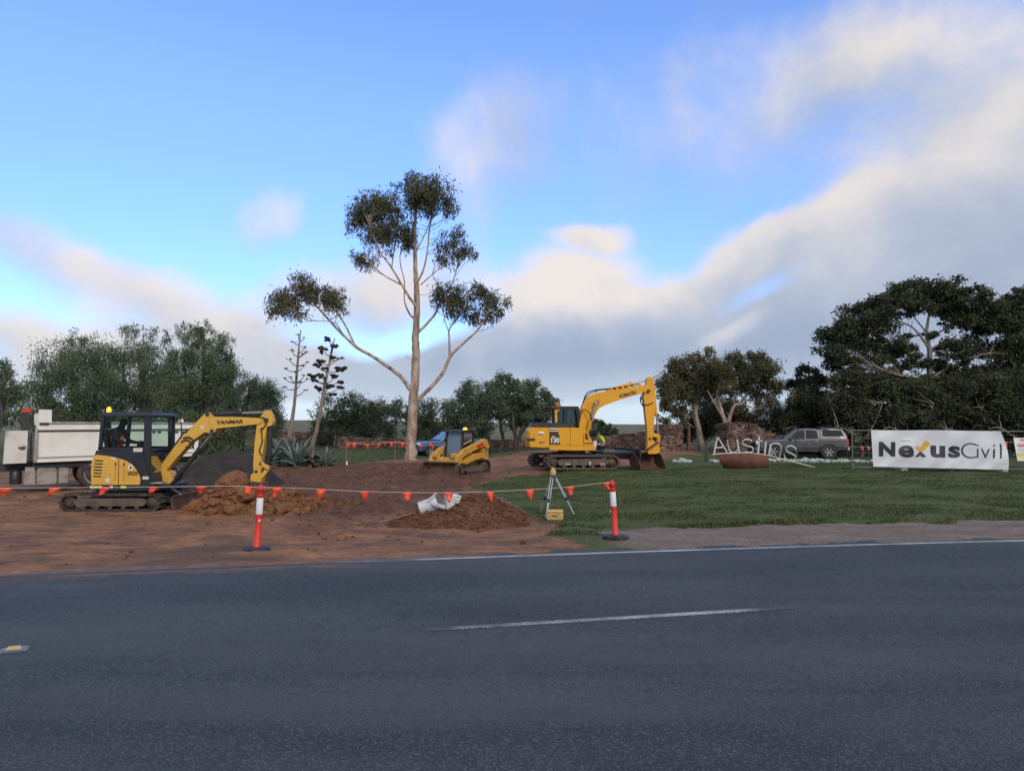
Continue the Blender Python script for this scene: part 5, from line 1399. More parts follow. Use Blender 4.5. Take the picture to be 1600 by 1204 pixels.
pr_ = person('person', 'worker in yellow and navy hi-vis shirt behind the large excavator holding a white sheet', J, E, Rd, (pw.x, pw.y, gz), R(12), M['skin'],
       [('trousers', ['pelvis', 'hl', 'kl', 'al', 'hr', 'kr', 'ar'], [('pelvis', 'hl'), ('hl', 'kl'), ('kl', 'al'), ('pelvis', 'hr'), ('hr', 'kr'), ('kr', 'ar')], .015, M['dark_cloth'], 'pelvis'),
        ('shirt', ['pelvis', 'spine', 'chest'], [('pelvis', 'spine'), ('spine', 'chest')], .025, M['navy'], 'pelvis'),
        ('shirt_yoke', ['chest', 'sl', 'el', 'sr', 'er', 'neck'], [('chest', 'sl'), ('sl', 'el'), ('chest', 'sr'), ('sr', 'er'), ('chest', 'neck')], .028, M['hiviz'], 'chest'),
        ('cap', ['head', 'crown'], [('head', 'crown')], .014, M['ink'], 'crown')])
mb = MB(); mb.lathe([(.185, 0), (.19, .03), (.19, .06), (.185, .09)], Matrix.Translation((0, 0, 1.02)) @ Matrix.Rotation(.25, 4, 'Y') @ Matrix.Diagonal((1, .95, 1, 1)), 20); mb.build('reflective_band', M['refl'], pr_)
sh = MB(); sh.box((-.36, -.24, 1.06), (.16, .02, .42), Matrix.Rotation(.15, 3, 'Y'))
so_ = sh.build('paper_sheet', M['refl']); so_.location = (pw.x, pw.y, gz); so_.rotation_euler = (0, 0, R(12))
tag(so_, 'white sheet held up by the worker behind the large excavator', 'paper')
# ================================================================== tipper truck
TY = R(36)
TK = Frame(54, 20.0, W(60, 770, 20.0).z, TY)
trk = thing('tipper_truck', 'white tipper truck with long side panel parked beyond the small excavator', 'truck', tuple(TK.o), TY)
mb = MB(); P = TK.poly([(54, 722.5), (58, 669), (62, 659.5), (312, 660.5), (309, 712)], 0)
mb.loft([[Vector((p.x, y, p.z)) for p in P] for y in (.03, 2.35)]); tb = mb.build('tipper_body', M['white'], trk, .02)
def tplate(name, pts, mat, parent, y0, y1, bevel=.006):
    m_ = MB(); P_ = TK.poly(pts, y0 if y0 < .2 else 0)
    m_.loft([[Vector((p.x, y, p.z)) for p in P_] for y in (y0, y1)]); return m_.build(name, mat, parent, bevel)
tplate('top_rail', [(57.5, 671.5), (58.5, 664.5), (312, 665), (312, 669.2)], M['white'], tb, -.04, .03)
tplate('top_lip', [(62, 661.5), (63, 658.5), (312, 659.5), (312, 661.5)], M['alu'], tb, -.03, .02)
tplate('rail_groove', [(58, 675), (58.2, 673), (312, 670.8), (312, 672.4)], M['blk'], tb, .022, .032, 0)
tplate('bottom_rail', [(54, 722.5), (55, 717.5), (310, 708), (309.5, 712)], M['white'], tb, -.05, .03)
tplate('bottom_groove', [(55, 716), (55.2, 714), (310, 705.5), (310, 707)], M['alu'], tb, .0, .03, .004)
tplate('corner_post', [(52, 722.5), (56, 668), (59.5, 668), (58, 722.5)], M['alu'], tb, -.06, .10)
tplate('tarp_housing', [(54, 664), (53.5, 648), (56, 645.5), (63, 645.5), (63, 664)], M['cream'], tb, .0, .35, .02)
tplate('hoist_guard', [(46, 722), (48, 676), (51, 676), (50.5, 722)], M['blk'], trk, .3, 2.0, .01)
tplate('tarp_end_plate', [(60.5, 660), (60.5, 639.5), (81, 640), (81, 660)], M['white'], tb, -.04, .02)
tplate('tarp_bracket', [(62, 663.5), (62, 660), (76, 660), (76, 663.5)], M['blk'], tb, -.08, -.045)
tplate('tail_block', [(280, 661), (281, 655), (286, 654), (288, 661)], M['cream'], tb, .1, .3)
for k, (x0, x1) in enumerate(((231, 236), (238, 243), (246, 252), (262, 279), (283, 296))):
    tplate('faded_lettering', [(x0, 676.6), (x0, 673.6), (x1, 673.4), (x1, 676.4)], M['ink'], tb, .022, .032, 0)
tplate('cabinet', [(4.5, 724.5), (8.5, 673), (44, 672.5), (41, 723)], M['cream'], trk, .05, .75, .015)
m_ = MB(); c = TK.L(34.5, 698.5, .05); m_.lathe([(.01, 0), (.10, 0), (.095, .015), (.01, .018)], Matrix.Translation((c.x, .048, c.z)) @ Matrix.Diagonal((1, 1, .8, 1)) @ Matrix.Rotation(PI / 2, 4, 'X'), 18); cl = m_.build('cabinet_latch', M['alu'], trk)
m_ = MB(); m_.box((c.x, .027, c.z), (.09, .01, .05)); m_.build('latch_paddle', M['blk'], cl, .004)
tplate('exhaust_shield', [(32, 690), (33.5, 642), (47, 642), (45, 690)], M['blk'], trk, .35, .62, .02)
tplate('red_cap', [(33.8, 644), (34.5, 637.5), (48.5, 637.5), (48, 644)], M['red'], trk, .33, .64, .02)
tplate('chassis_rail', [(-60, 742), (-60, 726), (48, 724.5), (312, 713), (309, 722), (52, 736)], M['blk'], trk, .62, .78, .01)
tplate('chassis_rail', [(-60, 742), (-60, 726), (48, 724.5), (312, 713), (309, 722), (52, 736)], M['blk'], trk, 1.6, 1.76, .01)
tplate('side_skirt', [(48, 733), (52, 725), (309, 713.5), (309, 717)], M['blk'], trk, .12, .5, .01)
for i_, pts in enumerate(([(37, 757), (39.5, 730), (54, 730), (54.5, 757)], [(57, 756.5), (58.5, 731), (88, 731), (88, 755)], [(91.5, 754), (92, 730.5), (107, 730.5), (106, 753)])):
    tplate('tank_step', pts, M['alu'], trk, .02, .55, .03)
mb = MB(); c = TK.L(24, 756, .3); d = TK.L(24, 732, .3); mb.lathe([(.14, 0), (.15, .05), (.15, d.z - c.z - .1), (.10, d.z - c.z - .04), (.05, d.z - c.z), (.01, d.z - c.z)], Matrix.Translation((c.x, .3, c.z)), 16); mb.build('air_tank', M['cabgrey'], trk)
def wheel(root, x, y0, y1, z, r, rim, tyre, spokes=0, dish=.05, nm='wheel'):
    "tyre part with the rim under it; outer face at y0"
    sgn = 1 if y1 > y0 else -1
    mt = Matrix.Translation((x, y0, z)) @ Matrix.Rotation(-PI / 2 * sgn, 4, 'X')
    wv_ = abs(y1 - y0)
    m_ = MB(); m_.lathe([(r * .62, .02), (r * .66, 0), (r * .93, 0.012), (r, wv_ * .18), (r, wv_ * .82), (r * .93, wv_ - .012), (r * .62, wv_)], mt, 28); t_ = m_.build(nm, tyre, root)
    m_ = MB(); m_.lathe([(.01, dish), (r * .18, dish * .6), (r * .3, dish), (r * .5, dish), (r * .60, .012), (r * .66, .004), (r * .66, .05), (.01, .09)], mt, 24)
    ro = m_.build('rim', rim if not spokes else M['ink'], t_)
    for k in range(spokes):
        q = 2 * PI * k / spokes
        m_ = MB(); 
        a_ = [mt @ Vector((rr * math.cos(q + da), rr * math.sin(q + da), zz_)) for rr, da, zz_ in ((r * .10, -.5, .012), (r * .10, .5, .012), (r * .64, .17, .0), (r * .64, -.17, .0))]
        b_ = [mt @ Vector((rr * math.cos(q + da), rr * math.sin(q + da), zz_ + .03)) for rr, da, zz_ in ((r * .10, -.5, .012), (r * .10, .5, .012), (r * .64, .17, .0), (r * .64, -.17, .0))]
        m_.loft([a_, b_]); m_.build('spoke', rim, t_)
    return t_
for px_ in (150, 188):
    c = TK.L(px_, 745, .1)
    for y0, y1 in ((.08, .62), (2.3, 1.76)):
        wheel(trk, c.x, y0, y1, .50, .50, M['alu'], M['rub'])
    tplate('mudguard', [(px_ - 22, 742), (px_ - 18, 727), (px_ + 15, 725), (px_ + 19, 738), (px_ + 14, 731), (px_ - 14, 731)], M['blk'], trk, .06, .6, .01)
mb = MB(); mb.box((-3.3, 1.2, 1.6), (1.9, 2.35, 2.3)); cb_ = mb.build('cab', M['cream'], trk, .08, seg=3)
mb = MB(); mb.box((-4.26, 1.2, 1.95), (.03, 2.1, .8)); mb.build('windscreen', M['dglass'], cb_)
mb = MB(); mb.box((-3.55, .015, 1.95), (1.0, .03, .75)); mb.build('side_window', M['dglass'], cb_)
wheel(trk, -3.2, .06, .42, .50, .50, M['alu'], M['rub']); wheel(trk, -3.2, 2.34, 1.98, .50, .50, M['alu'], M['rub'])
tplate('mirror', [(-9, 671), (-9, 628), (-4, 625), (2, 627), (5, 640), (5, 660), (3, 669)], M['blk'], trk, -.35, -.2, .03)

# ================================================================== compact track loader
LY = math.atan2(-.86, -.51)
pl_ = W(716, 742, 31.6)
ldr = thing('track_loader', 'compact yellow tracked loader with empty bucket and lit amber beacon in the red dirt', 'loader', (pl_.x, pl_.y, hz(pl_.x, pl_.y) - .02), LY)
for s_ in (1, -1):
    y0, y1 = (.54, .88) if s_ > 0 else (-.88, -.54)
    track(ldr, [(-1.02, .30, .20), (-.95, .44, .26), (.78, .26, .26)] if False else [(-1.05, .34, .34), (-.25, .52, .20), (.80, .25, .25)], y0, y1, .04, 40, .025, M['rub'], M['trackframe'], M['steel'])
mb = MB(); mb.prism([(-1.25, .30), (.85, .30), (.95, .62), (.55, .78), (-1.0, .95), (-1.35, .8)], -.52, .52); mb.build('lower_frame', M['cyel'], ldr, .03)
for s_ in (1, -1):
    mb = MB(); y0, y1 = (.50, .86) if s_ > 0 else (-.86, -.50)
    mb.prism([(-.95, .78), (-.25, .74), (.62, .52), (.70, .60), (-.10, .98), (-.95, 1.02)], y0, y1); mb.build('track_guard', M['cyel'], ldr, .02)
mb = MB(); mb.prism([(-1.48, .42), (-1.30, .36), (-1.05, .45), (-1.0, 1.30), (-1.15, 1.42), (-1.45, 1.38)], -.70, .70); eng = mb.build('engine_hood', M['cyel'], ldr, .04)
mb = MB(); mb.box((-1.0, 0, 1.30), (.9, .9, .35)); mb.build('engine_deck', M['blk'], ldr, .04)
mb = MB(); mb.box((-1.2, .712, .98), (.26, .01, .14)); mb.build('maker_plate', M['ink'], eng)
text_mesh('CAT', .11, M['wink'], 'maker_lettering', eng, Matrix.Translation((-1.09, .719, .93)) @ Matrix.Rotation(PI, 4, 'Z') @ Matrix.Rotation(PI / 2, 4, 'X'), .004, .002, 0, width=.2)
# cab
mb = MB()
for y in (-.48, .40):
    for xa_, xb_ in ((-.62, -.52), (.32, .42)):
        mb.prism([(xa_, .80), (xb_, .80), (xb_ + (-.10 if xa_ > 0 else .06), 1.98), (xa_ + (-.10 if xa_ > 0 else .06), 1.98)], y, y + .08)
mb.prism([(-.66, 1.96), (.44, 1.96), (.40, 2.06), (-.50, 2.08)], -.52, .52)
mb.prism([(-.62, .75), (.42, .75), (.42, .86), (-.62, .86)], -.48, .48)
lc = mb.build('cab', M['blk'], ldr, .015)
mb = MB(); mb.prism([(-.30, .86), (-.05, .86), (.05, 1.05), (-.10, 1.05), (-.22, 1.62), (-.36, 1.60)], -.24, .24); mb.build('seat', M['cabgrey'], lc, .03)
pane('front_glass', [(.40, -.40, .62), (.40, .40, .62), (.27, .40, 1.95), (.27, -.40, 1.95)], lc, M['sglass'])
pane('side_window', [(-.5, .45, .88), (.34, .45, .88), (.24, .45, 1.95), (-.46, .45, 1.95)], lc, bpy.data.materials['dark_cab_glass'])
pane('side_window', [(-.5, -.45, .88), (.34, -.45, .88), (.24, -.45, 1.95), (-.46, -.45, 1.95)], lc, bpy.data.materials['dark_cab_glass'])
mb = MB(); mb.lathe([(.09, 0), (.10, .03), (.085, .09), (.01, .11)], Matrix.Translation((-.25, .2, 2.075)), 14); mb.build('beacon', M['beacon'], lc, label='glowing amber beacon')
for s_ in (1, -1):
    y0, y1 = (.60, .80) if s_ > 0 else (-.80, -.60)
    mb = MB()
    mb.prism([(-1.42, 1.30), (-1.20, 1.62), (-1.05, 1.66), (.55, 1.22), (1.10, .92), (1.28, .45), (1.25, .20), (1.08, .20), (1.02, .52), (.82, .84), (.30, 1.02), (-1.0, 1.34), (-1.28, 1.14)], y0, y1)
    la = mb.build('lift_arm', M['cyel'], ldr, .02)
    if s_ > 0:
        mb = MB(); mb.prism([(-.92, 1.36), (-.36, 1.21), (-.30, 1.29), (-.36, 1.37), (-.88, 1.50)], y1 + .002, y1 + .006); mb.build('red_decal', M['red'], la)
    ram('lift_ram', (-.9, (y0 + y1) / 2 - .02 * s_, .75), (.30, (y0 + y1) / 2, 1.06), .05, .6, ldr, M['blk'])
    mb = MB(); mb.prism([(1.06, .52), (1.20, .60), (1.30, .40), (1.22, .12), (1.08, .15)], y0 - .02, y1 + .02); mb.build('coupler', M['blk'], ldr, .01)
    mb = MB(); mb.prism([(.85, .84), (1.16, .84), (1.16, 1.02), (.95, 1.06)], .40 if s_ > 0 else -.58, .58 if s_ > 0 else -.40); mb.build('tilt_bracket', M['cyel'], ldr, .02)
mb = MB(); mb.prism([(.92, .42), (1.10, .46), (1.06, .82), (.92, .86)], -.6, .6); mb.build('cross_member', M['cyel'], ldr, .02)
prof = [(1.30, .66), (1.26, .36), (1.34, .12), (1.48, .03), (2.02, .0)]
mb = MB(); ol = prof + [(x + .02, z + .025) for x, z in prof[::-1]]
mb.loft([[Vector((x, y, z)) for x, z in ol] for y in (-.93, .93)])
for y in (-.93, .905):
    mb.loft([[Vector((x, yy, z)) for x, z in prof + [(1.98, .06), (1.42, .62)]] for yy in (y - .001, y + .026)])
mb.loft([[Vector((x, y, z)) for x, z in ((1.29, .62), (1.42, .60), (1.44, .65), (1.28, .68))] for y in (-.93, .93)])
mb.build('bucket', M['soilsteel'], ldr, .006)

# ================================================================== pickups
def pickup(name, label, loc, yaw, paint, canopy, rimm, bull=False):
    r_ = thing(name, label, 'pickup', loc, yaw)
    # x forward, y left; wheels at 1.62 / -1.55
    def sect(x, w_, zs, zw, zr, wr):   # cross-section ring from sill over roof
        return [Vector((x, -w_ * .94, zs)), Vector((x, -w_, zs + .25)), Vector((x, -w_, zw - .06)), Vector((x, -w_ * .97, zw)), Vector((x, -wr, zr - .03)), Vector((x, -wr + .07, zr)),
                Vector((x, wr - .07, zr)), Vector((x, wr, zr - .03)), Vector((x, w_ * .97, zw)), Vector((x, w_, zw - .06)), Vector((x, w_, zs + .25)), Vector((x, w_ * .94, zs))]
    low = MB()
    zt = 1.10
    S_ = [(2.62, .62, .48, .88, .92, .55), (2.58, .78, .42, .94, .99, .70), (2.35, .90, .40, 1.00, 1.06, .80), (1.9, .95, .40, 1.06, 1.11, .84), (1.1, .95, .40, 1.10, 1.15, .86), (.9, .95, .40, 1.12, 1.16, .88),
          (-.95, .95, .40, 1.14, 1.16, .90), (-1.0, .95, .46, 1.16, 1.18, .92), (-2.5, .95, .50, 1.18, 1.20, .92), (-2.62, .92, .52, 1.16, 1.19, .90)]
    low.loft([sect(*q) for q in S_])
    body = low.build('body', paint, r_, .02)
    cabm = MB()
    C_ = [(1.02, .80, 1.10, 1.13, 1.15, .76), (.55, .84, 1.10, 1.14, 1.50, .74), (.12, .85, 1.10, 1.15, 1.76, .68), (-.30, .86, 1.10, 1.15, 1.82, .67), (-.80, .86, 1.10, 1.15, 1.80, .67), (-1.06, .85, 1.10, 1.15, 1.74, .68)]
    rings = []
    for x, w_, zs, zw, zr, wr in C_:
        rings.append([Vector((x, -w_, zw - .04)), Vector((x, -wr, zr - .05)), Vector((x, -wr + .10, zr)), Vector((x, wr - .10, zr)), Vector((x, wr, zr - .05)), Vector((x, w_, zw - .04))])
    cabm.loft(rings); cb = cabm.build('cabin', paint, r_, .02)
    for s_ in (1, -1):
        def sw(nm, pts, off=.012):
            m_ = MB(); q = []
            for x, z in pts:
                t = (z - 1.12) / (1.76 - 1.12); y_l = .855 + (.685 - .855) * max(0, min(1, t))
                q.append(Vector((x, s_ * (y_l + off), z)))
            m_.loft([q, [p - Vector((0, s_ * .03, 0)) for p in q]]); return m_.build(nm, M['dglass'], cb)
        sw('front_side_window', [(.72, 1.17), (-.22, 1.17), (-.22, 1.70), (.16, 1.66), (.50, 1.40)])
        sw('rear_side_window', [(-.30, 1.17), (-1.0, 1.19), (-.94, 1.66), (-.62, 1.71), (-.30, 1.71)])
        m_ = MB(); m_.box((.60, s_ * .99, 1.20), (.14, .20, .17)); m_.build('mirror', paint if not bull else M['blk'], r_, .03)
        for x in (-.12, -.88):
            m_ = MB(); m_.box((x, s_ * .965, 1.0), (.24, .03, .035)); m_.build('door_handle', M['chrome'], body, .008)
        for x in (.80, -.26, -1.02):
            m_ = MB(); m_.box((x, s_ * .949, .80), (.012, .012, .62)); m_.build('door_gap', M['ink'], body)
        for x in (1.62, -1.55):
            m_ = MB(); A = [(x + .52 * math.cos(a_), .40 + .50 * math.sin(a_)) for a_ in np.linspace(0, PI, 13)]
            A = A + [(x + .40 * math.cos(a_), .38 + .40 * math.sin(a_)) for a_ in np.linspace(PI, 0, 13)]
            m_.loft([[Vector((px_, s_ * y, pz_)) for px_, pz_ in A] for y in (.968, .80)]); m_.build('wheel_arch', M['ink'], body)
            m_ = MB(); m_.cyl((x, s_ * .955, .40), (x, s_ * .60, .40), .44, None, 24); m_.build('wheel_well', M['ink'], body)
            wheel(r_, x, s_ * .975, s_ * .73, .385, .385, rimm, M['rub'], 6)
        m_ = MB(); m_.box((2.50, s_ * .70, .90), (.22, .34, .16)); m_.build('headlight', M['refl'], r_, .03)
        m_ = MB(); m_.box((-2.60, s_ * .84, .98), (.14, .20, .34)); m_.build('tail_light', M['red'], r_, .02)
        m_ = MB(); m_.box((0, s_ * .93, .42), (1.9, .16, .06)); m_.build('side_step', M['blk'], r_, .01)
    m_ = MB(); q = [(.98, .74, 1.20), (.98, -.74, 1.20), (.20, -.62, 1.735), (.20, .62, 1.735)]
    m_.loft([[Vector((x + .02, y, z + .015)) for x, y, z in q], [Vector((x - .02, y, z - .03)) for x, y, z in q]]); m_.build('windscreen', M['sglass'], cb)
    m_ = MB(); m_.box((2.60, 0, .80), (.10, 1.0, .24)); m_.build('grille', M['ink'], r_, .02)
    m_ = MB(); m_.box((2.63, 0, .50), (.16, 1.7, .22)); m_.build('front_bumper', M['blk'] if bull else paint, r_, .04)
    m_ = MB(); m_.box((-2.68, 0, .55), (.14, 1.7, .20)); m_.build('rear_bumper', M['chrome'], r_, .03)
    m_ = MB(); m_.box((2.73, 0, .56), (.02, .36, .11)); m_.build('number_plate', M['refl'], r_)
    if canopy:
        m_ = MB(); rg_ = []
        for x, zr, wr in ((-1.08, 1.80, .70), (-1.6, 1.84, .72), (-2.35, 1.80, .70), (-2.60, 1.50, .76), (-2.64, 1.18, .88)):
            rg_.append([Vector((x, -.90, 1.17)), Vector((x, -wr, zr - .06)), Vector((x, -wr + .1, zr)), Vector((x, wr - .1, zr)), Vector((x, wr, zr - .06)), Vector((x, .90, 1.17))])
        m_.loft(rg_); cn = m_.build('canopy', paint, r_, .02)
        for s_ in (1, -1):
            m_ = MB(); q = [Vector((x, s_ * y, z)) for x, y, z in ((-1.22, .875, 1.34), (-2.42, .875, 1.34), (-2.30, .765, 1.70), (-1.28, .765, 1.72))]
            m_.loft([q, [p - Vector((0, s_ * .03, 0)) for p in q]]); m_.build('canopy_window', M['dglass'], cn)
            m_ = MB(); m_.tube([(-1.2, s_ * .66, 1.84), (-1.3, s_ * .66, 1.90), (-2.2, s_ * .66, 1.90), (-2.3, s_ * .66, 1.83)], .018, 6); m_.build('roof_rail', M['blk'], cn)
    else:
        m_ = MB()
        for y in (-.72, .66): m_.prism([(-1.12, 1.18), (-1.55, 1.18), (-1.22, 1.62), (-1.10, 1.62)], y, y + .06)
        m_.box((-1.16, 0, 1.63), (.10, 1.44, .07)); m_.build('sports_bar', M['blk'], r_, .02)
    if bull:
        m_ = MB()
        for y in (-.6, .6): m_.tube([(2.72, y, .40), (2.80, y, .80), (2.74, y, 1.05)], .04, 8)
        m_.tube([(2.60, -.85, .8), (2.76, -.6, .92), (2.76, .6, .92), (2.60, .85, .8)], .04, 8); m_.tube([(2.74, -.6, 1.05), (2.74, .6, 1.05)], .04, 8)
        m_.build('bull_bar', M['blk'], r_)
    return r_
grey = pm('metallic_grey_paint', (.13, .125, .125), (.105, .10, .10), 2, .30, metal=.45, coat=.5)
blue = pm('metallic_blue_paint', (.045, .13, .24), (.035, .10, .19), 2, .30, metal=.35, coat=.5)
gp = W(1248, 716.5, 42.5)
pickup('pickup', 'dark grey double-cab pickup with matching canopy beyond the pale rock edging', (gp.x, gp.y, hz(gp.x, gp.y)), R(180 - 12), grey, True, M['silver'])
bp2 = W(700, 712, 49)
pickup('pickup', 'blue double-cab pickup parked behind the tall gum trunk', (bp2.x, bp2.y, hz(bp2.x, bp2.y)), R(180 + 28), blue, False, M['silver'], True)
# ================================================================== site bits
def soil_heap(name, label, pxs, D, top, mat, dyd, seed, rough=.12, pk=1.0):
    "heap whose skyline follows the photo; pxs=[(px,py_top)], base on the ground"
    rg = np.random.default_rng(seed)
    c = W(sum(p[0] for p in pxs) / len(pxs), 740, D)
    x0 = W(pxs[0][0], 740, D).x; x1 = W(pxs[-1][0], 740, D).x
    n, m = 90, 60
    X = np.linspace(x0 - .3, x1 + .3, n); Y = np.linspace(D - dyd, D + dyd, m)
    GX_, GY_ = np.meshgrid(X, Y, indexing='ij')
    tx = np.array([W(p[0], p[1], D).x for p in pxs]); tz = np.array([W(p[0], p[1], D).z for p in pxs])
    g = base_h(GX_, GY_)
    ridge = np.interp(GX_, tx, tz) - base_h(GX_, np.full_like(GY_, D))
    ends = sstep(GX_, x0 - .3, x0 + .35) * (1 - sstep(GX_, x1 - .35, x1 + .3))
    ridge = np.clip(ridge, 0.0, None) * ends
    t = np.clip(1 - np.abs(GY_ - D) / dyd, 0, 1)
    pr = t ** pk * (1.15 - .15 * t)
    nz = fbm(GX_ * 2.2, GY_ * 2.2, 5, seed) - .5; n2 = fbm(GX_ * 8, GY_ * 8, 4, seed + 5) - .5
    Z = g - .12 + (ridge + .12) * pr + (nz * rough * 2.0 + n2 * rough) * sstep(pr, .05, .35) * sstep(ridge, .0, .25)
    idx_ = np.arange(n * m).reshape(n, m)
    F_ = np.stack([idx_[:-1, :-1], idx_[1:, :-1], idx_[1:, 1:], idx_[:-1, 1:]], -1).reshape(-1, 4)
    V = np.stack([GX_, GY_, Z], -1).reshape(-1, 3)
    o = raw(name, V - np.array([c.x, D, 0]), F_, mat, smooth=True)
    o.location = (c.x, D, 0)
    tag(o, label, 'soil heap')
    return o, (GX_, GY_, Z, pr, ridge)

def soilm(name, a, b, c):
    m = bpy.data.materials.new(name); m.use_nodes = True
    t = m.node_tree; bs = t.nodes['Principled BSDF']; h = NT(t)
    geo = h.n('ShaderNodeNewGeometry'); P = geo.outputs['Position']
    n1_ = h.noise(P, 3.5, 5, .65).outputs[0]; n2_ = h.noise(P, 22, 4, .7).outputs[0]
    h.put(bs.inputs['Base Color'], h.ramp(h.m('ADD', h.m('MULTIPLY', n1_, .5), h.m('MULTIPLY', n2_, .5)), [(.36, a), (.5, b), (.63, c)]))
    bs.inputs['Roughness'].default_value = .95; bs.inputs['Specular IOR Level'].default_value = .2
    bp = h.n('ShaderNodeBump'); bp.inputs['Strength'].default_value = 1.0; bp.inputs['Distance'].default_value = .05
    t.links.new(n2_, bp.inputs['Height']); t.links.new(bp.outputs[0], bs.inputs['Normal'])
    return m
S_OR = soilm('orange_clay_soil', (.105, .046, .024), (.215, .098, .048), (.33, .165, .075))
S_RED = soilm('red_brown_soil', (.065, .032, .022), (.145, .068, .040), (.24, .115, .062))
S_DK = soilm('dark_road_base', (.026, .023, .022), (.046, .040, .038), (.075, .063, .058))
heaps = []
heaps.append(soil_heap('soil_heap', 'dark heap of fine road base tipped behind the white truck', [(262, 757), (285, 738), (310, 718), (335, 706), (360, 703), (385, 705), (405, 716), (425, 738), (440, 757)], 22.6, 0, S_DK, 1.9, 3, .04))
heaps.append(soil_heap('soil_heap', 'clumpy orange clay spoil heap dug by the small excavator bucket', [(285, 798), (310, 786), (335, 768), (345, 752), (360, 747), (380, 748), (392, 762), (410, 766), (440, 764), (465, 772), (490, 788), (510, 800)], 16.1, 0, S_OR, 1.05, 7, .14, .8))
heaps.append(soil_heap('soil_heap', 'crumbly reddish spoil heap with the white buckets on it', [(598, 815), (630, 803), (655, 796), (700, 790), (720, 778), (745, 772), (770, 776), (800, 792), (825, 806), (848, 816)], 14.0, 0, S_RED, 1.35, 11, .06, .9))
heaps.append(soil_heap('soil_heap', 'low dark red-brown spoil ridge running from the clay heap past the broken plank', [(425, 800), (450, 782), (475, 776), (510, 778), (545, 784), (580, 790), (612, 800)], 16.9, 0, S_RED, 1.2, 17, .12, .8))
# clods: too many to count
def clods(name, N, sampler, mat, smin, smax, seed, label, parent=None):
    rg = np.random.default_rng(seed)
    base = []
    for k in range(6):
        bm = bmesh.new(); bmesh.ops.create_icosphere(bm, subdivisions=1, radius=1.0)
        v = np.array([q.co[:] for q in bm.verts]); fc = np.array([[q.index for q in f_.verts] for f_ in bm.faces]); bm.free()
        v *= (1 + rg.uniform(-.32, .32, len(v)))[:, None]; base.append(v)
    P = sampler(N, rg); N = len(P)
    sc = smin * (smax / smin) ** (rg.uniform(0, 1, N) ** 2.2)
    ang = rg.uniform(0, 6.283, N); kind = rg.integers(0, 6, N)
    asp = rg.uniform(.6, 1.3, (N, 3)); asp[:, 2] *= .75
    V = np.zeros((N, 42, 3)) if len(base[0]) == 42 else np.zeros((N, len(base[0]), 3))
    for k in range(6):
        s_ = kind == k
        b = base[k][None] * (sc[s_][:, None, None] * asp[s_][:, None, :])
        ca, sa = np.cos(ang[s_])[:, None], np.sin(ang[s_])[:, None]
        V[s_, :, 0] = b[:, :, 0] * ca - b[:, :, 1] * sa; V[s_, :, 1] = b[:, :, 0] * sa + b[:, :, 1] * ca; V[s_, :, 2] = b[:, :, 2]
    V += P[:, None, :]; V[:, :, 2] += (sc * .25)[:, None]
    F_ = (fc[None] + (np.arange(N) * V.shape[1])[:, None, None]).reshape(-1, 3)
    o = raw(name, V.reshape(-1, 3), F_, mat, parent, kind='stuff', nv=3)
    tag(o, label, 'soil clods')
    return o
def on_heap(h, lim=.12):
    GX_, GY_, Z, pr, ridge = h[1]
    ok = np.argwhere((pr > .06) & (ridge > lim * .5))
    def f_(N, rg):
        q = ok[rg.integers(0, len(ok), N)]
        return np.stack([GX_[q[:, 0], q[:, 1]] + rg.uniform(-.03, .03, N), GY_[q[:, 0], q[:, 1]] + rg.uniform(-.03, .03, N), Z[q[:, 0], q[:, 1]]], -1)
    return f_
clods('clods', 1500, on_heap(heaps[1]), S_OR, .02, .12, 1, 'loose orange clay clods strewn over the spoil heap by the small excavator')
clods('clods', 900, on_heap(heaps[3]), S_RED, .02, .11, 8, 'brown clods over the low spoil ridge')
clods('clods', 2600, on_heap(heaps[2]), S_RED, .012, .055, 2, 'small crumbs of red soil covering the heap with the buckets')
def on_dirt(N, rg):
    out = []
    X = rg.uniform(-14, 4, N * 3); Y = 9 + 27 * rg.uniform(0, 1, N * 3) ** 1.3
    d = masks(X, Y); keep = (d[0] > .6) & (d[1] < .3) & (rg.uniform(0, 1, N * 3) < .06 + .94 * d[2]) & (Y > edge(X) + .4)
    X, Y = X[keep][:N], Y[keep][:N]
    return np.stack([X, Y, height(X, Y)], -1)
clods('clods', 6500, on_dirt, S_RED, .006, .06, 3, 'scattered red soil crumbs over the dug ground')
def on_shoulder(N, rg):
    X = rg.uniform(-3, 18, N); Y = edge(X) + rg.uniform(.25, 2.4, N)
    return np.stack([X, Y, height(X, Y)], -1)
clods('gravel', 2600, on_shoulder, pm('pale_gravel', (.20, .165, .14), (.11, .085, .07), 9, .9), .004, .018, 4, 'loose grey-brown gravel along the road shoulder')

# big single clods
rc = random.Random(5)
for (px, py, D, s_, lbl) in ((362, 757, 15.9, .36, 'largest orange clay boulder topping the spoil heap by the small excavator bucket'), (363, 797, 15.2, .17, 'angular orange clay clod at the foot of the spoil heap'),
                        (442, 796, 15.2, .17, 'orange clay clod right beside the leaning red post'), (462, 799, 15.1, .11, 'brown clod on the outer edge of the spoil heap'), (310, 790, 15.4, .20, 'orange clay lump against the small excavator blade'),
                        (385, 772, 15.5, .20, 'rounded clay clod under the small excavator hitch')):
    p = W(px, py, D); mb = MB(); mb.lump((0, 0, 0), (s_ * 1.15, s_, s_ * .85), .16, 2, rc, True)
    o = mb.build('clay_clod', S_OR); o.location = p; tag(o, lbl, 'clod')

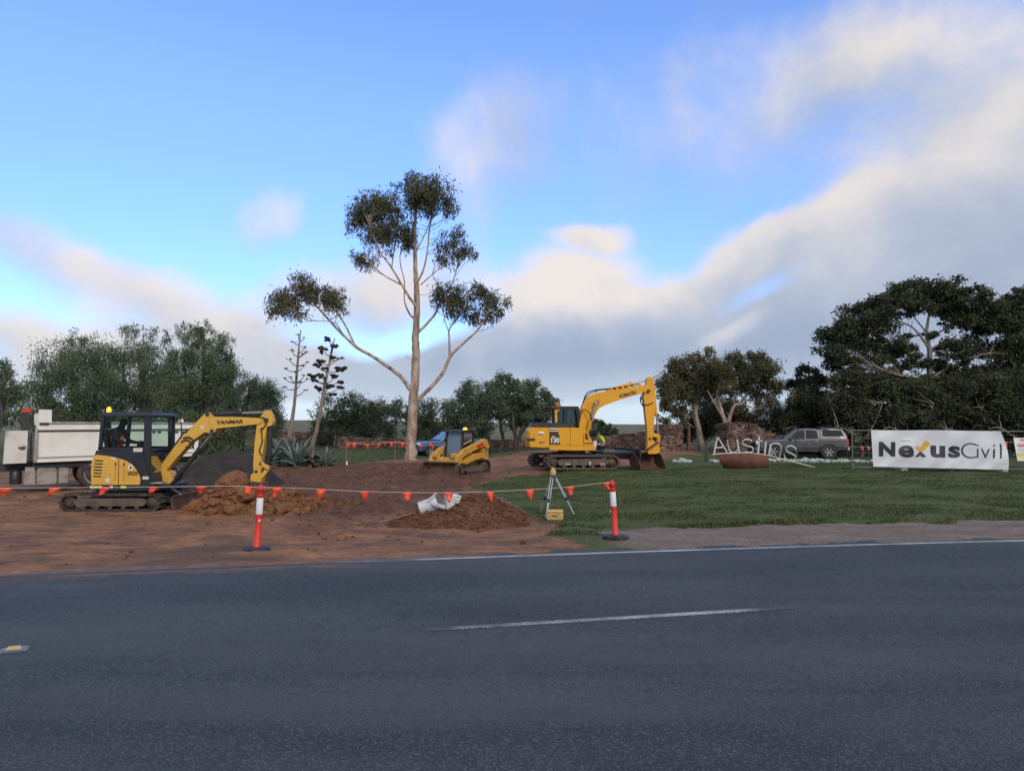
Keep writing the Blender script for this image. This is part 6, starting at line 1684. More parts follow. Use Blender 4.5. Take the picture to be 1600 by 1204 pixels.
# ---- bollards
def bollard(base, top, D, label):
    b = W(*base, D); t = W(*top, D - .02); b.z = hz(b.x, b.y)
    r_ = thing('bollard', label, 'bollard', tuple(b), 0, 'red and white posts holding the bunting')
    ax = (t - b); L = ax.length; q = ax.to_track_quat('Z', 'Y').to_matrix().to_4x4()
    mb = MB(); mb.lathe([(.20, .0), (.215, .012), (.21, .045), (.17, .06), (.075, .068), (.06, .062)], Matrix.Diagonal((1, .95, 1, 1)), 8, False); mb.build('rubber_base', M['hose'], r_, .006)
    mb = MB(); mb.lathe([(.058, .055), (.058, .075), (.050, .09), (.047, L * .5), (.046, L * .93), (.052, L * .935), (.052, L * .955), (.03, L * .965), (.024, L), (.0, L * 1.005)], q, 18); mb.build('post', M['bolred'], r_)
    mb = MB(); mb.lathe([(.0495, L * .56), (.0505, L * .565), (.0490, L * .80), (.048, L * .805)], q, 18); mb.build('reflective_sleeve', M['refl'], r_)
    mb = MB(); mb.lathe([(.0505, L * .835), (.0525, L * .84), (.0525, L * .85), (.0505, L * .855)], q, 18); mb.build('ring', M['bolred'], r_)
    mb = MB(); mb.box(q @ Vector((-.03, -.042, L * .47)), (.025, .012, .03)); mb.build('sticker', M['refl'], r_)
    return t
tl_ = bollard((401, 857), (408, 757), 10.2, 'red and white post leaning beside the orange clay spoil heap')
tr_ = bollard((962, 841), (956, 750), 11.15, 'red and white post standing by the surveying tripod and lawn')

# ---- bunting
def bunting(name, label, pts, flags, size, seed, rad=.0035, group=None):
    rg = random.Random(seed)
    P = [Vector(p) for p in pts]
    o = P[0].copy()
    r_ = thing(name, label, 'bunting', tuple(o), 0, group)
    sm = [Vector(q) for q in catmull([tuple(p) for p in P], 8)]
    mb = MB(o); mb.tube(sm, rad, 5); mb.build('cord', M['cord'], r_)
    for (px, wv_, ht, sway) in flags:
        k = (px - CX) / FPX
        c = min(sm, key=lambda q: abs(q.x / q.y - k))
        j = sm.index(c); t = (sm[min(j + 1, len(sm) - 1)] - sm[max(j - 1, 0)]).normalized()
        # exact crossing
        k2 = k * c.y; c = c + t * ((k2 - c.x) / (t.x if abs(t.x) > .05 else 1))
        a = c - t * wv_ / 2; b = c + t * wv_ / 2
        dn = Vector((sway * .5, rg.uniform(-.25, .25), -1)).normalized() * ht
        nrm = Vector((0, -1, 0))
        m_ = MB(o); rowz = []
        for i in range(5):
            u = i / 4; bl = math.sin(u * 2.6 + rg.uniform(-.2, .2)) * .018 * rg.choice((-1, 1))
            hw = 1 - u * .86
            ce = (a + b) / 2 + dn * u + Vector((sway * ht * .35 * u, bl, 0))
            rowz.append([ce + (a - b) / 2 * hw + nrm * .01 * (1 - u), ce - nrm * .012 * u, ce + (b - a) / 2 * hw + nrm * .006 * rg.uniform(-1, 1)])
        vs = [p for r2 in rowz for p in r2]; fs = []
        for i in range(4):
            for q in range(2):
                fs.append((i * 3 + q, i * 3 + q + 1, i * 3 + q + 4, i * 3 + q + 3))
        m_.add(vs, fs, True)
        fo = m_.build('flag', M['orange'], r_)
        md = fo.modifiers.new('solid', 'SOLIDIFY'); md.thickness = .003
    return r_
D0 = 10.2
bunting('bunting', 'orange flag bunting strung across the site entrance between the two red posts',
        [tl_ + Vector((.03, 0, -.035)), W(480, 763, 10.3), W(570, 767.5, 10.45), W(660, 769.3, 10.6), W(740, 768.5, 10.75), W(800, 766, 10.9), W(880, 761, 11.05), tr_ + Vector((-.03, 0, -.03))],
        [(437, .145, .16, -.5), (505, .145, .15, -.3), (571, .14, .15, .05), (637.5, .145, .16, .05), (702, .145, .155, .1), (767, .135, .15, .1), (828, .14, .16, .1), (890, .14, .155, .15), (947, .13, .13, .4)], .15, 3)
bunting('bunting', 'orange flag bunting running from the leaning post past the small excavator and truck',
        [W(-60, 763, 9.0), W(0, 762.2, 9.1), W(130, 761.3, 9.4), W(260, 760.2, 9.7), W(360, 759, 9.95), tl_ + Vector((-.03, 0, -.035))],
        [(17, .14, .12, -.6), (94, .14, .12, -.7), (170, .14, .12, -.8), (246, .14, .11, -.7), (320, .145, .12, -.6), (393, .145, .13, -.1), (-40, .14, .12, -.6)], .15, 5)

# ---- bunting round the gum and its stakes
def stake(px, y0, y1, D, lbl, nm='stake', mat=None, r=.018, grp='stakes around the gum tree'):
    b = W(px, y1, D); t = W(px + .6, y0, D); b.z = hz(b.x, b.y) - .08
    rt = thing(nm, lbl, 'stake', tuple(b), 0, grp)
    m_ = MB(b); m_.box((b + t) / 2, (.045, .03, (t - b).length)); m_.build('shaft', mat or M['wood'], rt)
    m_ = MB(b); m_.box(Vector((t.x, t.y, t.z - .06)), (.052, .037, .12)); m_.build('painted_tip', M['orange'], rt)
    return t
s1 = stake(541, 688, 728, 35.5, 'timber stake with orange tip at the corner of the tree bunting beside the agaves')
s2 = stake(617, 687, 717, 38, 'timber stake holding the bunting just left of the gum trunk')
s3 = stake(623, 689, 713, 43, 'far timber stake of the gum tree bunting')
s4 = stake(737, 691, 716, 43, 'timber stake of the tree bunting behind the track loader')
m_ = MB(); m_.box((0, 0, .12), (.07, .05, .26)); wt = m_.build('marker_peg', M['refl']); p = W(542, 728, 35.2); wt.location = (p.x, p.y, hz(p.x, p.y)); tag(wt, 'short white peg at the foot of the corner stake', 'peg')
bg_ = 'bunting around the gum tree'
def small_flags(xs, s_=1.0): return [(x, .36 * s_, .36 * s_, random.uniform(-.4, .4)) for x in xs]
bunting('bunting', 'front strand of orange bunting between the corner stake and the gum tree stakes', [s1 + Vector((0, 0, -.1)), W(580, 693.5, 36.5), s2 + Vector((0, 0, -.12)), W(660, 695, 39), W(700, 694, 41), s4], small_flags((546, 556, 575, 594, 613, 630, 660, 677), .85), .3, 9, .008)
bunting('bunting', 'back strand of orange bunting beyond the gum tree', [s1 + Vector((0, 0, -.15)), W(575, 690.5, 40), s3 + Vector((0, 0, -.05)), W(680, 691, 43), s4 + Vector((0, 0, -.05))], small_flags((571, 585, 604, 625, 645, 672), .7), .3, 10, .008)

# ---- tripod, level, case
tp = W(867, 806, 14.3); tg = hz(tp.x, tp.y)
r_ = thing('survey_tripod', 'silver surveying tripod on the grass by the red post', 'tripod', (tp.x, tp.y, tg))
apex = W(864, 744.5, 14.3)
for (px, py, D, wide) in ((843, 805, 14.7, 0), (853, 809, 13.9, 1), (899, 806, 14.2, 0)):
    ft = W(px, py, D); ft.z = hz(ft.x, ft.y)
    d = (ft - apex); m_ = MB(tp + Vector((0, 0, tg - tp.z)))
    off_ = Vector((0, 0, 0))
    side = d.cross(Vector((0, 1, 0))).normalized() * (.022 if wide else .012)
    st_ = apex + Vector((d.x, d.y, 0)).normalized() * .05
    for s_ in (-1, 1): m_.bar(st_ + side * s_, st_.lerp(ft, .62) + side * s_, .016, .016)
    m_.bar(st_.lerp(ft, .52), st_.lerp(ft, .97), .030 if wide else .02, .02)
    lg = m_.build('leg', pm('tripod_aluminium', (.52, .55, .62), None, rough=.35, metal=.4) if wide else MATS.get('tripod_aluminium') or M['silver'], r_)
    m_ = MB(tp + Vector((0, 0, tg - tp.z))); m_.bar(st_.lerp(ft, .52), st_.lerp(ft, .60), .055 if wide else .04, .05); m_.build('clamp', M['blk'], lg, .004)
    m_ = MB(tp + Vector((0, 0, tg - tp.z))); m_.cyl(st_.lerp(ft, .95), ft + Vector((0, 0, -.02)), .022, .008, 8); m_.build('foot_spike', M['blk'], lg)
m_ = MB(tp + Vector((0, 0, tg - tp.z))); m_.cyl(apex + Vector((0, 0, -.03)), apex + Vector((0, 0, .03)), .075, .06, 14); m_.build('head_plate', M['blk'], r_)
lv = pm('tan_yellow_plastic', (.55, .36, .12), (.42, .27, .09), 8, .5)
lr = thing('laser_level', 'tan laser level mounted on top of the tripod', 'laser level', tuple(apex + Vector((0, 0, .03))))
m_ = MB(); m_.lathe([(.05, 0), (.06, .005), (.062, .10), (.05, .115), (.01, .118)], None, 10, False); m_.build('housing', lv, lr, .006)
m_ = MB(); m_.lathe([(.034, .118), (.036, .125), (.036, .155), (.03, .162), (.005, .163)], None, 14); m_.build('rotating_head', lv, lr)
m_ = MB(); m_.box((.03, -.06, .06), (.03, .01, .07)); m_.build('window_panel', M['cream'], lr)
cp = W(867.5, 808, 13.9)
cr_ = thing('instrument_case', 'tan hard instrument case lying on the grass under the tripod', 'case', (cp.x, cp.y, hz(cp.x, cp.y)), R(-8))
m_ = MB(); m_.box((0, 0, .075), (.325, .22, .15)); m_.build('case_bottom', lv, cr_, .03, seg=3)
m_ = MB(); m_.box((0, 0, .178), (.325, .22, .052)); m_.build('case_lid', lv, cr_, .025, seg=3)
for x in (-.09, .09):
    m_ = MB(); m_.box((x, -.113, .15), (.03, .012, .04)); m_.build('latch', lv, cr_, .003)
m_ = MB(); m_.tube([(-.05, -.112, .11), (-.045, -.14, .11), (.045, -.14, .11), (.05, -.112, .11)], .009, 6); m_.build('handle', M['blk'], cr_)

# ---- buckets, pole, plank on the heap
pail = pm('white_pail_plastic', (.62, .63, .64), (.50, .50, .50), 5, .45, col3=(.40, .30, .22), s3=7, amt3=(.60, .8))
b1 = W(668, 791, 13.9)
br = thing('bucket', 'white plastic bucket tipped on its side on the spoil heap', 'bucket', tuple(b1), 0, None, (R(0), R(76), R(14)))
m_ = MB(); m_.lathe([(.13, -.18), (.135, -.175), (.158, .17), (.166, .175), (.166, .19), (.152, .19), (.125, -.165), (.01, -.168)], None, 22); m_.build('pail', pail, br)
m_ = MB(); m_.lathe([(.164, .12), (.172, .125), (.172, .14), (.164, .145)], None, 22); m_.build('rim_band', pail, br)
m_ = MB(); m_.tube([(.165, 0, .12), (.15, .08, .26), (.06, .14, .33), (-.06, .14, .33), (-.15, .08, .26), (-.165, 0, .12)], .005, 5); m_.build('wire_handle', M['silver'], br)
b2 = W(704, 793, 13.9)
br = thing('bucket', 'white square-sided plastic tub standing on the spoil heap beside the tipped bucket', 'bucket', tuple(b2 + Vector((0, 0, -.02))), R(20), None, (R(4), R(8), R(20)))
m_ = MB()
def sq(h_, z): return [Vector((a * h_, b * h_, z)) for a, b in ((-1, -1), (1, -1), (1, 1), (-1, 1))]
m_.loft([sq(.115, 0), sq(.14, .27), sq(.150, .275), sq(.150, .29), sq(.13, .29), sq(.105, .02)]); m_.build('tub', pail, br, .012)
m_ = MB(); m_.tube([(-.14, 0, .25), (-.13, -.14, .20), (.13, -.14, .20), (.14, 0, .25)], .005, 5); m_.build('wire_handle', M['silver'], br)
def stick(nm, lbl, a, b, w_, h_, mt, cat):
    rt = (a + b) / 2
    m_ = MB(rt); m_.bar(a, b, w_, h_); o = m_.build(nm, mt, None, .004); o.location = rt; tag(o, lbl, cat); return o
stick('timber_batten', 'pale timber batten sticking up out of the tipped bucket', W(664, 786, 13.8), W(682, 769.5, 13.75), .03, .03, M['cream'], 'batten')
stick('pipe', 'grey plastic pipe lying between the bucket and the tub', W(671, 785, 13.8), W(695, 792, 13.6), .06, .06, pail, 'pipe')
shr = thing('shovel', 'shovel with long timber handle lying on the dirt below the spoil heap', 'shovel', tuple(W(612, 812, 13.5)))
o_ = W(612, 812, 13.5)
m_ = MB(o_); m_.tube([W(588, 817.5, 13.2), W(620, 808.5, 13.5), W(648, 800.5, 13.75)], .017, 8); m_.build('handle', M['wood'], shr)
m_ = MB(o_); a = W(589, 817.2, 13.2); m_.loft([[a + Vector((.04, .02, .02)), a + Vector((.04, -.03, 0)), a + Vector((.03, -.03, -.015)), a + Vector((.03, .02, .005))],
      [a + Vector((-.10, .12, .01)), a + Vector((-.10, -.13, .01)), a + Vector((-.10, -.13, -.004)), a + Vector((-.10, .12, -.004))],
      [a + Vector((-.30, .08, .02)), a + Vector((-.30, -.09, .02)), a + Vector((-.30, -.09, .008)), a + Vector((-.30, .08, .008))]]); m_.build('blade', M['soilsteel'], shr)
stick('plank', 'broken grey plank half buried in the dug soil', W(481, 777, 16.9) , W(497, 784, 16.5), .12, .035, M['wood'], 'plank')

# ---- raised marker on the road
pmk_ = W(22, 1015, (HC - ROADZ) / -ray(22, 1015)[1])
rmk = thing('road_marker', 'small yellow reflective marker stuck on the asphalt', 'road marker', (pmk_.x, pmk_.y, ROADZ + .002), R(24))
m_ = MB(); m_.loft([[Vector((a * .10, b * .065, 0)) for a, b in ((-1, -1), (1, -1), (1, 1), (-1, 1))], [Vector((a * .09, b * .055, .010)) for a, b in ((-1, -1), (1, -1), (1, 1), (-1, 1))]]); m_.build('base_plate', pm('grey_marker_plastic', (.085, .098, .11), (.13, .14, .15), 30, .4), rmk)
m_ = MB(); m_.loft([[Vector((a * .055, b * .028, .010)) for a, b in ((-1, -1), (1, -1), (1, 1), (-1, 1))], [Vector((a * .04, b * .010, .030)) for a, b in ((-1, -1), (1, -1), (1, 1), (-1, 1))]]); m_.build('reflector', pm('yellow_reflector', (.42, .30, .07), (.40, .37, .28), 40, .35), rmk)
# ================================================================== sign, fence, walls, rocks
# ---- AUSTINS sign: thin metal letters on a curved strip over a rusty half drum
SD = 29.0
sp = W(1160, 731, SD); sgz = hz(sp.x, sp.y)
sg = thing('letter_sign', 'rusty curved steel sign base with thin pale metal letters reading AUSTINS on the lawn', 'sign', (sp.x, sp.y, sgz))
so3 = Vector((sp.x, sp.y, sgz))
strip_px = [(1113, 709.5), (1130, 708), (1150, 707), (1168, 707), (1185, 708.5), (1200, 711), (1220, 716), (1245, 722.5), (1272, 729.5)]
ltm = pm('pale_sheet_metal', (.62, .60, .55), (.5, .48, .44), 6, .4, metal=.3)
m_ = MB(so3); P = [Vector(q) for q in catmull([tuple(W(x, y, SD)) for x, y in strip_px], 5)]
m_.loft([[p + Vector((0, y_, z_)) for y_, z_ in ((-.06, -.02), (.06, -.02), (.06, .02), (-.06, .02))] for p in P]); m_.build('curved_strip', ltm, sg)
def letter(nm, strokes):
    m2 = MB(so3)
    for st_ in strokes:
        Q = [Vector(q) for q in (catmull([tuple(W(x, y, SD - .02)) for x, y in st_], 5) if len(st_) > 2 else [tuple(W(x, y, SD - .02)) for x, y in st_])]
        m2.loft([[p + Vector((a, b, c)) for a, b, c in (((-.028, -.04, 0), (.028, -.04, 0), (.028, .04, 0), (-.028, .04, 0)) if abs(Q[-1].z - Q[0].z) > abs(Q[-1].x - Q[0].x) * .5 and len(st_) == 2 else ((0, -.04, -.030), (.02, -.04, .022), (.02, .04, .022), (0, .04, -.03)))] for p in Q])
    m2.build(nm, ltm, sg)
letter('letter', [[(1115.5, 708.5), (1121, 682)], [(1121, 682), (1136.5, 707.5)], [(1118, 699), (1130, 698)]])
letter('letter', [[(1136, 687), (1138.5, 701), (1143, 706), (1149, 705.5), (1153.5, 700)], [(1151.5, 686), (1155, 707)]])
letter('letter', [[(1174, 689), (1169, 685.5), (1162, 687), (1160, 692.5), (1166, 696), (1174, 698), (1176.5, 703), (1171, 706.5), (1164, 705)]])
letter('letter', [[(1186, 682), (1184.5, 708)], [(1181, 688.5), (1190, 688.5)]])
letter('letter', [[(1196.5, 690), (1194.5, 710)]])
letter('letter', [[(1204, 693), (1201.5, 711.5)], [(1204, 694.5), (1210, 692), (1217, 693.5), (1220, 699), (1219, 706), (1217.5, 715)]])
letter('letter', [[(1243, 702), (1240, 697.5), (1233, 696), (1228, 699.5), (1229.5, 705), (1237, 708.5), (1242.5, 713), (1240, 718.5), (1232, 719.5), (1226, 715), (1225, 710.5)]])
# half drum
m_ = MB(so3); top = [(1118, 710), (1135, 708.5), (1158, 707.6), (1180, 708.6), (1199, 711.5)]
loops = []
for i, (x, y) in enumerate(top):
    t = i / 4; bx_ = 1131 + (1199.5 - 1131) * t
    dy = -.75 * math.sin(PI * (.08 + .84 * t))
    a = W(x, y, SD); b = W(bx_, 731.5, SD)
    a2, b2 = a + Vector((0, dy * 1.05, 0)), b + Vector((0, dy * .8, 0)); b2.z = hz(b2.x, b2.y) - .05
    loops.append([a2, (a2 + b2) / 2 + Vector((-.03, -.03, 0)), b2, b2 + Vector((0, .05, 0)), (a2 + b2) / 2 + Vector((-.03, .03, 0)), a2 + Vector((0, .05, 0))])
m_.loft([[p for p in l] for l in loops], True, True); m_.build('rusty_base', M['rust'], sg)
for px, y0, y1, lbl in ((1103, 683, 713, 'dark pointed steel fin standing left of the letter sign'), (1244, 680, 712, 'dark pointed steel fin behind the last letter of the sign')):
    b = W(px, y1, 35.5); t = W(px - 1.2, y0, 35.5); gz = hz(b.x, b.y)
    m_ = MB(); h_ = t.z - gz
    m_.loft([[Vector((x, y, -.1)) for x, y in ((-.06, -.05), (.08, -.05), (.08, .05), (-.06, .05))], [Vector((x, y, h_ * .55)) for x, y in ((-.05, -.04), (.06, -.04), (.06, .04), (-.05, .04))],
             [Vector((x - .03, y, h_)) for x, y in ((-.01, -.01), (.012, -.01), (.012, .01), (-.01, .01))]])
    o = m_.build('steel_fin', M['blk']); o.location = (b.x, b.y, gz); tag(o, lbl, 'fin', None)

# ---- temporary fence panels with the banner
FD = 26.2
def fence_panel(lbl, xa, xb, ya, yb, top0, top1, D):
    A = W(xa, ya, D); B = W(xb, yb, D); A.z = hz(A.x, A.y) + .06; B.z = hz(B.x, B.y) + .06
    TA = W(xa - 1.5, top0, D); TB = W(xb - 1.0, top1, D)
    r_ = thing('temporary_fence', lbl, 'fence', tuple(A), 0, 'temporary fences holding the banner')
    for p, q, nm in ((A, TA + Vector((0, 0, .12)), 'post'), (B, TB + Vector((0, 0, .12)), 'post'), (A + Vector((0, 0, .03)), B + Vector((0, 0, .03)), 'bottom_rail'), (TA, TB, 'top_rail')):
        m_ = MB(A); m_.cyl(p - (Vector((0, 0, .16)) if nm == 'post' else Vector()), q, .021 if nm == 'post' else .017, None, 8); m_.build(nm, M['fencegrey'], r_)
    m_ = MB(A)
    n_ = 30
    for i in range(1, n_):
        u = i / n_; m_.tube([A.lerp(B, u) + Vector((0, 0, .03)), TA.lerp(TB, u)], .0022, 3, False)
    for i in range(1, 10):
        u = i / 10; m_.tube([A.lerp(TA, u), B.lerp(TB, u)], .0022, 3, False)
    m_.build('wire_mesh', M['fencegrey'], r_, kind='stuff')
    m_ = MB(A); c = A.lerp(B, .49); g_ = hz(c.x, c.y); m_.box((c.x, c.y - .03, g_ + .05), (.22, .5, .12)); m_.build('foot_block', MATS.get('concrete_block') or pm('concrete_block', (.30, .29, .27), (.2, .19, .18), 8, .9), r_, .02)
    m_ = MB(A); m_.cyl((c.x, c.y, g_ + .1), (c.x, c.y, g_ + .42), .018, None, 8); m_.build('foot_stem', M['fencegrey'], r_)
    return A, B, TA, TB
fence_panel('temporary wire fence panel behind the left and middle of the banner', 1332.5, 1486, 734, 738.5, 672, 673, FD)
fence_panel('temporary wire fence panel behind the right end of the banner', 1489, 1640, 739, 740.5, 673, 674, FD + .02)
ban_m = pm('white_vinyl_banner', (.60, .61, .64), (.54, .55, .58), 1.2, .45, bump=.15, bscale=3)
bo_ = W(1362, 730, FD - .10)
ban = thing('banner', 'wide white banner reading NexusCivil tied to the temporary fence', 'banner', tuple(bo_))
nu, nv = 120, 34
def bpt(u, v, dy=0.0):
    # u along, v from top to bottom; right edge hangs loose
    xt = 1361 + u * 202.5; xb_ = 1364.5 + u * 207
    x = xt + (xb_ - xt) * v + (7 * math.sin(v * PI * .8) * max(0, (u - .9) / .1) if u > .9 else 0)
    yt = 671.3 + u * 1.8 + .5 * math.sin(u * 9); yb = 728.5 + u * 5.2
    y = yt + (yb - yt) * v
    wob = .012 * math.sin(u * 23 + v * 4) + .014 * math.sin(u * 9 - v * 7) + .010 * math.sin(u * 41 + v * 13) * v + .012 * math.sin((u * 3 + v) * 8) + (.05 * (u - .88) / .12 * math.sin(v * 5) if u > .88 else 0)
    return W(x, y, FD - .10 + wob + dy)
V = [bpt(i / nu, j / nv) - bo_ for j in range(nv + 1) for i in range(nu + 1)]
FB = [(j * (nu + 1) + i, (j + 1) * (nu + 1) + i, (j + 1) * (nu + 1) + i + 1, j * (nu + 1) + i + 1) for j in range(nv) for i in range(nu)]
bs_ = raw('sheet', [tuple(v) for v in V], FB, ban_m, ban, True)
def on_banner(me, n_cut=0):
    "lay flat lettering (px coords, y up negative) on the rippled sheet"
    for v in me.vertices:
        u = (v.co.x - 1362) / 205.0
        # invert the outline roughly
        yt = 671.3 + u * 1.8; yb = 728.5 + u * 5.2
        vv_ = (v.co.y - yt) / (yb - yt)
        xt = 1361 + u * 202.5
        u2 = (v.co.x - 1361 - 3.5 * vv_) / (202.5 + 4.5 * vv_)
        p = bpt(u2, vv_, -.012 - v.co.z)
        v.co = p - bo_
def banner_text(nm, strokes_or_txt, mat, x0, x1, ytop, ybase, bold, skew=0.0):
    cu = bpy.data.curves.new(nm, 'FONT'); cu.body = strokes_or_txt; cu.size = 1; cu.offset = bold; cu.resolution_u = 6; cu.space_character = 1.0
    to = bpy.data.objects.new(nm, cu); COL.objects.link(to); bpy.context.view_layer.update()
    me = bpy.data.meshes.new_from_object(to.evaluated_get(bpy.context.evaluated_depsgraph_get())); bpy.data.objects.remove(to)
    bm = bmesh.new(); bm.from_mesh(me)
    for cut in range(2): bmesh.ops.subdivide_edges(bm, edges=[e for e in bm.edges if e.calc_length() > .12], cuts=1)
    bmesh.ops.triangulate(bm, faces=bm.faces); bm.to_mesh(me); bm.free()
    xs_ = [v.co.x for v in me.vertices]; ys_ = [v.co.y for v in me.vertices]
    a, b, c, d = min(xs_), max(xs_), min(ys_), max(ys_)
    for v in me.vertices:
        fx = (v.co.x - a) / (b - a); fy = (v.co.y - c) / (d - c)
        X_ = x0 + (x1 - x0) * fx
        v.co.x = X_ + skew * fy; v.co.y = (ybase + (ytop - ybase) * fy) + (X_ - 1374) * .018; v.co.z = 0
    on_banner(me)
    me.materials.clear(); me.materials.append(mat)
    o = bpy.data.objects.new(nm, me); COL.objects.link(o); o.parent = ban
    return o
navy_ink = pm('charcoal_print', (.022, .022, .030), None, rough=.5)
banner_text('lettering', 'N', navy_ink, 1373.5, 1399, 689.5, 712.5, .050)
banner_text('lettering', 'e', navy_ink, 1404, 1428, 694.5, 713.5, .032)
banner_text('lettering', 'u', navy_ink, 1454, 1477, 694.5, 713, .045)
banner_text('lettering', 's', navy_ink, 1482, 1500.5, 694.5, 713, .035)
banner_text('lettering', 'C', navy_ink, 1502, 1526, 689, 713, -.018)
banner_text('lettering', 'ivil', navy_ink, 1526.5, 1561, 689.5, 712.5, -.016)
def ban_poly(nm, pts, mat, z=.0):
    me = bpy.data.meshes.new(nm); me.from_pydata([(x, y, z) for x, y in pts], [], [tuple(range(len(pts)))])
    on_banner(me); me.materials.append(mat); o = bpy.data.objects.new(nm, me); COL.objects.link(o); o.parent = ban
gold = pm('gold_print', (.62, .36, .05), (.52, .29, .04), 8, .5)
ban_poly('cross_stroke', [(1429.5, 713.5), (1438.5, 704), (1447, 713.5), (1440.5, 713.8), (1438, 710), (1435.5, 713.6)], navy_ink, .002)
ban_poly('tick_stroke', [(1430, 697.5), (1435.5, 696), (1439, 699), (1446.5, 687.5), (1451, 690), (1454, 693.5), (1444.5, 703), (1438.5, 706)], gold, .004)
ban_poly('patch', [(1408, 684.3), (1425, 684.6), (1425, 688.5), (1408, 688.2)], pm('pale_patch', (.66, .66, .62), None, rough=.5), .002)
# dots of orange seen at the banner: bunting strung behind and tied at its loose edge
bunting('bunting', 'orange flag bunting strung across the far lawn behind the banner fence', [W(1318, 697, 33), W(1345, 697.5, 33), W(1400, 697, 33), W(1500, 693, 33), W(1568, 690, 33), W(1650, 690, 33)],
        [(1345, .16, .22, .2), (1355, .16, .22, .1), (1400, .18, .22, 0), (1568, .18, .24, .2), (1620, .18, .22, 0)], .2, 12, .006)
# safety notice on the fence
no = W(1592, 719, FD - .12)
nt_ = thing('safety_notice', 'white, red and yellow safety notice hung on the fence right of the banner', 'notice', tuple(no))
def nq(nm, pts, mt, dz):
    m_ = MB(no); P_ = [W(x, y, FD - .12 - dz) for x, y in pts]; m_.loft([P_, [p + Vector((0, .012, 0)) for p in P_]]); m_.build(nm, mt, nt_)
nq('board', [(1583.5, 683.8), (1625, 683.8), (1625, 719.8), (1590, 719.8)], M['refl'], 0)
nq('yellow_band', [(1588.8, 707), (1624, 707), (1624, 713), (1590, 713)], pm('notice_yellow', (.60, .58, .12), None, rough=.5), .004)
for y0, y1, x0 in ((686, 688.2, 1593.5), (694.2, 696, 1589), (696.8, 698, 1590)):
    nq('red_print', [(x0, y0), (1622, y0), (1622, y1), (x0, y1)], M['red'], .004)
for y0, x0 in ((691, 1592), (701, 1590), (703.5, 1592)):
    nq('grey_print', [(x0, y0), (1620, y0), (1620, y0 + 1), (x0, y0 + 1)], pm('grey_print', (.30, .34, .36), None, rough=.5), .004)
nq('yellow_line', [(1590.5, 715.2), (1624, 715.2), (1624, 716.6), (1590.8, 716.6)], MATS['notice_yellow'], .004)

# ---- pale rocks edging the garden
rockm = pm('pale_edging_rock', (.36, .40, .375), (.26, .30, .28), 5, .85, bump=.3, bscale=14, col3=(.22, .26, .22), s3=6)
rr = random.Random(21)
shapes = []
for k in range(5):
    m_ = MB()
    for q in range(rr.choice((3, 4, 5))): m_.lump((rr.uniform(-.10, .10), rr.uniform(-.08, .08), rr.uniform(.0, .08)), (rr.uniform(.06, .13), rr.uniform(.06, .12), rr.uniform(.05, .10)), .18, 2, rr)
    o = m_.build('rock', rockm); shapes.append(o.data); bpy.data.objects.remove(o)
RG = 'pale rocks edging the lawn'
spots = [(1055 + rr.random() * 32, 35.5) for _ in range(12)] + [(1100 + rr.random() * 20, 35.5) for _ in range(6)] + [(1200 + rr.random() * 40, 35.2) for _ in range(10)] + [(1240 + rr.random() * 65, 34.5 + rr.random() * 1.2) for _ in range(42)] + [(1300 + rr.random() * 70, 36.0 + rr.random() * .8) for _ in range(34)]
for px, D in spots:
    p = W(px, 715, D + rr.uniform(-.5, .5)); o = bpy.data.objects.new('rock', rr.choice(shapes)); COL.objects.link(o)
    k = rr.uniform(.65, 1.35); o.scale = (k, k, k * rr.uniform(.8, 1.2)); o.rotation_euler = (0, 0, rr.uniform(0, 6.28)); o.location = (p.x, p.y, hz(p.x, p.y) + .02)
    tag(o, 'pale rock in the small cluster between the excavator bucket and the steel fin' if px < 1095 else 'pale rock in the gap between the steel fin and the rusty sign base' if px < 1130 else 'pale rock below the last letters of the sign' if px < 1241 else 'pale rock in the dense row beside the grey pickup wheels' if px < 1302 else 'pale rock in the thin row between the grey pickup and the banner', 'rock', RG)

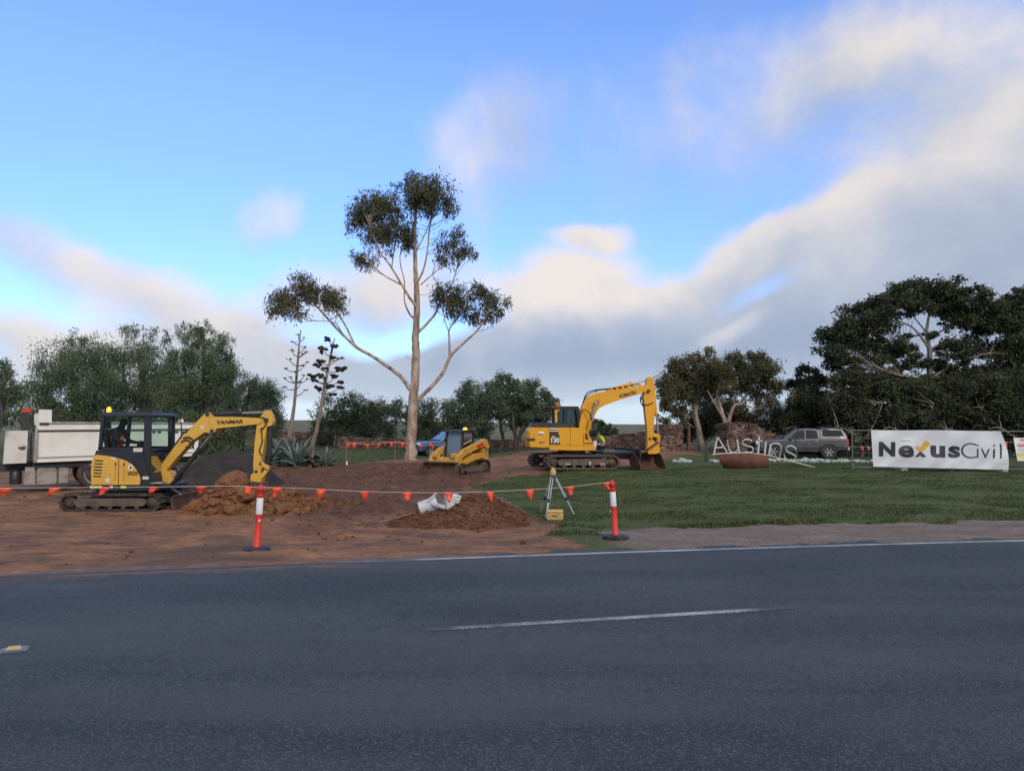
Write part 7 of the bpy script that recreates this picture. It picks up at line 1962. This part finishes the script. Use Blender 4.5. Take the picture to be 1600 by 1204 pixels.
# ---- dry-stone walls
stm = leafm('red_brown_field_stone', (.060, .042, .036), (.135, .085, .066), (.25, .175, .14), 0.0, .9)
def stone_wall(lbl, prof, D0_, D1_, th, seed, s0=.26, group=None):
    "prof=[(px, py_top)] from left to right, depth going from D0_ to D1_; courses of irregular stones"
    rg = random.Random(seed)
    n_ = len(prof); pts = []
    for i, (px, py) in enumerate(prof):
        D = D0_ + (D1_ - D0_) * i / (n_ - 1); t = W(px, py, D); pts.append((t.x, t.y, hz(t.x, t.y), t.z))
    o = Vector((pts[0][0], pts[0][1], pts[0][2]))
    r_ = thing('stone_wall', lbl, 'stone wall', tuple(o), 0, group)
    VV = []; FF = []
    core = MB(o)
    for (x0, y0, z0, t0), (x1, y1, z1, t1) in zip(pts, pts[1:]):
        L = math.hypot(x1 - x0, y1 - y0); d = Vector((x1 - x0, y1 - y0, 0)).normalized(); nn = Vector((d.y, -d.x, 0))
        A, B_ = Vector((x0, y0, 0)), Vector((x1, y1, 0)); hh = th * .30
        core.loft([[Vector((q.x, q.y, 0)) + nn * a + Vector((0, 0, z)) for a, z in ((-hh, zb_ - .2), (hh, zb_ - .2), (hh * .8, zt_ - .10), (-hh * .8, zt_ - .10))] for q, zb_, zt_ in ((A, z0, t0), (B_, z1, t1))])
        z = 0.0; H = max(t0 - z0, t1 - z1)
        while z < H:
            ch = rg.uniform(.10, .19)
            x = rg.uniform(-.2, 0)
            while x < L:
                lw = rg.uniform(s0 * .6, s0 * 1.5); u = min(max((x + lw / 2) / L, 0), 1); top = (t0 - z0) * (1 - u) + (t1 - z1) * u
                if z < top - .02 and x + lw < L + .15:
                    for sd in (1, -1):
                        if sd < 0 and z < top - .35: continue
                        c = A + d * (x + lw / 2) + nn * (sd * th * (.40 - .12 * z / max(H, .3)) + rg.uniform(-.03, .03)) + Vector((0, 0, z0 * (1 - u) + z1 * u + z + ch / 2))
                        rot = Matrix.Rotation(math.atan2(d.y, d.x) + rg.uniform(-.14, .14), 3, 'Z') @ Matrix.Rotation(rg.uniform(-.12, .12), 3, 'Y') @ Matrix.Rotation(rg.uniform(-.12, .12), 3, 'X')
                        b0 = len(VV)
                        for sz in (-1, 1):
                            for sx_, sy_ in ((-1, -1), (1, -1), (1, 1), (-1, 1)):
                                VV.append(tuple(c - o + rot @ Vector((sx_ * lw * .5 * rg.uniform(.72, 1.0), sy_ * th * .27 * rg.uniform(.7, 1.05), sz * ch * .5 * rg.uniform(.72, 1.02)))))
                        FF += [(b0 + 3, b0 + 2, b0 + 1, b0), (b0 + 4, b0 + 5, b0 + 6, b0 + 7), (b0, b0 + 1, b0 + 5, b0 + 4), (b0 + 1, b0 + 2, b0 + 6, b0 + 5), (b0 + 2, b0 + 3, b0 + 7, b0 + 6), (b0 + 3, b0, b0 + 4, b0 + 7)]
                x += lw * .96
            z += ch * .92
    core.build('wall_core', M['rust'], r_)
    raw('stones', VV, FF, stm, r_, False, 'stuff')
    return r_
stone_wall('low dry-stone wall running behind the agave stalks', [(395, 676), (440, 674), (488, 675), (520, 676)], 62, 60, .7, 1)
stone_wall('short dry-stone wall end beside the dark trees left of the gum', [(527, 683.5), (565, 684.5), (610, 686), (640, 688)], 52, 55, .7, 2)
stone_wall('dry-stone wall running behind the dark trees to the large excavator', [(700, 688), (760, 687), (840, 688), (905, 689)], 58, 56, .7, 3)
stone_wall('dry-stone wall between the large excavator boom and its arm', [(925, 683), (960, 681), (985, 678), (1010, 676), (1032, 673)], 52, 47, .8, 4)
stone_wall('tall squared dry-stone gate pier behind the large excavator arm', [(1028, 665), (1066, 666)], 45.5, 45, 1.0, 5)
stone_wall('heaped dry-stone wall at the foot of the forked gum tree', [(1128, 663), (1162, 661), (1182, 671), (1215, 683)], 43.8, 46, 1.0, 6)
# posts and gate in the gateway
for px, y0, lbl in ((1064, 664, 'grey timber gate post beside the stone pier'), (1076, 667, 'rusty strainer post at the hinge side of the farm gate')):
    b = W(px, 700, 45); gz = hz(b.x, b.y); t = W(px, y0, 45)
    m_ = MB(); m_.cyl((0, 0, -.1), (.02, 0, t.z - gz), .13, .11, 10); o = m_.build('gate_post', M['wood'] if px < 1070 else M['rust']); o.location = (b.x, b.y, gz); tag(o, lbl, 'gate post')
ga = W(1079, 690, 52); gb = W(1090, 690, 52); gz = hz(ga.x, ga.y)
gt = thing('farm_gate', 'small white tubular farm gate between the stone walls', 'gate', (ga.x, ga.y, gz))
w_ = gb.x - ga.x + .25
for z in (.35, .62, .9, 1.2):
    m_ = MB(); m_.cyl((0, 0, z), (w_, 0, z), .03, None, 8); m_.build('rail', M['cream'], gt)
for x in (0, w_ * .5, w_):
    m_ = MB(); m_.cyl((x, 0, .3), (x, 0, 1.24), .035, None, 8); m_.build('upright', M['cream'], gt)
# cottage glimpsed through the trees
ha = W(1272, 672, 78); gz = hz(ha.x, ha.y)
hs_ = thing('cottage', 'pale cottage gable glimpsed through the dark trees above the grey pickup', 'building', (ha.x, ha.y, gz))
m_ = MB(); m_.prism([(-2.2, 0), (2.2, 0), (2.2, 2.4), (0, 3.3), (-2.2, 2.4)], -2.5, 2.5); m_.build('walls', M['cream'], hs_)
for s_ in (1, -1):
    m_ = MB(); m_.loft([[Vector((0, y, 3.42)), Vector((s_ * 2.5, y, 2.36)), Vector((s_ * 2.5, y, 2.28)), Vector((0, y, 3.34))] for y in (-2.7, 2.7)]); m_.build('roof', M['alu'], hs_)
m_ = MB(); m_.box((.6, -2.51, 1.4), (.8, .04, .9)); m_.build('window', M['dglass'], hs_)

# ================================================================== grass
def grass(name, N, xr, yr, hmin, hmax, seed, label, cond=None):
    rg = np.random.default_rng(seed)
    X = rg.uniform(*xr, N); Y = yr[0] + (yr[1] - yr[0]) * rg.uniform(0, 1, N) ** 1.5
    X = X + 0
    k = np.abs(X / Y) < .95; X, Y = X[k], Y[k]
    d, g, _ = masks(X, Y)
    patch = fbm(X * .9, Y * 2.0, 4, 77)
    keep = (d < .35 + .3 * rg.uniform(0, 1, len(X))) & (g < .5) & (rg.uniform(0, 1, len(X)) < .15 + 3.2 * (patch - .38))
    X, Y, patch = X[keep], Y[keep], patch[keep]
    n = len(X); Z = height(X, Y)
    hgt = rg.uniform(hmin, hmax, n) * (0.7 + .8 * (patch - .3)) * (1 + .8 * np.exp(-((Y - edge(X) - 2.6) / .35) ** 2))
    a = rg.uniform(0, 6.283, n); wd_ = hgt * rg.uniform(.10, .2, n) + Y * .00022
    lean = rg.normal(0, .55, (n, 2)) * hgt[:, None]
    V = np.zeros((n, 3, 3))
    V[:, 0] = np.stack([X - np.cos(a) * wd_, Y - np.sin(a) * wd_, Z - .006], -1)
    V[:, 1] = np.stack([X + np.cos(a) * wd_, Y + np.sin(a) * wd_, Z - .006], -1)
    V[:, 2] = np.stack([X + lean[:, 0], Y + lean[:, 1], Z + hgt], -1)
    o = raw(name, V.reshape(-1, 3), np.arange(3 * n).reshape(n, 3), GM, kind='stuff', nv=3)
    tag(o, label, 'grass')
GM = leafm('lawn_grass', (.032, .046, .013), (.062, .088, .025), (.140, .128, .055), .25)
grass('grass', 350000, (-3, 30), (11.5, 32), .025, .06, 5, 'short patchy green lawn grass beside the dug soil')
grass('grass', 40000, (-24, 8), (32, 60), .05, .11, 6, 'green grass around the gum and pepper trees')
